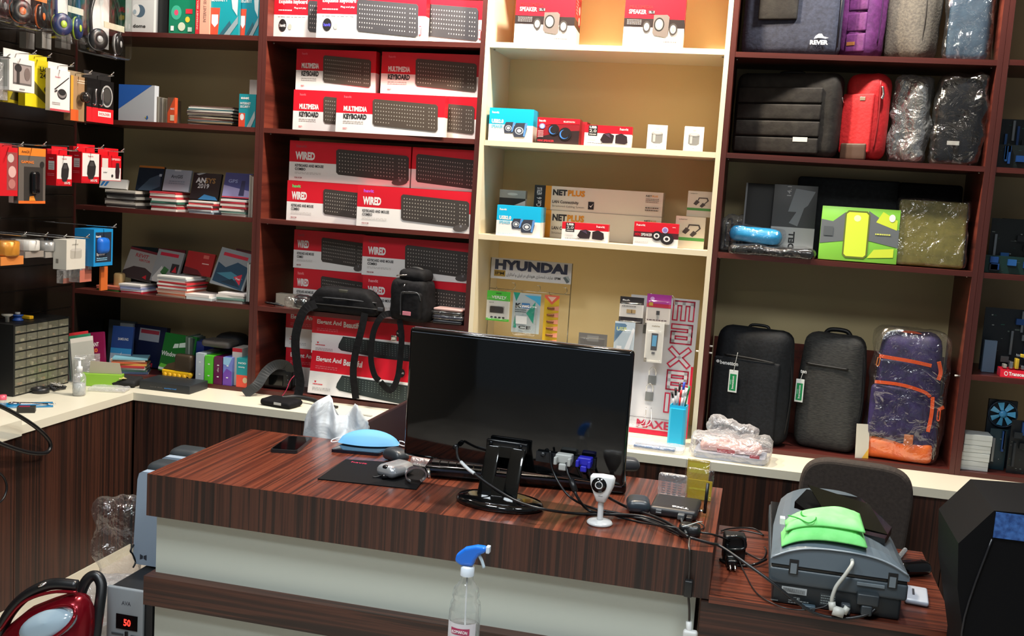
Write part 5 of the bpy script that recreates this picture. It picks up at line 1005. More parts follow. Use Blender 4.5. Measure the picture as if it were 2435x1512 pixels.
b = B(); rr = random.Random(4); pts = []
for i in range(22): pts.append((rr.uniform(-.06, .06), rr.uniform(-.045, .045), .004+.006*(i % 3)))
b.tube(pts, .0028, '#1b1b1e/.4', n=6, sm=6); tag(b.build('black_cable', loc=(q.x, q.y, CT+.001)), 'tangled thin black cable before the drawer organizer', 'cable')
b = B(); pts = [(rr.uniform(-.035, .035), rr.uniform(-.03, .03), .018+.004*(i % 3)) for i in range(14)]
b.tube(pts, .0016, '#b8b4ac/.4', n=6, sm=6); tag(b.build('white_cable', loc=(q.x+.035, q.y+.01, CT+.001)), 'thin white cable curled on top of the black one', 'cable')
q = fz(115, 940, CT); t = thing('tape_roll', 'dark round tape roll lying near edge of left worktop', 'tape roll', (q.x-.06, q.y+.03, CT+.001))
B().lathe([(.02, 0), (.034, 0), (.034, .02), (.02, .02), (.02, 0)], '#1d1c20/.4', 24, cap=False).build('roll', t)
q = fz(60, 965, CT)
t = thing('tool_pack', 'blue carded tool pack with silver scissors on left worktop', 'tool pack', (q.x-.01, q.y+.01, CT+.0005), R_(38))
b = B(); b.box(-.13, .1, -.05, .04, 0, .002, '#1a7cb0/.3'); b.prints([('p', [(0, 0), (.5, .1), (1, .5), (1, .3), (.4, 0)], '#b8bcb8')], (-.13, -.05, .002), (.23, 0, 0), (0, .09, 0)); b.build('card', t)
b = B(); b.tube([(-.02, -.01, .006), (.03, -.012, .006), (.09, -.02, .006)], .004, 'chrome', n=7); b.tube([(-.02, .012, .006), (.03, -.0, .006), (.09, -.03, .006)], .004, 'chrome', n=7); b.tube([(-.02, .012, .006), (-.045, .022, .006), (-.055, .008, .006), (-.035, -.0, .006), (-.02, .012, .006)], .0035, 'chrome', n=7); b.build('scissors', t)
b = B(); b.tube([(.02, .02, .004), (.06, -.0, .004), (.11, -.01, .004)], .002, 'chrome', n=5); b.build('tweezers', t)
q = fz(65, 980, CT)
t = thing('small_carton', 'small black box with pink print near the edge of left worktop', 'box', (q.x, q.y, CT+.001), R_(32))
b = B(); b.rbox(-.035, .028, -.016, .02, 0, .021, .001, '#26241f/.5'); b.prints([('r', .1, .2, .7, .8, '#8a1f3c')], (-.035, -.016, .0212), (.063, 0, 0), (0, .036, 0)); b.build('body', t)
q = fz(5, 955, CT+.02)
t = thing('plastic_jar', 'small jar with pink lid at the left edge on worktop', 'jar', (q.x+.0, q.y, CT+.001))
B().lathe([(0, 0), (.015, 0), (.015, .025), (.012, .03)], 'film_fog', 16, cap=False).build('body', t); B().lathe([(.016, .028), (.016, .045), (.0, .045)], '#d8586a/.3', 16, cap=False).build('lid', t)
# thick black cable loop at the left edge
b = B(); pts = [fx(-40, 950, -.3), fx(20, 975, -.33), fx(85, 1015, -.36), fx(118, 1050, -.385), fx(112, 1075, -.385), fx(70, 1076, -.38), fx(10, 1058, -.36), fx(-40, 1035, -.33)]
b.tube(pts, .0075, 'cable', n=10, sm=8); tag(b.build('power_cable', loc=(0, 0, 0)), 'thick glossy black cable looping over the edge of left worktop', 'cable')
b = B(); pts = [fx(-30, 1110, -.36), fx(5, 1130, -.38), fx(16, 1160, -.385), fx(4, 1190, -.38), fx(-30, 1210, -.36)]
b.tube(pts, .004, 'cable', n=8, sm=6); tag(b.build('power_cable'), 'thin black cable hanging below left worktop at picture edge', 'cable')
# drawer organizer
q0 = fz(20, 928, CT); q1 = fz(165, 893, CT)
p0 = Vector((-.80, -.42, CT+.001)); wd = .30
t = thing('drawer_organizer', 'black parts organizer with many small clear drawers on the left worktop', 'organizer', (-.655, -.42, CT+.001), R_(90))
zt = .288; ncol, nrow = 5, 8; dpt = .15
# local: front at y=0 faces -y, rotated +90 => faces +X ; local x -> world +Y
t.location = (-.745, -.387, CT+.001); t.rotation_euler = (0, 0, R_(90))
W2 = .34
b = B(); b.box(-W2/2, W2/2, .012, dpt, 0, zt, '#0e0f10/.5'); b.box(-W2/2, -W2/2+.006, 0, .012, 0, zt, '#0e0f10/.5'); b.box(W2/2-.006, W2/2, 0, .012, 0, zt, '#0e0f10/.5')
for r in range(nrow+1): b.box(-W2/2+.006, W2/2-.006, 0, .012, r*(zt-.006)/nrow, r*(zt-.006)/nrow+.005, '#17181a/.35')
b.build('frame', t)
rr = random.Random(2); cw = (W2-.012)/ncol; ch = (zt-.006)/nrow
for r in range(nrow):
    for c in range(ncol):
        x = -W2/2+.006+c*cw; z0 = r*ch+.0055
        b = B(); b.box(x+.002, x+cw-.002, -.003, .0, z0, z0+ch-.007, 'drawer_plastic'); b.box(x+cw*.35, x+cw*.65, -.008, -.003, z0+.002, z0+.006, 'drawer_plastic'); dr = b.build('drawer', t)
        for k in range(rr.randint(1, 2)):
            xx = rr.uniform(x+.012, x+cw-.02); B().rbox(xx, xx+rr.uniform(.008, .02), .002, .009, z0, z0+rr.uniform(.004, .014), .001, rr.choice(['#c8c0a0/.3', '#8a8470/.3', '#d8d8d0/.3/.6', '#a86a4a/.4', '#6a6a60/.4', '#b8b0a0/.3'])).build('spare_part', dr)
zt_w = CT+.001+zt
M0 = t.location.copy(); th = R_(90)
def on_org(lx, ly): return (M0.x+lx*math.cos(th)-ly*math.sin(th), M0.y+lx*math.sin(th)+ly*math.cos(th), zt_w+.001)
t = thing('spool', 'white and silver spool standing on the drawer organizer', 'spool', on_org(-.12, .07)); B().lathe([(0, 0), (.008, 0), (.008, .02), (.022, .028), (.022, .032), (0, .032)], '#a8a8a0/.4', 16, cap=False).build('body', t)
t = thing('wire_spool', 'blue spool on the drawer organizer', 'spool', on_org(-.06, .07)); B().lathe([(0, 0), (.022, 0), (.022, .004), (.016, .006), (.016, .018), (.022, .02), (.022, .024), (0, .024)], '#1f4a98/.4', 18, cap=False).build('body', t); B().lathe([(0, .0245), (.01, .0245), (.01, .034), (0, .034)], '#b8b8b4/.4', 14, cap=False).build('core', t)
t = thing('tape_measure', 'yellow tape case at the right on the drawer organizer', 'tape', on_org(.0, .07)); B().rbox(-.03, .02, -.012, .012, 0, .014, .003, '#d8a81e/.4').build('body', t)

# ================================================================ packs on the slatwall hooks
HN = [0]
def hook(y, z, x0=XW+.013, x1=-.56):
    b = B(); b.tube([(x0, y, z), (x1, y, z), (x1+.015, y, z+.004), (x1+.03, y, z+.014)], .0024, 'chrome', n=6, sm=3)
    w = [' over the headphone packs', ''][0]
    HN[0] += 1
    return b.build('display_hook')
def hangat(l, r, tp, bt, X):
    a = fx(l, (tp+bt)/2, X); c = fx(r, (tp+bt)/2, X); zt = fx((l+r)/2, tp, X).z; zb = fx((l+r)/2, bt, X).z
    return (a.y+c.y)/2, c.y-a.y, zt, zb
def hang(name, label, cat, l, r, tp, bt, X, d, k, ps, side=None, shape='box', group=None, hk=True, tilt=0, tab=None, extra=0):
    y, w, zt, zb = hangat(l, r, tp, bt, X); h = zt-zb
    t = thing(name, label, cat, (X, y, zb), (0, 0, R_(90)), group)
    b = B(); b.box(-w/2, w/2, 0, d, 0, h, k); b.prints(ps, (-w/2, 0, 0), (w, 0, 0), (0, 0, h))
    if side: b.prints(side, (-w/2, d, 0), (0, -d, 0), (0, 0, h))
    b.build('package', t)
    if tab: B().box(-w/2, w/2, d*.5, d*.5+.001, h, h+tab[0], tab[1]).build('hang_tab', t)
    if hk:
        o = hook(y, zt+(tab[0]*.6 if tab else .012), x1=X+.03); tag(o, 'peg hook of the '+' '.join(label.split(' hanging')[0].split()[:12]), 'hook', 'display hooks on the dark slatwall')
    return t, w, h
WH2 = '#cfcecb/.35'; RD2 = '#c0141f/.35'
# headphones in clear clamshells (top row)
def phones(label, l, r, tp, bt, X, dk, acc, card):
    y, w, zt, zb = hangat(l, r, tp, bt, X); h = .30
    t = thing('headphone_pack', label, 'headphones', (X, y, zb), (0, 0, R_(90)))
    B().box(-w*.2, w*.25, .03, .032, h*.12, h*.95, WH2).build('card', t)
    b = B(); b.box(-w*.22, w*.28, -.036, -.0345, h*.36, h*.44, card); b.build('insert', t)
    b = B(); b.tube([(-w*.34, 0, h*.25), (-w*.36, 0, h*.55), (-w*.2, 0, h*.85), (0, 0, h*.93), (w*.2, 0, h*.85), (w*.36, 0, h*.55), (w*.34, 0, h*.25)], .009, dk, n=8); b.build('headband', t)
    for sx in (-1, 1):
        M = T(sx*w*.24, -.012, h*.2, rz=R_(sx*20), rx=R_(90))
        e = B(); e.lathe([(0, -.012), (.036, -.012), (.042, -.004), (.042, .008), (.034, .016), (.018, .014), (0, .012)], dk, 24, cap=False, M=M); ear = e.build('earcup', t)
        e = B(); e.lathe([(.0385, -.008), (.0435, -.003), (.0435, .001), (.0385, .001)], acc, 24, cap=False, M=M); e.build('ring', ear)
        e = B(); e.lathe([(0, .0145), (.014, .0145), (.012, .017), (0, .017)], acc, 18, cap=False, M=M); e.build('badge', ear)
    B().soft(0, 0, h/2, (w/2, .042, h/2), .02, 'blister', n=9).build('clamshell', t)
    o = hook(y, zt+.02, x1=X+.05); tag(o, 'peg hook of the '+' '.join(label.split(' in ')[0].split()[:12]), 'hook', 'display hooks on the dark slatwall')
    return t
phones('black and orange headphones in clear pack, second from left in top row', 16, 112, -30, 72, -.60, '#141416/.35', '#d86a2a/.4', '#c9762c')
phones('navy and lime headphones in clear pack in top row', 120, 195, -20, 100, -.58, '#1a2a5a/.35', '#a8c83a/.4', '#b8b8a8')
phones('black headphones with silver rings in clear pack at right of top row', 200, 298, -10, 135, -.56, '#131315/.35', '#a8a8a8/.3', '#bdb8a2')
phones('black headphones cut by the left edge of the picture in top row', -60, 14, -40, 50, -.60, '#141416/.35', '#77777a/.3', '#c9c4b8')
# grey boxes behind
for i, (l, r, lab) in enumerate([(62, 82, 'left'), (100, 122, 'middle'), (146, 168, 'right')]):
    hang('small_carton', f'{lab} of three small grey cartons hanging under the headphones', 'carton', l, r, 78, 116, -.75, .03, '#8a8680/.5', [], hk=True)
# second row
hang('earphone_box', 'white earphone box with dark window hanging at left of second row', 'carton', 22, 82, 140, 218, -.56, .05, '#d4d2cf/.35', [('r', .14, .2, .88, .84, '#5a5654'), ('r', .17, .26, .85, .8, '#8f8480'), ('r', .28, .22, .4, .78, '#2a2624'), ('c', .34, .7, .14, .12, '#1c1a1a'), ('c', .7, .55, .12, .2, '#6a5c58'), ('r', .4, .05, .6, .09, '#8a8a88')], side=[('r', .15, .1, .85, .9, '#a8a8a2')], tab=(.03, '#c8c6c2'))
hang('cable_box', 'bright yellow pack hanging behind the white earphone box', 'carton', 60, 119, 142, 255, -.62, .03, '#d8c81e/.35', [('t', .58, .76, .92, .87, '#2a2a20', 'UC', .02), ('t', .58, .63, .96, .74, '#2a2a20', '245', .02), ('p', [(.2, .35), (.35, .55), (.95, .2), (.85, .08)], '#5a5420'), ('c', .85, .4, .1, .06, '#2a2a1a')], tab=(.02, '#d8c81e'))
hang('cable_box', 'white cable box with black coin picture hanging in second row', 'carton', 119, 166, 166, 265, -.57, .02, '#d8d2d0/.35', [('p', [(.2, .52), (.95, .86), (.95, .83), (.25, .5)], '#2a2626'), ('c', .6, .42, .24, .13, '#2a2728'), ('c', .6, .43, .2, .1, '#77706e'), ('c', .6, .46, .18, .07, '#1d1b1c'), ('l', .1, .14, .5, .22, '#8a8280', 2), ('r', 0, 0, 1, .05, '#b8404a'), ('t', .25, .8, .5, .84, '#c06a78', 'havit'), ('p', [(.2, .48), (.32, .52), (.36, .48), (.24, .44)], '#3a3636')], tab=(.025, '#cfc9c6'))
t, w, h = hang('webcam_pack', 'orange edged clear pack with chrome ball webcam in second row', 'webcam pack', 168, 205, 182, 288, -.57, .03, '#9a7a58/.4', [('r', 0, 0, .16, 1, '#d8902a'), ('r', 0, 0, .5, .25, '#c8541e'), ('l', .4, .84, .9, .94, '#d8c8b0', 2)], tab=(.02, '#8a7a60'))
B().lathe([(0, -.02), (.012, -.017), (.02, -.01), (.022, 0), (.02, .01), (.012, .017), (0, .02)], '#3a3634/.15/.6', 20, cap=False, M=T(w*.1, -.024, h*.55, rx=R_(90))).build('webcam', t)
t, w, h = hang('clip_pack', 'black and red pack with chrome ring and clips at right of second row', 'holder pack', 206, 270, 190, 292, -.56, .03, '#141314/.3', [('r', 0, 0, 1, .34, '#c8141f'), ('r', .42, .15, .9, .27, WH2), ('t', .46, .18, .86, .24, '#c0141f', 'HOLDER'), ('c', .74, .64, .22, .26, '#9a9a98'), ('c', .74, .64, .18, .22, '#2a2a2a'), ('c', .74, .66, .14, .17, '#3c3a38')], tab=(.03, '#1c1a1a'))
for xx in (-.3, -.05): B().tube([(w*xx, -.002, h*.42), (w*xx, -.016, h*.42), (w*xx, -.016, h*.7), (w*xx+.006, -.016, h*.76)], .0035, 'chrome', n=7).build('clip', t)
hang('phone_pack', 'dark pack partly cut by the left edge in second row', 'pack', -40, 18, 145, 235, -.58, .03, 'film_fog', [], hk=True, tab=(.02, '#8a8a86'))
hang('cable_box', 'yellow based pack low behind the white earphone box', 'carton', 6, 62, 205, 245, -.66, .03, '#a8981e/.4', [('p', [(.3, .2), (.5, .9), (.9, .6), (.8, .1)], '#4a4418')], hk=False)
# third row
hang('controller_pack', 'red framed pack with round items behind window at left of third row', 'carton', 0, 42, 350, 466, -.56, .05, RD2, [('r', .38, .12, .96, .9, '#8a3c3c'), ('c', .6, .78, .18, .09, '#b8a8a0'), ('c', .68, .5, .22, .12, '#c8a09a'), ('c', .66, .25, .2, .1, '#a86a64')], tab=(.012, '#a8101a'))
t, w, h = hang('gaming_mouse_pack', 'orange and grey pack with black mouse hanging beside the red framed one', 'carton', 44, 108, 352, 484, -.56, .04, '#5c5650/.4', [('r', 0, .86, 1, 1, '#d8761e'), ('r', 0, 0, 1, .05, '#d8641e'), ('t', .1, .9, .4, .95, '#4a2a10', 'ArmGX'), ('r', .2, .05, .9, .66, '#2a2724'), ('t', .08, .72, .55, .77, '#e07a2a', 'GAMING', .02), ('c', .86, .71, .08, .06, '#1a1818'), ('p', [(.38, .05), (.62, .05), (.55, .14), (.4, .13)], '#d8862a')], side=[('r', .1, .05, .9, .85, '#3c3836')])
B().soft(w*.04, -.008, h*.38, (.02, .012, .042), .011, '#0d0d0e/.15', n=9).build('mouse', t)
hang('ear_card', 'small white and red card under the red framed pack', 'card', 32, 52, 440, 482, -.58, .02, '#cfcac6/.4', [('r', 0, 0, 1, .2, '#c0303a')], hk=False)
def mouse_box(label, l, r, tp, bt, X, d=.045):
    t, w, h = hang('mouse_carton', label, 'mouse carton', l, r, tp, bt, X, d, RD2, [('r', .04, .22, .98, .96, WH2), ('t', .35, .84, .65, .9, '#b84a54', 'havit'), ('p', [(.3, .3), (.4, .14), (.62, .12), (.76, .3), (.8, .55), (.68, .74), (.45, .74), (.32, .55)], '#1d1b1c'), ('p', [(.42, .56), (.46, .7), (.66, .7), (.68, .56)], '#3a3838'), ('r', .05, .04, .9, .12, RD2), ('t', .5, .05, .88, .14, WH2, 'HV-MS', .02)],
                   side=[('r', .22, .5, .8, .78, WH2), ('l', .28, .52, .74, .72, '#9a8a88', 3), ('t', .3, .85, .7, .89, '#e8a0a8', 'havit'), ('l', .15, .3, .8, .4, '#e06a74', 2)], tab=(.03, RD2))
    b = B(); b.rbox(-w*.3, w*.3, d+.01, d+.03, h*.2, h+.02, .001, RD2); o = b.build('mouse_carton', loc=tuple(t.location)); o.rotation_euler = (0, 0, R_(90)); tag(o, 'plain red carton behind the '+label.split(',')[0]+', '+label.split(', ')[1].split()[0], 'mouse carton', None)
    return t
mouse_box('red and white mouse carton, left of the two mouse pictures', 134, 171, 368, 442, -.56)
mouse_box('red and white mouse carton, right of the two mouse pictures', 194, 236, 362, 436, -.56)
hang('presenter_carton', 'red and white carton with slim black presenter at right of third row', 'carton', 240, 288, 370, 430, -.56, .03, RD2, [('r', .02, .02, .98, .52, WH2), ('r', .05, .52, .34, .88, '#c8c0ba'), ('t', .5, .82, .95, .9, '#f0c0c0', 'SPEED'), ('p', [(.72, .1), (.88, .1), (.92, .4), (.88, .72), (.74, .72), (.7, .4)], '#2a1418'), ('c', .55, .2, .05, .06, '#2a2a2a'), ('t', .12, .3, .3, .35, '#3a3a3a', 'HV')], tab=(.03, RD2))
# fourth row
def can(label, l, r, tp, bt, X, kc, ks):
    y, w, zt, zb = hangat(l, r, tp, bt, X); h = zt-zb; t = thing('speaker_pack', label, 'speaker', (X, y, zb), (0, 0, R_(90)))
    B().box(-w/2, w/2, 0, .06, 0, h*.32, ks).build('base_card', t)
    B().lathe([(0, h*.34), (w*.4, h*.34), (w*.42, h*.4), (w*.42, h*.84), (w*.38, h*.88), (0, h*.88)], kc, 24, cap=False, M=T(0, .032, 0)).build('speaker', t)
    B().box(-w/2, w/2, 0, .062, h*.325, h, 'blister').build('clear_case', t)
    o = hook(y, zt+.012, x1=X+.03); tag(o, 'peg hook of the '+' '.join(label.split(' in ')[0].split()[:12]), 'hook', 'display hooks on the dark slatwall')
can('small gold speaker in clear box with orange base in fourth row', 2, 56, 566, 630, -.56, '#c8862e/.3/.3', '#c87a3a/.4')
can('white speaker in clear box with grey base, beside the gold one in fourth row', 60, 104, 566, 612, -.62, '#c8c6c0/.3', '#8a827a/.4')
can('silver speaker in clear box with grey base, before the white carton in fourth row', 108, 146, 570, 612, -.62, '#a8a8a6/.25/.4', '#8f8a84/.4')
hang('speaker_carton', 'white carton with grey speaker picture in fourth row', 'carton', 158, 203, 570, 640, -.56, .06, '#c9c5ba/.4', [('p', [(.2, .4), (.25, .36), (.75, .36), (.8, .4), (.8, .66), (.72, .7), (.28, .7), (.2, .66)], '#a8a49a'), ('c', .5, .66, .28, .05, '#b8b4ac'), ('t', .3, .82, .6, .87, '#8a857a', 'mini')], side=[('r', .2, .2, .4, .35, '#77736a')])
t, w, h = hang('speaker_carton', 'bright blue window carton with blue speaker at right of fourth row', 'carton', 223, 268, 545, 632, -.56, .09, '#1a86c4/.35', [('r', .08, .1, .92, .92, '#1c2a3a'), ('t', .15, .27, .6, .36, WHT, 'Speaker', .03), ('l', .15, .14, .7, .24, '#8ac0e0', 2), ('t', .1, .78, .36, .84, WHT, 'havit')])
B().soft(-w*.08, -.003, h*.56, (w*.27, .02, h*.22), .019, '#1a62c0/.35', n=9).build('speaker', t)
hang('tool_pack', 'orange handled tool hanging below the blue speaker carton', 'tool', 240, 256, 634, 690, -.6, .008, '#c8642a/.4', [], hk=False)
hang('cosmetic_pack', 'pink and orange translucent pack hanging below the white speaker carton', 'pack', 190, 218, 575, 670, -.6, .05, 'film_fog', [('r', 0, 0, 1, .3, '#b86a58'), ('r', .2, .3, .7, .9, '#9a6a6a')], hk=False)
hang('strap_pack', 'pale pack with small round items hanging near the corner', 'pack', 150, 192, 642, 672, -.66, .03, 'film_fog', [('r', 0, 0, 1, .4, '#8a5a50')], hk=False)
t = thing('figurine_pack', 'cream coloured small pack standing on fourth shelf near the wall packs', 'pack', (fy(278, 660, .06).x-.0, .08, Z4+.001))
B().soft(0, 0, .04, (.022, .02, .04), .012, '#b89a6a/.4', n=7).build('body', t)
t = pile(255, 680, 695, Z4, .02, .12, .12, 3, ['#4a8a3a', '#b85a48', '#c8705a'], 'flat carton lying at left end of the fourth shelf', 'flat cartons at left end of fourth shelf', name='flat_carton', seed=31)
# ================================================================ desk things
D = DZ+.0006
# monitor seen from behind
t = thing('monitor', 'large glossy black monitor seen from behind, standing on the desk', 'monitor', (1.403, -1.02, D), R_(-4))
mw, mz0, mz1 = .712, .789-DZ, .789+.413-DZ
b = B(); b.rbox(-mw/2, mw/2, 0, .03, mz0, mz1, .012, 'gloss_black'); b.build('casing', t)
b = B(); b.box(-mw/2+.01, mw/2-.01, .03, .034, mz0+.012, mz1-.01, 'screen_black'); b.build('screen', t)
b = B(); b.add([(-mw/2+.01, -.0015, mz1-.014), (mw/2-.01, -.0015, mz1-.014), (mw/2-.012, .016, mz1+.0012), (-mw/2+.012, .016, mz1+.0012)], [(0, 1, 2, 3)], '#3a434f/.35')
for i in range(90):
    x = -mw/2+.022+i*(mw-.044)/90; b.add([(x, .0015, mz1-.0125), (x+.0045, .0015, mz1-.0125), (x+.0045, .0095, mz1-.0055), (x, .0095, mz1-.0055)], [(0, 1, 2, 3)], '#050608/.6')
b.build('vent_strip', t)
b = B(); b.box(.085, .27, -.0135, -.0035, .125, .155, '#191b1f/.3'); b.build('port_recess', t)
sx = 1.40-1.403-.003
b = B(); b.rbox(sx-.066, sx+.066, -.028, -.012, .146, .176, .004, '#0b0c0e/.15')
br = b.build('stand_bracket', t)
for q in (-.05, .045): B().lathe([(0, 0), (.006, 0), (.006, .003), (0, .003)], '#25282c/.2/.8', 12, cap=False, M=T(sx+q, -.028, .165, rx=R_(90))).build('screw', br)
# neck with a slot: tilted plate
def neckM(): return T(sx, -.095, .018, rx=R_(-26))
L_ = .155
b = B(); M = neckM()
b.rbox(-.062, -.0165, -.006, .006, 0, L_, .003, 'gloss_black', M); b.rbox(.0165, .062, -.006, .006, 0, L_, .003, 'gloss_black', M)
b.box(-.0185, .0185, -.0058, .0058, 0, .062, 'gloss_black', M); b.box(-.0185, .0185, -.0058, .0058, .122, L_-.001, 'gloss_black', M); b.build('neck', t)
b = B(); S = Matrix.Translation((sx+.012, -.10, 0)) @ Matrix.Diagonal((1, .62, 1, 1))
b.lathe([(0, 0), (.130, 0), (.135, .004), (.135, .012), (.128, .02), (.1, .023), (0, .024)], 'gloss_black', 40, cap=False, M=S); b.build('base', t)
def plug(name, x, z, w_, h_, k):
    b = B(); b.rbox(x-w_/2, x+w_/2, -.045, -.0137, z-h_*.3, z+h_*.5, .004, k); b.rbox(x-w_*.24, x+w_*.24, -.052, -.02, z-h_*.9, z-h_*.28, .004, k)
    for sg in (-1, 1): b.rbox(x+sg*w_*.42-.005, x+sg*w_*.42+.005, -.06, -.03, z-h_*.4, z+h_*.3, .003, k)
    return b.build(name, t)
plug('white_video_plug', .178, .147, .05, .034, '#a8aaa6/.4')
plug('blue_video_plug', .242, .148, .042, .03, '#2424a8/.35')
B().lathe([(0, 0), (.007, 0), (.007, .012), (0, .012)], '#26282a/.3', 14, cap=False, M=T(.108, -.0125, .15, rx=R_(90))).build('audio_jack', t)
B().lathe([(0, 0), (.008, 0), (.008, .016), (0, .016)], '#101113/.3', 14, cap=False, M=T(-.172, -.0125, .135, rx=R_(90))).build('power_jack', t)
# cables
def dz(px, py, h=.006): return fz(px, py, DZ+h)
b = B(); b.tube([fy(1086, 1062, -1.04), fy(1088, 1085, -1.07), fy(1100, 1103, -1.09), fy(1130, 1128, -1.12), fy(1175, 1160, -1.16), fy(1230, 1192, -1.21), fy(1290, 1210, -1.235), dz(1370, 1221, .006), dz(1460, 1224, .010), dz(1540, 1236, .006), dz(1600, 1262, .007), dz(1640, 1280, .012)], .0042, 'cable', n=8, sm=6)
o = b.build('power_cable'); tag(o, 'black monitor cable with white sleeve crossing before the stand to the right', 'cable')
b = B(); b.tube([fy(1096, 1098, -1.086), fy(1112, 1114, -1.105), fy(1128, 1126, -1.118)], .0055, '#c4c6c6/.4', n=8, sm=4); b.build('sleeve', o)
def vc(label, pts, r=.0042, k='cable', nm='video_cable', ps=None):
    b = B(); b.tube(pts, r, k, n=8, sm=6); o = b.build(nm); tag(o, label, 'cable'); return o
o = vc('black video cable with ferrite barrel running down from the white plug', [fy(1347, 1100, -1.075), fy(1350, 1125, -1.09), fy(1362, 1150, -1.10), fy(1372, 1180, -1.12), dz(1400, 1213, .010), dz(1450, 1222, .018), dz(1530, 1228, .012), dz(1600, 1255, .012), dz(1636, 1276, .02)])
B().tube([fy(1358, 1140, -1.10), fy(1368, 1168, -1.115)], .009, '#101113/.4', n=12, sm=1).build('ferrite_barrel', o)
vc('black audio cable curving down left of the white plug behind webcam', [fy(1308, 1072, -1.05), fy(1312, 1110, -1.06), fy(1330, 1150, -1.08), fy(1360, 1185, -1.11), dz(1410, 1208, .006), dz(1480, 1222, .004), dz(1560, 1246, .004), dz(1620, 1270, .006)], .0035)
vc('black video cable falling from the blue plug behind the white webcam', [fy(1398, 1100, -1.075), fy(1402, 1125, -1.08), fy(1420, 1160, -1.07), fy(1446, 1182, -1.06), dz(1490, 1205, .006), dz(1550, 1226, .014), dz(1590, 1244, .018), dz(1630, 1272, .014)])
vc('thin black webcam cable trailing along the desk to the cable knot', [dz(1440, 1215, .02), dz(1470, 1228, .005), dz(1530, 1243, .004), dz(1590, 1252, .02), dz(1640, 1262, .01), fz(1700, 1272, DZ+.004), fz(1740, 1290, .65), fz(1775, 1318, .60)], .003)
vc('long black cable hanging from the desk corner over the scanner table front', [dz(1640, 1278, .02), fz(1690, 1292, DZ+.008), fz(1712, 1298, DZ+.0), fy(1760, 1330, -1.26), fy(1830, 1380, -1.29), fy(1900, 1435, -1.305), fy(1950, 1462, -1.31), fy(2010, 1470, -1.308), fy(2060, 1462, -1.306), fy(2082, 1448, -1.30)], .0042)
vc('thin black wire arcing from the adapter under the long cable to scanner', [fz(1752, 1318, .62), fz(1770, 1360, .598), fz(1800, 1410, .598), fy(1850, 1440, -1.305), fy(1900, 1450, -1.308), fy(1950, 1445, -1.306), fy(1968, 1438, -1.30)], .0018)
b = B(); b.soft(0, 0, .016, (.03, .022, .016), .012, '#151617/.35', n=8, nz=.006, fr=40)
q = dz(1640, 1272, .0); o = b.build('cable_knot', loc=(q.x, q.y, D)); tag(o, 'bundled knot of black cables held by a clear tie near desk corner', 'cable')
B().tube([(-.02, -.03, .03), (0, -.02, .036), (.02, .02, .034), (.03, .04, .03)], .0015, '#b8c0c0/.2', n=5).build('cable_tie', o)
# cable hanging at desk front
o = vc('brown and black cable hanging down the right end of the desk front', [dz(1640, 1280, .018), dz(1638, 1298, .008), fy(1640, 1312, -1.296), fy(1640, 1345, -1.297), fy(1638, 1378, -1.297), fy(1637, 1415, -1.297), fy(1639, 1445, -1.297), fy(1639, 1475, -1.297)], .0032, '#2c2622/.4', 'hanging_cable')
p = fy(1637, 1397, -1.30); B().rbox(p.x-.0115, p.x+.0115, -1.312, -1.29, p.z-.024, p.z+.022, .004, '#141516/.4').build('ferrite_block', o)
p0, p1 = fy(1638, 1478, -1.297), fy(1640, 1524, -1.297)
b = B(); b.tube([p0, p1], .008, '#c8c8c4/.35', n=10, sm=1); b.soft(p1.x, p1.y-.002, p1.z+.012, (.02, .012, .02), .008, '#c8c8c4/.35', n=7); b.build('white_connector', o)
# webcam
t = thing('webcam', 'small white webcam with black ringed lens on a round foot before the monitor', 'webcam', (1.713, -1.172, D), R_(-4))
S = Matrix.Diagonal((1, 1, 1, 1))
B().lathe([(0, 0), (.036, 0), (.038, .004), (.034, .009), (.02, .012), (.0, .013)], '#c4c4c2/.2', 30, cap=False).build('foot', t)
B().tube([(0, 0, .012), (.0, .0, .04), (-.002, 0, .09)], .0085, '#cfcfce/.25', n=14, sm=4).build('stem', t)
b = B(); prof = [(-.012, .065), (-.022, .085), (-.034, .115), (-.0365, .138), (-.030, .145), (0, .148), (.030, .147), (.0365, .140), (.034, .115), (.022, .085), (.012, .065)]
n_ = len(prof)
vs = []; 
for (s_, y_) in ((.80, -.017), (.95, -.012), (1, 0), (.9, .012), (.6, .02)):
    for x, z in prof: vs.append((x*s_, y_, .108+(z-.108)*s_))
fs = [tuple(range(n_)), tuple(reversed(range(4*n_, 5*n_)))]
for j in range(4):
    for i in range(n_): fs.append((j*n_+i, (j+1)*n_+i, (j+1)*n_+(i+1) % n_, j*n_+(i+1) % n_))
b.add(vs, fs, '#d4d4d3/.2', True); b.build('head', t)
M = T(-.006, -.0176, .118, rx=R_(90))
b = B(); b.lathe([(0, 0), (.022, 0), (.022, .003), (0, .003)], '#0c0d0e/.12', 28, cap=False, M=M); lb = b.build('lens_bezel', t)
b = B(); b.lathe([(.0085, .0032), (.0115, .0032), (.0115, .0042), (.0085, .0042), (.0085, .0032)], '#c8c8c8/.2', 24, cap=False, M=M); b.build('lens_ring', lb)
b = B(); b.lathe([(0, .0034), (.0075, .0034), (.0045, .005), (0, .0052)], '#1a1f24/.05', 20, cap=False, M=M); b.build('lens', lb)
b = B(); b.text('webcam', (-.007, -.0183, .085), (.014, 0, 0), (0, 0, .003), '#55585c'); b.build('logo', t)
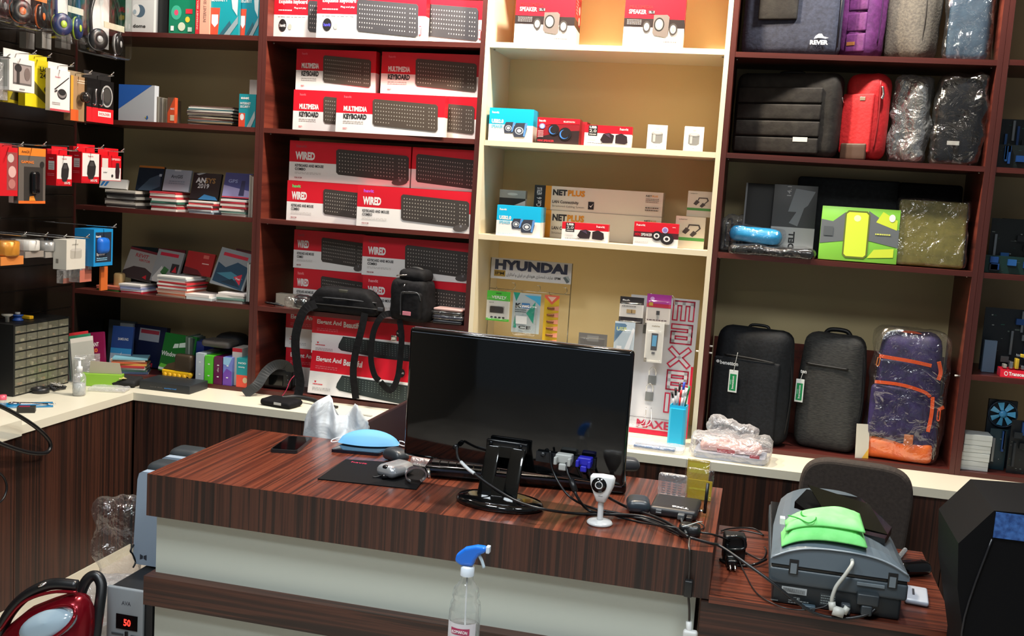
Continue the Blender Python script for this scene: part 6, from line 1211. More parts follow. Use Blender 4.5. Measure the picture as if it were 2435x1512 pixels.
# keyboard behind monitor
t = thing('keyboard', 'black keyboard lying behind the monitor base, glossy edge toward viewer', 'keyboard', (1.425, -.895, D), R_(8))
b = B(); b.soft(0, .085, .020, (.325, .085, .020), .012, '#0c0d0f/.12', n=8, M=T(0, 0, 0, rx=R_(0))); b.build('casing', t)
b = B(); b.box(-.31, .31, -.0005, .004, .024, .030, '#4a5f7a/.15/.5'); b.build('edge_trim', t)
kb = B()
for r in range(6):
    for c in range(22):
        x = -.305+c*.0278; 
        if c in (15, 18): x += .001
        kb.box(x, x+.024, .02+r*.025, .041+r*.025, .0405, .047, '#2a2b2e/.4')
o = kb.build('keys', t); o['kind'] = 'stuff'
# mouse pad, mouse, watch, keys, tube
pa = [dz(755, 1138, .003), dz(822, 1092, .003), dz(1035, 1105, .003), dz(990, 1163, .003)]
cx = sum(p.x for p in pa)/4; cy = sum(p.y for p in pa)/4
b = B(); b.prismz([(p.x-cx, p.y-cy) for p in reversed(pa)], 'matte_black', 0, .003)
e0 = pa[1]-V(cx, cy, 0)
b.text('havit', (e0.x+.03, e0.y-.028, .0032), (.055, -.0, 0), (0, .014, 0), '#b01a40'); tag(b.build('mouse_pad', loc=(cx, cy, D-.0002)), 'black mouse pad with red maker name left of the monitor', 'mouse pad')
PADZ = D+.0032
q = fz(940, 1118, DZ+.02); t = thing('mouse', 'silver and black computer mouse on the black mouse pad', 'mouse', (q.x, q.y, PADZ), R_(-20))
b = B(); b.soft(0, 0, .020, (.038, .058, .019), .0185, '#b0b4b8/.22/.6', n=10, bulge=(0, 0, .004, .004)); b.build('shell', t)
B().soft(0, -.03, .036, (.010, .026, .006), .0055, '#101113/.15', n=7).build('button_strip', t); B().lathe([(0, -.003), (.007, -.003), (.007, .003), (0, .003)], '#1a1a1c/.4', 14, cap=False, M=T(0, -.028, .036, ry=R_(90))).build('wheel', t)
b = B(); b.tube([(-.01, -.055, .008), (-.02, -.07, .004), (-.03, -.075, .004)], .002, 'cable', n=6); b.build('cord', t)
q = dz(922, 1135, .008); t = thing('key_fob', 'small shiny black and chrome key fob before the silver mouse', 'key', (q.x, q.y, PADZ), R_(40))
B().soft(0, 0, .008, (.02, .009, .007), .006, '#121214/.1', n=7).build('fob', t); B().lathe([(.007, -.0015), (.009, 0), (.007, .0015), (.005, 0), (.007, -.0015)], 'chrome', 14, cap=False, M=T(.025, 0, .009, ry=R_(70))).build('ring', t)
q = dz(988, 1142, .012); t = thing('wrist_watch', 'silver bracelet wrist watch curled on corner of mouse pad', 'watch', (q.x, q.y, PADZ), R_(25))
b = B(); ring = [(.032*math.cos(a), .0, .027+.024*math.sin(a)) for a in [R_(d_) for d_ in range(-60, 241, 20)]]
b.tube(ring, 0, '#b0b4b8/.2/.9', n=4, flat=(.0022, .0105), up=(0, 1, 0)); b.build('bracelet', t)
B().lathe([(0, 0), (.016, 0), (.017, .003), (.017, .007), (.014, .009), (0, .009)], 'chrome', 24, cap=False, M=T(.036, 0, .03, ry=R_(80))).build('case', t)
q = dz(1005, 1104, .012); t = thing('glass_tube', 'small greenish clear bottle lying beside the silver mouse', 'bottle', (q.x+.01, q.y, D+.004), R_(-8))
B().lathe([(0, -.05), (.013, -.05), (.014, -.045), (.014, .03), (.008, .04), (0, .04)], 'film_fog', 16, cap=False, M=T(0, 0, .0145, ry=R_(90))).build('body', t); B().lathe([(.009, .038), (.009, .055), (0, .055)], '#3a1c20/.4', 14, cap=False, M=T(0, 0, .0145, ry=R_(90))).build('cap', t)
q = dz(925, 1088, .02); t = thing('handset', 'rounded grey mouse half hidden behind the monitor left edge', 'mouse', (q.x+.01, q.y+.04, D), R_(-30))
B().soft(0, 0, .019, (.045, .03, .018), .017, '#2f353b/.35', n=10, bulge=(0, 0, 0, .008)).build('shell', t)
q = dz(1505, 1112, .02); t = thing('handset', 'dark grey rounded device peeping out right of the monitor corner', 'mouse', (q.x-.03, q.y+.02, D), R_(20))
B().soft(0, 0, .022, (.05, .03, .020), .018, '#34373c/.35', n=10, bulge=(0, 0, 0, .006)).build('shell', t)
# phones, mask
def phone(label, pts, h, k, scr, nm='smartphone'):
    ps = [fz(px, py, DZ+h) for px, py in pts]; cx = sum(p.x for p in ps)/4; cy = sum(p.y for p in ps)/4
    t = thing(nm, label, 'phone', (cx, cy, D))
    def rc(sc):
        out = []; P = [(p.x-cx)*sc for p in ps], [(p.y-cy)*sc for p in ps]
        for i in range(4):
            a = V(P[0][i], P[1][i], 0); pv = V(P[0][i-1], P[1][i-1], 0); nx = V(P[0][(i+1) % 4], P[1][(i+1) % 4], 0); r = .012
            d1 = (pv-a).normalized()*r; d2 = (nx-a).normalized()*r
            for s_ in range(5):
                u = s_/4; out.append(((a+d1)*(1-u)**2+a*2*u*(1-u)+(a+d2)*u**2).to_tuple()[:2])
        return out
    b = B(); b.prismz(rc(1), k, 0, h); b.build('body', t)
    b = B(); b.prismz(rc(.93), scr, h+.0002, h+.0008); b.build('screen', t); return t
phone('black smartphone lying face up at the back left of the desk', [(642, 1068), (706, 1072), (744, 1040), (688, 1036)], .011, '#1a1d1f/.3', '#050506/.08')
phone('dark smartphone with blue edge lying under the blue face mask', [(786, 1068), (900, 1078), (950, 1058), (826, 1050)], .010, '#0e1420/.2', '#0a1018/.08')
a = fz(800, 1052, DZ+.014); c = fz(945, 1060, DZ+.014); mw_ = (c-a).length
t = thing('face_mask', 'light blue pleated face mask lying on the dark smartphone', 'face mask', ((a.x+c.x)/2, (a.y+c.y)/2+.02, D+.0125), math.atan2(c.y-a.y, c.x-a.x))
b = B(); nx_, ny_ = 18, 10; vs = []; 
for j in range(ny_+1):
    for i in range(nx_+1):
        u, v = i/nx_*2-1, j/ny_*2-1; w_ = 1-u*u
        vs.append((u*mw_/2, v*(.022+.034*w_), .002+.044*max(w_, 0)**.6*(1-abs(v)**2.2)+.0045*math.sin(v*12)*w_*(1-v*v)))
fs = [(j*(nx_+1)+i, j*(nx_+1)+i+1, (j+1)*(nx_+1)+i+1, (j+1)*(nx_+1)+i) for j in range(ny_) for i in range(nx_)]
b.add(vs, fs, '#5a9ccc/.7', True); b.build('cloth', t)
for sg in (-1, 1):
    b = B(); b.tube([(sg*mw_/2*.98, -.025, .008), (sg*(mw_/2+.02), -.03, .004), (sg*(mw_/2+.024), .0, .004), (sg*(mw_/2+.01), .025, .006), (sg*mw_/2*.98, .022, .008)], .002, '#d8dade/.5', n=6); b.build('ear_loop', t)
# dome, tv box, antenna, packs
q = dz(1515, 1218, 0); t = thing('dome_mouse', 'dark blue grey dome shaped mouse lying before the black set top box', 'mouse', (q.x, q.y+.02, D), R_(10))
B().soft(0, 0, .019, (.036, .045, .018), .0175, '#262e36/.35', n=10, bulge=(0, 0, 0, .004)).build('shell', t)
tv = [dz(1549, 1222, .0), dz(1655, 1238, .0)]
tx = (tv[0].x+tv[1].x)/2; w_ = tv[1].x-tv[0].x
t = thing('set_top_box', 'black square set top box with white mark and plugs at desk end', 'set top box', (1.912, -.955, D), R_(-2))
b = B(); b.soft(0, .0, .015, (.071, .078, .0145), .012, '#1d1d20/.4', n=9); b.build('casing', t)
b = B(); b.text('TX6', (.045, -.045, .0298), (-.052, .006, 0), (-.002, -.016, 0), '#d8d8d8', bold=.04); b.build('logo', t)
for x in (-.048, -.036, ): pass
B().box(-.05, -.034, -.0795, -.0775, .012, .016, '#8a8e90/.3').build('usb_port', t); B().box(-.05, -.034, -.0795, -.0775, .019, .023, '#8a8e90/.3').build('usb_port', t)
B().rbox(.016, .036, -.10, -.0775, .006, .022, .003, '#4c5052/.4').build('grey_plug', t); B().rbox(.042, .06, -.108, -.0775, .006, .02, .003, '#151617/.4').build('black_plug', t)
b = B(); b.tube([(.071, .0, .012), (.082, 0, .014)], .004, 'chrome', n=8, sm=1); j_ = b.build('antenna_joint', t)
q0 = V(.088, 0, .012); b = B(); b.tube([(.087, 0, .008), (.089, .0, .1)], .0052, '#0e0e0f/.35', n=10, sm=1); b.build('antenna', t)
vc('grey cable from the set top box plug down to the cable knot', [fz(1620, 1232, DZ+.012), dz(1624, 1250, .01), dz(1632, 1268, .022)], .0035, '#3c4042/.4')
vc('thin black wire looping right of the set top box', [fz(1655, 1238, DZ+.01), dz(1672, 1248, .004), dz(1672, 1256, .004), dz(1650, 1264, .008)], .002)
q = dz(1600, 1172, 0); t = thing('blister_pack', 'clear blister pack leaning behind the set top box', 'blister pack', (q.x, -.80, D), R_(-5))
B().soft(0, 0, .038, (.045, .01, .037), .009, 'film_fog', n=10, nz=.003, fr=30).build('blister', t)
b = B(); rr = random.Random(5)
b.prints([('r', .1+c*.22, .1+r*.12, .24+c*.22, .14+r*.12, '#8a8e94') for c in range(4) for r in range(6)], (-.04, -.0125, .005), (.08, 0, 0), (0, 0, .065)); b.build('print', t)
for i, (px, py, ww, hh_, lab) in enumerate([(1662, 1200, .075, .10, 'front yellow antistatic bag with black print behind the antenna'), (1660, 1170, .07, .115, 'rear yellow antistatic bag in clear film behind the front one')]):
    q = dz(px, py, 0); t = thing('antistatic_bag', lab, 'bag', (1.972+(-.012 if i else .0), -.79+(.05 if i else 0), D+(.0 if i == 0 else 0)), R_(-4))
    b = B(); b.box(-ww/2, ww/2, 0, .003, .0, hh_*(.62 if i == 0 else 1), '#b8a02a/.3'); b.box(-ww/2+.005, ww/2-.005, -.0006, 0, hh_*(.3 if i == 0 else .62), hh_*(.36 if i == 0 else .9), '#c8bc3a/.3'); b.build('bag', t)
    B().soft(0, -.0, hh_*.5, (ww/2+.004, .008, hh_*.5), .006, 'film', n=10, nz=.004, fr=40).build('clear_film', t)
# ================================================================ side table things
t = thing('scanner', 'grey flatbed scanner with curved lid seen from behind on the side table', 'scanner', (2.368, -1.275, TZ+.0006), 0)
sw = .352; b = B()
b.rbox(-sw/2+.012, sw/2-.012, .0, .60, .0, .062, .008, '#1a1f22/.4'); b.build('base', t)
b = B(); b.rbox(-sw/2, sw/2, -.004, .61, .055, .100, .008, '#3c454b/.4'); b.build('body_band', t)
b = B(); b.rbox(-sw/2+.004, sw/2-.004, -.001, .6, .0995, .110, .003, '#0e1113/.3'); b.build('gap', t)
# lid: arched cross-section lofted back with falling height
nseg = 16; vs = []; fs = []
for (yy, hgt, wd_) in ((-.006, .040, 1), (-.004, .046, 1), (.03, .062, .99), (.30, .062, .95), (.50, .058, .86), (.60, .05, .80)):
    for i in range(nseg+1):
        u = i/nseg*2-1; vs.append((u*sw/2*wd_, yy, .1105+.012+(hgt)*(max(0, 1-abs(u)**2.6))**.8))
    vs.append((sw/2*wd_, yy, .1105)); vs.append((-sw/2*wd_, yy, .1105))
m_ = nseg+3
for j in range(5):
    for i in range(m_): fs.append((j*m_+i, (j+1)*m_+i, (j+1)*m_+(i+1) % m_, j*m_+(i+1) % m_)[::-1])
fs += [tuple(range(m_)), tuple(reversed(range(5*m_, 6*m_)))]
b = B(); b.add(vs, fs, '#59656e/.38'); lid = b.build('lid', t)
b = B(); b.tube([(-sw/2+.004, -.008, .128)]+[((i/10*2-1)*sw/2*.98, -.008, .1225+.046*(max(0, 1-abs(i/10*2-1)**2.6))**.8) for i in range(1, 10)]+[(sw/2-.004, -.008, .128)], .0025, '#8a949c/.3', n=6, sm=3); b.build('lid_rim', lid)
b = B(); b.prismz([(-.03, .16), (.12, .10), (.15, .22), (.09, .50), (-.07, .52), (-.11, .36)], '#08090a/.12', .165, .1845); b.build('feeder_recess', lid)
b = B(); b.add([(-.02, .20, .190), (.13, .14, .186), (.10, .36, .205), (-.07, .46, .215), (-.02, .205, .186), (.13, .145, .182), (.10, .365, .201), (-.07, .465, .211)], [(0, 1, 2, 3), (7, 6, 5, 4), (0, 4, 5, 1), (1, 5, 6, 2), (2, 6, 7, 3), (3, 7, 4, 0)], '#14140f/.2'); b.build('paper_flap', lid)
for x in (-.115, .135): b = B(); b.box(x-.012, x+.012, -.0075, -.0045, .088, .128, '#0f1214/.4'); b.box(x-.008, x+.008, -.0088, -.0077, .09, .118, '#6a747a/.4'); b.build('hinge', t)
b = B(); b.prints([('r', 0, .35, 1, 1, '#a8acac'), *[('r', .06+i*.03, .5, .075+i*.03, .9, '#2a2c2e') for i in range(29)], ('l', -.4, -.5, -.1, -.3, '#77807f', 1), ('l', .3, -.5, 1.1, -.1, '#8a9090', 2), ('t', .45, -.1, .75, .15, '#8a9090', 'CE')], (-.14, -.0009, .022), (.065, 0, 0), (0, 0, .028)); b.build('rating_label', t)
b = B(); b.box(-.04, .0, -.0009, -.0004, .012, .046, '#2a2f32/.4'); b.prints([('l', .05, .1, .95, .9, '#77807f', 4)], (-.04, -.001, .012), (.04, 0, 0), (0, 0, .034)); b.build('print_label', t)
b = B(); b.rbox(.048, .118, -.0075, -.004, .082, .092, .003, '#6a747a/.4'); b.build('cable_door', t)
b = B(); b.rbox(.05, .105, -.03, .0, .038, .068, .004, '#2a3034/.4'); b.rbox(.062, .09, -.034, -.005, .012, .0385, .004, '#2a3034/.4'); b.build('data_plug', t)
b = B(); b.rbox(-.016+.01, .018, -.02, .0, .002, .03, .004, '#3a4044/.4', M=T(.02, 0, 0)); b.build('usb_socket', t)
b = B(); b.tube([(.03, -.006, .148), (.028, -.026, .14), (.012, -.03, .11), (-.005, -.032, .08), (-.012, -.032, .05), (-.012, -.03, .035)], .0052, '#b4b4ac/.45', n=9, sm=6); b.build('white_lamp_cable', lid)
b = B(); b.tube([(-.012, -.03, .036), (-.008, -.034, .016)], .0095, '#b8b8b0/.4', n=12, sm=1); b.tube([(-.008, -.034, .016), (.02, -.036, .012)], .013, '#b8b8b0/.4', n=12, sm=1); b.tube([(.02, -.036, .012), (.028, -.034, .03)], .008, '#b8b8b0/.4', n=10, sm=1); b.build('white_power_plug', t)
b = B(); b.rbox(-.085, -.05, -.022, -.003, .0, .012, .003, '#3a4a54/.4'); b.build('grey_plug', t)
# green cloth on the lid
t = thing('microfiber_cloth', 'bright green folded microfiber cloth lying on top of the scanner lid', 'cloth', (2.325, -1.198, TZ+.1868), 0)
nx_, ny_ = 22, 12
def lidz(x): return .062*(max(0, 1-min(abs(x)/.174, 1)**2.6))**.8
def cloth(z0, seed, w_, d_, cut, hh_):
    vs = []; fs = []
    for k_ in range(2):
        for j in range(ny_+1):
            for i in range(nx_+1):
                u, v = i/nx_, j/ny_; x = (u-.5)*w_; y = (v-.5)*(d_*(.62+.38*u) if cut else d_*(.55+.45*u))+.02*u
                e = min(u, 1-u, v, 1-v); edge = min(1, e*7)
                z = z0+k_*(.004+hh_*edge**.6)+(noise.noise(V(x*14, y*14, seed))*.006+.006*math.sin(u*3.1))*edge+lidz(x-.043)-lidz(-.043)
                vs.append((x, y, z))
    n1 = (nx_+1)*(ny_+1)
    for j in range(ny_):
        for i in range(nx_):
            a = j*(nx_+1)+i; fs.append((a, a+nx_+1, a+nx_+2, a+1)); fs.append((n1+a, n1+a+1, n1+a+nx_+2, n1+a+nx_+1))
    for i in range(nx_): fs.append((i, i+1, n1+i+1, n1+i)); a = ny_*(nx_+1)+i; fs.append((a+1, a, n1+a, n1+a+1))
    for j in range(ny_): a = j*(nx_+1); fs.append((a+nx_+1, a, n1+a, n1+a+nx_+1)); a += nx_; fs.append((a, a+nx_+1, n1+a+nx_+1, n1+a))
    return vs, fs
b = B(); vs, fs = cloth(.0, 1, .215, .20, True, .026); b.add(vs, fs, 'cloth_green', True); b.build('lower_fold', t)
b = B(); vs, fs = cloth(.034, 4, .20, .17, False, .012); b.add(vs, fs, 'cloth_green', True); b.build('upper_fold', t)
b = B(); b.tube([(-.095, .0, .035), (-.07, -.03, .04), (-.045, -.055, .038), (-.03, -.055, .046), (-.025, -.035, .05), (-.035, -.03, .046), (-.055, -.025, .046), (-.062, .0, .045), (-.06, .02, .045)], .0018, '#2a9a34/.7', n=6, sm=5); b.build('stitched_hem', t)
B().box(-.116, -.103, -.02, .005, .014, .03, '#d8dcd8/.5').build('care_tag', t)
# adapter + cables left of scanner
q = fz(1735, 1310, TZ+.02); t = thing('power_adapter', 'black power adapter with plugs standing on side table by the desk end', 'adapter', (2.094, -.98, TZ+.001), R_(8))
B().rbox(-.032, .032, -.028, .028, 0, .082, .008, '#141516/.4').build('casing', t)
b = B(); b.rbox(-.028, .0, -.07, -.03, .0, .035, .006, '#101112/.2'); b.build('socket', t)
b = B(); b.tube([(-.02, -.09, .02), (-.02, -.115, .012)], .003, 'chrome', n=6, sm=1); b.tube([(-.006, -.09, .02), (-.006, -.115, .012)], .003, 'chrome', n=6, sm=1); b.rbox(-.028, .002, -.093, -.0705, .004, .03, .005, '#0c0d0e/.2'); b.build('mains_plug', t)
b = B(); b.tube([(-.03, -.03, .07), (-.01, -.04, .085), (.02, -.035, .08), (.025, -.033, .05), (-.02, -.04, .045), (-.025, -.036, .06)], .005, '#16181a/.15', n=8, sm=5); b.build('coiled_lead', t)
def tt(px, py, h=.004): return fz(px, py, TZ+h)
vc('black cable coiled behind the adapter on side table', [tt(1715, 1262), tt(1740, 1256), tt(1790, 1256), tt(1815, 1272), tt(1800, 1268, .008), tt(1765, 1262, .01), tt(1745, 1270, .006)], .0025)
vc('black cable arching from adapter toward the scanner side', [tt(1765, 1308), tt(1790, 1322), tt(1812, 1330), tt(1822, 1312), tt(1818, 1300, .01)], .0022)
vc('glossy black lead crossing the side table beside the scanner', [tt(1712, 1330), tt(1735, 1342), tt(1775, 1345), tt(1800, 1340, .01), tt(1822, 1330, .01)], .004, '#131416/.15')
# black oval device, coil cord, white box
t = thing('computer_mouse', 'glossy black mouse on the table right of the scanner', 'mouse', (2.612, -.88, TZ+.001), R_(-60))
B().soft(0, 0, .019, (.028, .055, .018), .017, '#0a0a0b/.12', n=10, bulge=(0, 0, .004, .004)).build('shell', t)
b = B(); pts = []
for i in range(60): a = i*.9; pts.append((2.585+.0009*i*.6, -.78+.0016*i-.0, TZ+.012+.006*math.sin(a)+.0)); pts[-1] = (pts[-1][0]+.006*math.cos(a), pts[-1][1], pts[-1][2])
b.tube(pts, .002, '#8a8c8e/.3', n=5, sm=2); tag(b.build('coiled_cord'), 'silvery coiled cord lying behind the glossy black mouse', 'cord')
t = thing('wifi_box', 'small white plastic box with dark slot beside right side of scanner', 'box', (2.598, -1.085, TZ+.001), R_(-6))
b = B(); b.rbox(-.032, .03, -.06, .06, 0, .016, .007, '#b9c0cc/.3'); b.build('casing', t); b = B(); b.box(-.012, -.006, -.02, .03, .0162, .0166, '#3a3e44'); b.build('slot', t)
# ================================================================ chairs behind desk and table
t = thing('office_chair', 'dark brown upholstered chair with rounded backrest behind the scanner', 'chair', (2.475, -.44, 0), R_(-6))
b = B(); zc0 = .40; hh_ = fy(2040, 1098, -.42).z
prof = []
for i in range(25):
    a = math.pi*i/24; cx_, sz_ = math.cos(a), math.sin(a); prof.append((.185*math.copysign(abs(cx_)**.45, cx_), (hh_-.12)+.12*abs(sz_)**.7))
prof = prof+[(-.17, .42), (.17, .42)]
b.prism(prof, 'fab_chair', -.0, .055); o = b.build('backrest', t); 
bv = o.modifiers.new('b', 'BEVEL'); bv.width = .014; bv.segments = 3
b = B(); b.soft(0, .0, .44, (.19, .10, .03), .025, 'fab_chair', n=8); b.build('seat', t)
b = B(); b.tube([(0, .02, .41), (0, .02, .1)], .022, '#1a1a1c/.4', n=12, sm=1); b.build('post', t)
for i in range(5):
    a = 2*math.pi*i/5+.3; B().tube([(0, .02, .09), (.15*math.cos(a), .02+.13*math.sin(a), .03)], .014, '#1a1a1c/.4', n=8, sm=1, ).build('leg', t)
t = thing('chair', 'maroon brown chair behind the desk, its slanted back seen left of the monitor', 'chair', (.83, -.43, 0))
pA, pB = fy(845, 1015, -.45), fy(985, 942, -.45)
b = B(); b.prism([(pA.x-.83-.05, .60), (pA.x-.83, pA.z), (pB.x-.83, pB.z), (pB.x-.83+.25, pB.z+.0), (pB.x-.83+.25, .60)], '#3c2423/.45', .03, .07, M=T(0, 0, 0)); o = b.build('backrest', t); bv = o.modifiers.new('b', 'BEVEL'); bv.width = .01; bv.segments = 3
b = B(); b.soft(-.08, -.045, .56, (.33, .14, .03), .025, '#3c2423/.5', n=8); b.build('seat', t)
for sx_ in (-.36, .2):
    for sy_ in (-.13, .06): B().tube([(sx_, sy_, .53), (sx_, sy_, 0)], .014, '#1a1a1c/.4', n=8, sm=1).build('leg', t)
# white carrier bag on that chair
pc = fy(797, 1010, -.535)
t = thing('carrier_bag', 'white thin plastic carrier bag with tied handles behind the desk', 'carrier bag', (pc.x, -.535, .5915))
zt_ = fy(780, 940, -.535).z-.5915; zl = fy(745, 1000, -.535).z-.5915
otl = [(724, 1000), (730, 978), (742, 962), (760, 950), (779, 940), (788, 952), (797, 972), (806, 985), (818, 988), (830, 976), (842, 960), (852, 962), (862, 982), (876, 1004)]
otp = [(fy(px, py, -.535)-V(pc.x, -.535, .5915)) for px, py in otl]
def sheet(y0, sg, hmul, seed):
    vs = []; nu, nv = 52, 16
    for i in range(nu+1):
        u = i/nu*(len(otp)-1); k_ = min(int(u), len(otp)-2); f_ = u-k_; x = otp[k_].x*(1-f_)+otp[k_+1].x*f_; zt = (otp[k_].z*(1-f_)+otp[k_+1].z*f_)*hmul; e = 1-abs(i/nu*2-1)**4
        for j in range(nv+1):
            v = j/nv; fold = .010*math.sin(x*75+seed+v*3)*(.4+v)+.012*noise.noise(V(x*22, v*5, seed))
            vs.append((x*(1+.06*(1-v)), y0+sg*(.058*e*(1-v**2.2))+fold*e, zt*v))
    return vs, [(i*(nv+1)+j, (i+1)*(nv+1)+j, (i+1)*(nv+1)+j+1, i*(nv+1)+j+1) for i in range(nu) for j in range(nv)]
b = B(); vs, fs = sheet(0, -1, 1, 1); b.add(vs, fs, 'film_white', True); o = b.build('front_side', t); sm_ = o.modifiers.new('s', 'SOLIDIFY'); sm_.thickness = .0012
b = B(); vs, fs = sheet(.012, 1, .9, 5); b.add(vs, fs, 'film_white', True); o = b.build('back_side', t); sm_ = o.modifiers.new('s', 'SOLIDIFY'); sm_.thickness = .0012
# ================================================================ bags and camera in the keyboard bay
t = thing('shoulder_bag', 'flat black shoulder bag with hanging straps lying on fourth keyboard shelf', 'bag', (.412, .035, Z4+.001), R_(4))
b = B(); b.soft(0, 0, .055, (.165, .055, .054), .03, 'fab_black', n=12, bulge=(.0, 0, .0, .0), nz=.008, fr=10, taper=.35); b.build('body', t)
b = B(); b.tube([(-.15, -.045, .062), (0, -.06, .066), (.15, -.045, .06)], .003, '#34363a/.4', n=6); b.build('zipper', t)
b = B(); b.tube([(-.16, -.05, .035), (0, -.062, .036), (.16, -.05, .034)], .003, '#0a0a0b/.5', n=6); b.build('piping', t)
B().rbox(-.02, .02, -.05, -.02, .09, .104, .003, '#3a3a32/.5').build('logo_patch', t)
def ys(px, py, y): p = fy(px, py, y); return (p.x-.412, p.y-.035, p.z-Z4-.001)
t.rotation_euler = (0, 0, 0)
b = B(); b.strap([ys(752, 722, -.02), ys(722, 740, -.035), ys(703, 800, -.04), ys(706, 860, -.04), ys(714, 910, -.042), ys(706, 950, -.05)], .038, .003, 'fab_black'); b.build('shoulder_strap', t)
b = B(); b.strap([ys(868, 745, -.03), ys(858, 790, -.035), ys(845, 840, -.035), ys(840, 890, -.035), ys(846, 948, -.03)], .03, .003, 'fab_black'); b.build('shoulder_strap', t)
B().rbox(*[v for v in (ys(905, 740, -.02)[0]-.012, ys(905, 740, -.02)[0]+.012)], -.062, -.05, .03, .045, .002, '#3a3c40/.3').build('buckle', t)
t = thing('camera_bag', 'upright black camera bag with zips and pink tag on fourth keyboard shelf', 'bag', (.715, .01, Z4+.001), R_(-10))
hB = fy(985, 655, 0).z-Z4
b = B(); b.soft(0, 0, hB*.46, (.088, .06, hB*.46), .03, 'fab_black', n=12, nz=.008, fr=12, taper=.12, bulge=(.008, 0, 0, 0)); b.build('body', t)
b = B(); b.soft(.008, .0, hB*.99, (.062, .05, .028), .025, 'fab_black', n=9, nz=.004, fr=14); b.build('lid', t)
b = B(); b.soft(.03, -.066, hB*.36, (.045, .016, hB*.30), .014, 'fab_black', n=9); b.build('front_pocket', t)
b = B(); b.tube([(-.01, -.083, .03), (-.012, -.085, hB*.6), (.01, -.083, hB*.66), (.06, -.08, hB*.66), (.074, -.075, hB*.5)], .0028, '#4a4c50/.25/.6', n=6, sm=4); b.build('zipper', t)
b = B(); b.tube([(-.0, -.075, hB*.83), (.0, -.085, hB*.78)], .003, 'chrome', n=6, sm=1); b.build('zip_puller', t)
b = B(); b.tube([(-.05, -.06, hB*.98), (-.03, -.068, hB*1.0), (.0, -.064, hB*1.02)], .0028, 'chrome', n=6, sm=3); b.build('zip_trim', t)
b = B(); b.rbox(.0, .038, -.0875, -.0845, .03, .046, .001, '#c87a88/.4'); b.build('pink_tag', t)
b = B(); b.tube([(-.03, .02, hB*1.04), (-.01, .0, hB*1.14), (.03, .0, hB*1.13), (.045, .02, hB*1.03)], .008, '#131314/.6', n=8); b.build('handle', t)
def yc2(px, py, y):
    p = fy(px, py, y)-V(.715, .01, Z4+.001); a = R_(10); return (p.x*math.cos(a)-p.y*math.sin(a), p.x*math.sin(a)+p.y*math.cos(a), p.z)
b = B(); b.strap([yc2(935, 745, -.03), yc2(908, 752, -.045), yc2(888, 790, -.045), yc2(882, 850, -.045), yc2(890, 890, -.045), yc2(902, 905, -.045)], .026, .003, 'fab_black'); b.build('shoulder_strap', t)
b = B(); b.strap([yc2(950, 760, -.03), yc2(955, 800, -.045), yc2(952, 850, -.045), yc2(945, 900, -.045), yc2(928, 928, -.045), yc2(905, 908, -.044)], .026, .003, 'fab_black'); b.build('shoulder_strap', t)
b = B(); b.rbox(*(yc2(938, 798, -.047)[0]-.013, yc2(938, 798, -.047)[0]+.013), yc2(945, 798, -.047)[1]-.008, yc2(945, 798, -.047)[1]-.003, yc2(945, 805, -.047)[2]-.012, yc2(945, 805, -.047)[2]+.012, .002, 'chrome'); b.build('strap_buckle', t)
# wallets
zz = Z4+.001
for i, (k, hh_, lab) in enumerate([('#1b1d24/.3', .017, 'bottom wrapped black wallet of the stack beside the camera bag'), ('#2a2c3a/.2', .019, 'second wallet with bluish film in the stack beside camera bag'), ('#141416/.3', .015, 'third black wallet in the stack beside camera bag'), ('#a88a86/.3', .012, 'top pale pink wallet of the stack beside camera bag')]):
    t = thing('wallet', lab, 'wallet', (.868+.004*(i % 2), .035, zz), R_(3-2*i), 'wallets beside the camera bag')
    B().soft(0, 0, hh_/2, (.062, .045, hh_/2-.0004), hh_*.45, k, n=8).build('body', t)
    if i in (1, 2): B().soft(0, 0, hh_/2, (.067, .05, hh_/2-.0002), hh_*.4, 'film', n=10, nz=.002, fr=40).build('clear_film', t)
    zz += hh_+.0006
t = thing('small_carton', 'small white carton at the left end of fourth keyboard shelf', 'box', (.105, .08, Z4+.018), R_(-6)); t.location.z = Z4+.001
B().rbox(-.045, .045, 0, .04, .0, .052, .001, '#b8b4a4/.5').build('box', t)
t = thing('earphones', 'tangled black earphones lying before the small white carton', 'earphones', (.085, .04, Z4+.001)); rr = random.Random(9)
B().tube([(rr.uniform(-.05, .05), rr.uniform(-.02, .02), .006+.004*(i % 3)) for i in range(12)], .003, '#121214/.4', n=6).build('cord', t)
t = thing('lens_cap', 'black round camera accessory in clear film beside the small white carton', 'accessory', (.205, .05, Z4+.001))
B().soft(0, 0, .03, (.035, .03, .029), .02, '#121316/.3', n=9, nz=.004, fr=20).build('body', t); B().soft(-.01, -.012, .027, (.055, .045, .026), .02, 'film', n=12, nz=.008, fr=26).build('clear_film', t)
# camera with strap
t = thing('camera', 'black camera with wide neck strap on bottom board of keyboard bay', 'camera', (.098, .07, Z5+.001), R_(4))
b = B(); b.soft(0, 0, .048, (.068, .03, .046), .014, '#0f1011/.35', n=9); b.build('body', t)
b = B(); b.soft(.0, .0, .102, (.027, .028, .018), .012, '#0f1011/.3', n=8); b.build('viewfinder_hump', t)
b = B(); b.rbox(-.035, .03, -.033, -.030, .018, .064, .002, '#060707/.1'); b.build('rear_screen', t)
for (x, z) in [(.048, .066), (.052, .045), (.05, .026)]: B().lathe([(0, 0), (.004, 0), (.004, .003), (0, .003)], '#5a5c60/.2/.8', 12, cap=False, M=T(x, -.03, z, rx=R_(90))).build('button', t)
B().lathe([(0, 0), (.014, 0), (.014, .01), (0, .01)], '#1a1b1d/.3', 18, cap=False, M=T(-.045, 0, .094)).build('mode_dial', t)
B().lathe([(0, .0), (.034, .0), (.036, .01), (.036, .08), (0, .08)], '#0c0d0e/.3', 24, cap=False, M=T(0, .11, .048, rx=R_(90))).build('lens', t)
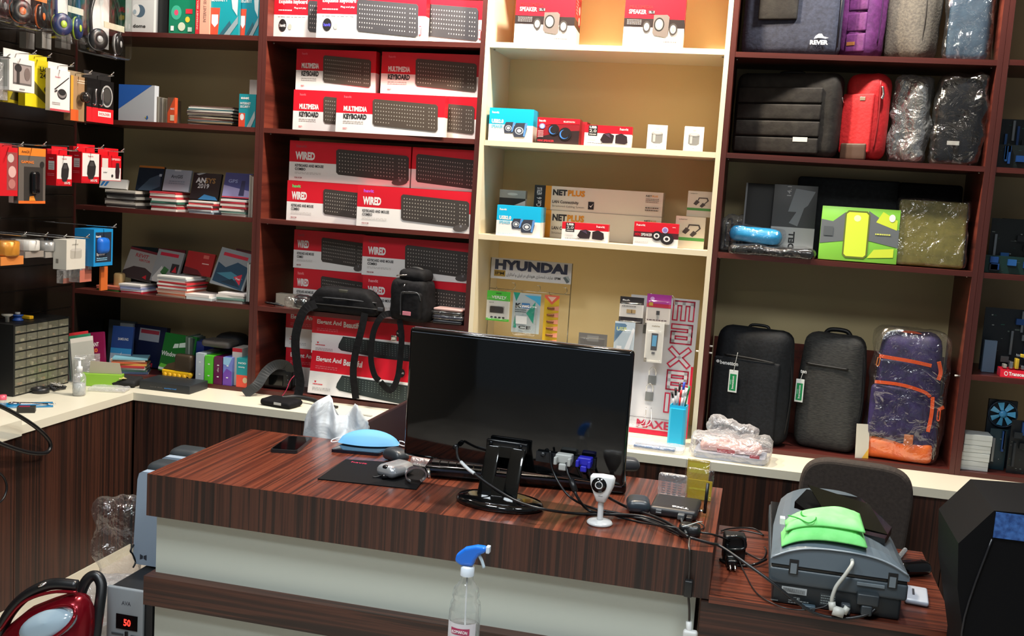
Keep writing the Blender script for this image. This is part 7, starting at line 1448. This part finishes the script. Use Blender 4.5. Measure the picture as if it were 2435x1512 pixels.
def yc3(px, py, y):
    p = fy(px, py, y)-V(.098, .07, Z5+.001); a = R_(-4); return (p.x*math.cos(a)-p.y*math.sin(a), p.x*math.sin(a)+p.y*math.cos(a), p.z)
b = B(); b.strap([yc3(695, 885, .05), yc3(680, 868, .03), yc3(655, 868, .01), yc3(632, 885, -.02), yc3(612, 915, -.05), yc3(592, 930, -.07), yc3(581, 938, -.08)], .042, .003, '#232526/.6', up=(0, 1, .2)); b.build('neck_strap', t)
b = B(); b.tube([yc3(700, 893, .02), yc3(690, 905, .0), yc3(682, 925, -.02), yc3(672, 940, -.03), yc3(663, 950, -.04)], .0018, '#b02048/.4', n=6); b.build('red_strap_edge', t)
B().tube([(.066, -.0, .085), (.078, -.006, .09), (.08, -.006, .078)], .0028, 'chrome', n=6).build('strap_lug', t)
# strap pad on worktop + card readers
t = thing('strap_pad', 'folded black strap pad with white mark lying over the worktop edge', 'strap', (.225, -.165, CT+.001), R_(-10))
b = B(); b.soft(0, 0, .014, (.075, .05, .013), .012, 'fab_black', n=10, nz=.008, fr=14); b.build('pad', t); B().box(.0, .035, -.0525, -.051, .012, .022, '#b8b8b4').build('white_mark', t)
b = B(); b.tube([(-.03, .04, .02), (.0, .09, .022), (.07, .10, .02), (.12, .09, .015), (.16, .07, .01)], .009, '#141516/.5', n=8); b.build('strap_end', t)
t = thing('card_reader', 'black card reader with silver end lying before the front Elegant carton', 'card reader', (.41, -.06, Z5+.001), R_(-18)); t.location.z = CT+.001; t.location.y = -.1
B().rbox(-.035, .035, -.018, .018, 0, .009, .002, '#121214/.3').build('body', t); B().rbox(-.01, .022, -.012, .012, .0092, .012, .001, '#a8aaa4/.2/.6').build('silver_card', t)
t = thing('memory_card', 'small white and silver card lying on the worktop right of white bag', 'card', (.595, -.165, CT+.001), R_(-6)); B().rbox(-.03, .03, -.008, .008, 0, .003, .001, '#a8aaa6/.3').build('card', t)
t = thing('card_case', 'black flat case lying on worktop behind the white carrier bag', 'case', (.43, -.17, CT+.001), R_(8)); B().rbox(-.03, .03, -.02, .02, 0, .006, .002, '#0c0d0e/.3').build('case', t)
# ================================================================ left of the desk, floor
t = thing('voltage_stabilizer', 'grey stabilizer box with red digital display on floor left of desk', 'stabilizer', (.205, -1.195, 0), 0)
b = B(); b.rbox(-.072, .085, .012, .34, .0, .285, .004, '#1b1c1e/.45'); b.build('casing', t)
b = B(); b.rbox(-.074, .060, -.004, .0118, .0, .292, .006, '#8a8f92/.35'); fr_ = b.build('front_panel', t)
b = B(); b.box(-.036, .042, -.006, -.0042, .155, .205, '#0a0a0b/.15'); dsp = b.build('display', t)
b = B(); b.text('50', (-.008, -.0064, .167), (.026, 0, 0), (0, 0, .024), 'led_red', bold=.03); b.build('digits', dsp)
b = B(); b.text('AVA', (-.018, -.0046, .236), (.034, 0, 0), (0, 0, .014), '#4a4e54'); b.build('logo', t)
for x in (-.03, .04): B().rbox(x-.022, x+.022, -.007, -.0042, .134, .140, .001, '#4a4e52/.3').build('slot_button', t)
B().soft(.003, -.006, .137, (.006, .003, .012), .0025, '#1a1b1d/.3', n=6).build('rocker', t)
for i, (px0, px1, pt, y, lab) in enumerate([(327, 367, 1122, -1.0, 'front tall pale grey appliance with dark rounded top left of the desk'), (382, 442, 1088, -.80, 'rear pale grey appliance with dark top peeping over the desk left edge')]):
    p = fy(px0, pt+10, y); zt_ = fy((px0+px1)/2, pt, y).z; zb_ = .293 if i == 0 else 0
    t = thing('appliance', lab, 'appliance', (p.x-.0, y, zb_), 0)
    b = B(); hgt = zt_-zb_
    w2 = .17 if i == 0 else .11
    b.prism([(-.012 if i == 0 else 0, 0.02), (0, -.0) if i else (0, .0), (w2, 0), (w2, hgt), (.018, hgt), (.006, hgt-.008), (0, hgt-.03)], '#8f9fb0/.4', 0, .03); b.build('side_panel', t)
    b = B(); b.soft(w2/2+.01, .085, hgt-.0-.01, (w2/2+.01, .05, .03), .028, '#2c3236/.45', n=9); b.build('dark_top', t)
    b = B(); b.box(.01, w2, .031, .13, 0, hgt-.045, '#7a8794/.45'); b.build('body', t)
    if i == 0: b = B(); b.prints([('p', [(0, 0), (.45, .25), (.45, .75), (0, 1)], '#2c3440'), ('p', [(.55, .25), (1, 0), (1, 1), (.55, .75)], '#2c3440')], (.016, -.0004, .018), (.026, 0, 0), (0, 0, .02)); b.build('logo', t)
vc('thin black cable rising from the stabilizer beside the grey appliance', [(.11, -1.02, .288), (.105, -1.0, .30), (.1, -1.01, .33), (.098, -1.02, .345), (.097, -1.0, .36)], .003)
t = thing('clear_bag', 'crumpled clear plastic bag standing left of the grey appliance', 'plastic bag', (.0, -.93, 0), R_(20))
b = B(); b.soft(-.01, 0, .33, (.07, .05, .15), .03, 'film', n=18, nz=.045, fr=9, seed=12); b.build('upper_bag', t)
b = B(); b.soft(-.02, 0, .10, (.10, .06, .10), .03, 'film_fog', n=14, nz=.03, fr=10, seed=3); b.build('lower_bag', t)
# red vacuum cleaner
t = thing('vacuum_cleaner', 'dark red vacuum cleaner with clear window and black hose on the floor', 'vacuum cleaner', (.03, -1.36, 0), R_(8))
vs = []; fs = []; prof = [(-.17, .12, .02), (-.15, .15, .045), (-.11, .205, .075), (-.05, .26, .095), (.02, .295, .105), (.08, .32, .105), (.12, .318, .09), (.14, .29, .06), (.148, .24, .03)]
ring = 18
for (x, zt_, hw_) in prof:
    for j in range(ring):
        a = 2*math.pi*j/ring; c_, s_ = math.cos(a), math.sin(a); zb_ = .085
        zz_ = zb_+(zt_-zb_)*(max(s_, 0)**.75) if s_ > 0 else zb_+.02*s_
        vs.append((x, hw_*c_, zz_))
for i in range(len(prof)-1):
    for j in range(ring): fs.append((i*ring+j, (i+1)*ring+j, (i+1)*ring+(j+1) % ring, i*ring+(j+1) % ring))
fs += [tuple(range(ring)), tuple(reversed(range((len(prof)-1)*ring, len(prof)*ring)))]
b = B(); b.add(vs, fs, 'metal_red', True); b.build('shell', t)
b = B(); b.tube([(-.165, -.02, .095), (-.12, -.062, .085), (-.05, -.098, .082), (.04, -.112, .082), (.12, -.10, .085), (.16, -.05, .09)], .0075, '#9aa4ac/.2/.8', n=8, sm=5); b.build('silver_band', t)
b = B(); b.soft(-.0, 0, .045, (.15, .10, .045), .03, '#15171a/.35', n=9, taper=-.05); b.build('base', t)
M = T(.05, -.078, .245, rx=R_(-32), ry=R_(-24)); S = M @ Matrix.Diagonal((1, 1, .55, 1))
b = B(); b.lathe([(0, .0), (.09, .0), (.084, .01), (.06, .022), (0, .028)], '#8fa2ae/.12', 28, cap=False, M=M @ Matrix.Rotation(R_(90), 4, 'X') @ Matrix.Diagonal((1, .52, 1, 1))); b.build('clear_window', t)
b = B(); b.tube([(.05+.098*math.cos(a)*math.cos(R_(24)), -.086+.028*math.sin(a), .247+.043*math.sin(a)+.042*math.cos(a)) for a in [R_(d_) for d_ in range(0, 361, 24)]], .006, 'metal_red', n=8, sm=2); b.build('window_rim', t)
b = B(); b.tube([(-.15, -.01, .14), (-.12, -.015, .225), (-.06, -.015, .30), (.02, -.01, .345), (.10, -.0, .345)], .018, '#141517/.3', n=10, sm=5); b.build('handle', t)
b = B(); b.tube([(-.13, -.035, .19), (-.06, -.036, .285), (.03, -.03, .328), (.11, -.02, .332)], .005, 'metal_red', n=7, sm=5); b.build('handle_stripe', t)
B().lathe([(0, 0), (.017, 0), (.015, .006), (0, .008)], 'chrome', 20, cap=False, M=T(-.0, -.02, .345, ry=R_(-25))).build('button', t)
b = B(); b.tube([(.07, .06, .26), (.085, .08, .325), (.112, .09, .345), (.138, .08, .318), (.146, .05, .25), (.146, .02, .14), (.14, -.0, .04)], .017, '#101113/.35', n=12, sm=6); b.build('hose', t)
# ================================================================ right foreground box, papers
t = thing('computer_case', 'large black case with blue metallic top panel at right edge', 'computer case', (2.66, -1.6, 0))
P_ = [fy(*p, -1.6) for p in [(2300, 1600), (2277, 1400), (2279, 1292), (2364, 1214), (2460, 1214)]]
out = [(P_[0].x-2.66+.005, 0), (P_[0].x-2.66+.002, P_[0].z), (P_[1].x-2.66, P_[1].z), (P_[2].x-2.66, P_[2].z), (P_[3].x-2.66, P_[3].z), (.42, P_[3].z+.02), (.42, 0)]
b = B(); b.prism(out[::-1], 'matte_black', 0, .28); o = b.build('casing', t)
zb_ = fy(2370, 1278, -1.6).z
b = B(); b.box(P_[3].x-2.66+.004, .40, -.003, -.0004, zb_, P_[3].z-.002, 'blue_metal'); b.build('blue_panel', t)
b = B(); b.tube([(P_[3].x-2.66+.002, -.003, zb_-.004), (P_[3].x-2.66-.035, -.003, .75), (P_[3].x-2.66-.03, -.003, .6)], .0025, '#1c1c1f/.3', n=6); b.build('seam', t)
q = fy(2262, 1460, -1.3)
b = B(); b.box(-.05, .05, 0, .002, -.05, .05, '#c8ccd0/.4'); b.prints([('r', 0, .7, 1, 1, '#3a8ac0')], (-.05, 0, -.05), (.1, 0, 0), (0, 0, .1))
t = thing('stool', 'low black stool holding a paper between side table and black case', 'stool', (2.76, -1.12, 0)); B().box(-.07, .1, -.12, .12, .40, .42, '#101012/.4').build('seat', t)
for sx_ in (-.05, .08):
    for sy_ in (-.1, .1): B().box(sx_-.01, sx_+.01, sy_-.01, sy_+.01, 0, .3998, '#101012/.4').build('leg', t)
b = B(); b.box(-.06, .06, -.09, .09, 0, .0015, '#c8ccd0/.4'); b.prints([('r', 0, .72, 1, 1, '#3a8ac0')], (-.06, -.09, .0016), (.12, 0, 0), (0, .18, 0)); tag(b.build('paper', loc=(2.76, -1.13, .4206), rot=R_(-20)), 'white and blue paper between the side table and black case', 'paper')
# ================================================================ spray bottle in front
t = thing('stool', 'small low stand under the spray bottle below the picture edge', 'stand', (1.485, -1.765, 0))
B().lathe([(0, .50), (.085, .50), (.085, .52), (0, .52)], '#2a2522/.5', 30, cap=False).build('top', t); B().lathe([(.02, 0), (.02, .4995)], '#2a2522/.5', 16).build('post', t); B().lathe([(0, 0), (.08, 0), (.08, .012), (0, .012)], '#2a2522/.5', 24, cap=False, M=T(0, 0, .0)).build('foot', t)
t = thing('spray_bottle', 'clear spray bottle with blue trigger head in front of the desk', 'spray bottle', (1.485, -1.76, .5206), R_(0))
zo = .5206
def zl_(v): return v-zo
B().lathe([(0, 0), (.034, 0), (.038, .006), (.038, .13), (.036, .145), (.030, .155), (.033, .165), (.030, .18), (.019, .195), (.0155, .20), (.0155, .212)], 'clear_bottle', 30, cap=False).build('body', t)
B().lathe([(0, .003), (.036, .003), (.0365, .09), (0, .09)], 'clear_bottle', 24, cap=False).build('liquid', t)
lb = B(); n_ = 14; vs = []; 
for i in range(n_+1):
    a = R_(-150+120*i/n_); vs += [(.0388*math.cos(a), .0388*math.sin(a), .012), (.0388*math.cos(a), .0388*math.sin(a), .105)]
lb.add(vs, [(2*i, 2*i+2, 2*i+3, 2*i+1) for i in range(n_)], '#d0ccd0/.4', True)
vs = []
for i in range(9):
    a = R_(-125+70*i/8); vs += [(.0391*math.cos(a), .0391*math.sin(a), .078), (.0391*math.cos(a), .0391*math.sin(a), .094)]
lb.add(vs, [(2*i, 2*i+2, 2*i+3, 2*i+1) for i in range(8)], '#a83058/.4', True)
lb.text('KOMAKON', (-.019, -.0395, .082), (.038, 0, 0), (0, 0, .008), '#e8e4e6', bold=.03)
lb.add([(-.004, -.0394, .03), (.016, -.0385, .03), (.012, -.039, .052), (.003, -.0394, .066)], [(0, 1, 2, 3)], '#c04a6a'); lb.build('label', t)
B().tube([(0, 0, .21), (.002, 0, .10), (.006, 0, .02)], .0022, '#d8dcdc/.3', n=6, sm=3).build('dip_tube', t)
B().lathe([(.0165, .2125), (.0165, .232), (.012, .236), (0, .236)], '#c4ccd4/.3', 22, cap=False).build('collar', t)
hb = B(); hb.prism([(-.016, .236), (-.031, .245), (-.028, .262), (-.008, .280), (.02, .289), (.043, .289), (.043, .276), (.028, .268), (.018, .252), (.014, .238)], 'blue_trans', -.011, .011); o = hb.build('trigger_head', t); bv = o.modifiers.new('b', 'BEVEL'); bv.width = .006; bv.segments = 3
B().rbox(.0432, .052, -.008, .008, .274, .291, .002, '#c8d4e0/.3').build('nozzle', t)
hb = B(); hb.tube([(.026, 0, .266), (.034, 0, .252), (.04, 0, .236)], .004, '#b8ccd8/.2', n=7, sm=3); hb.build('trigger', t)
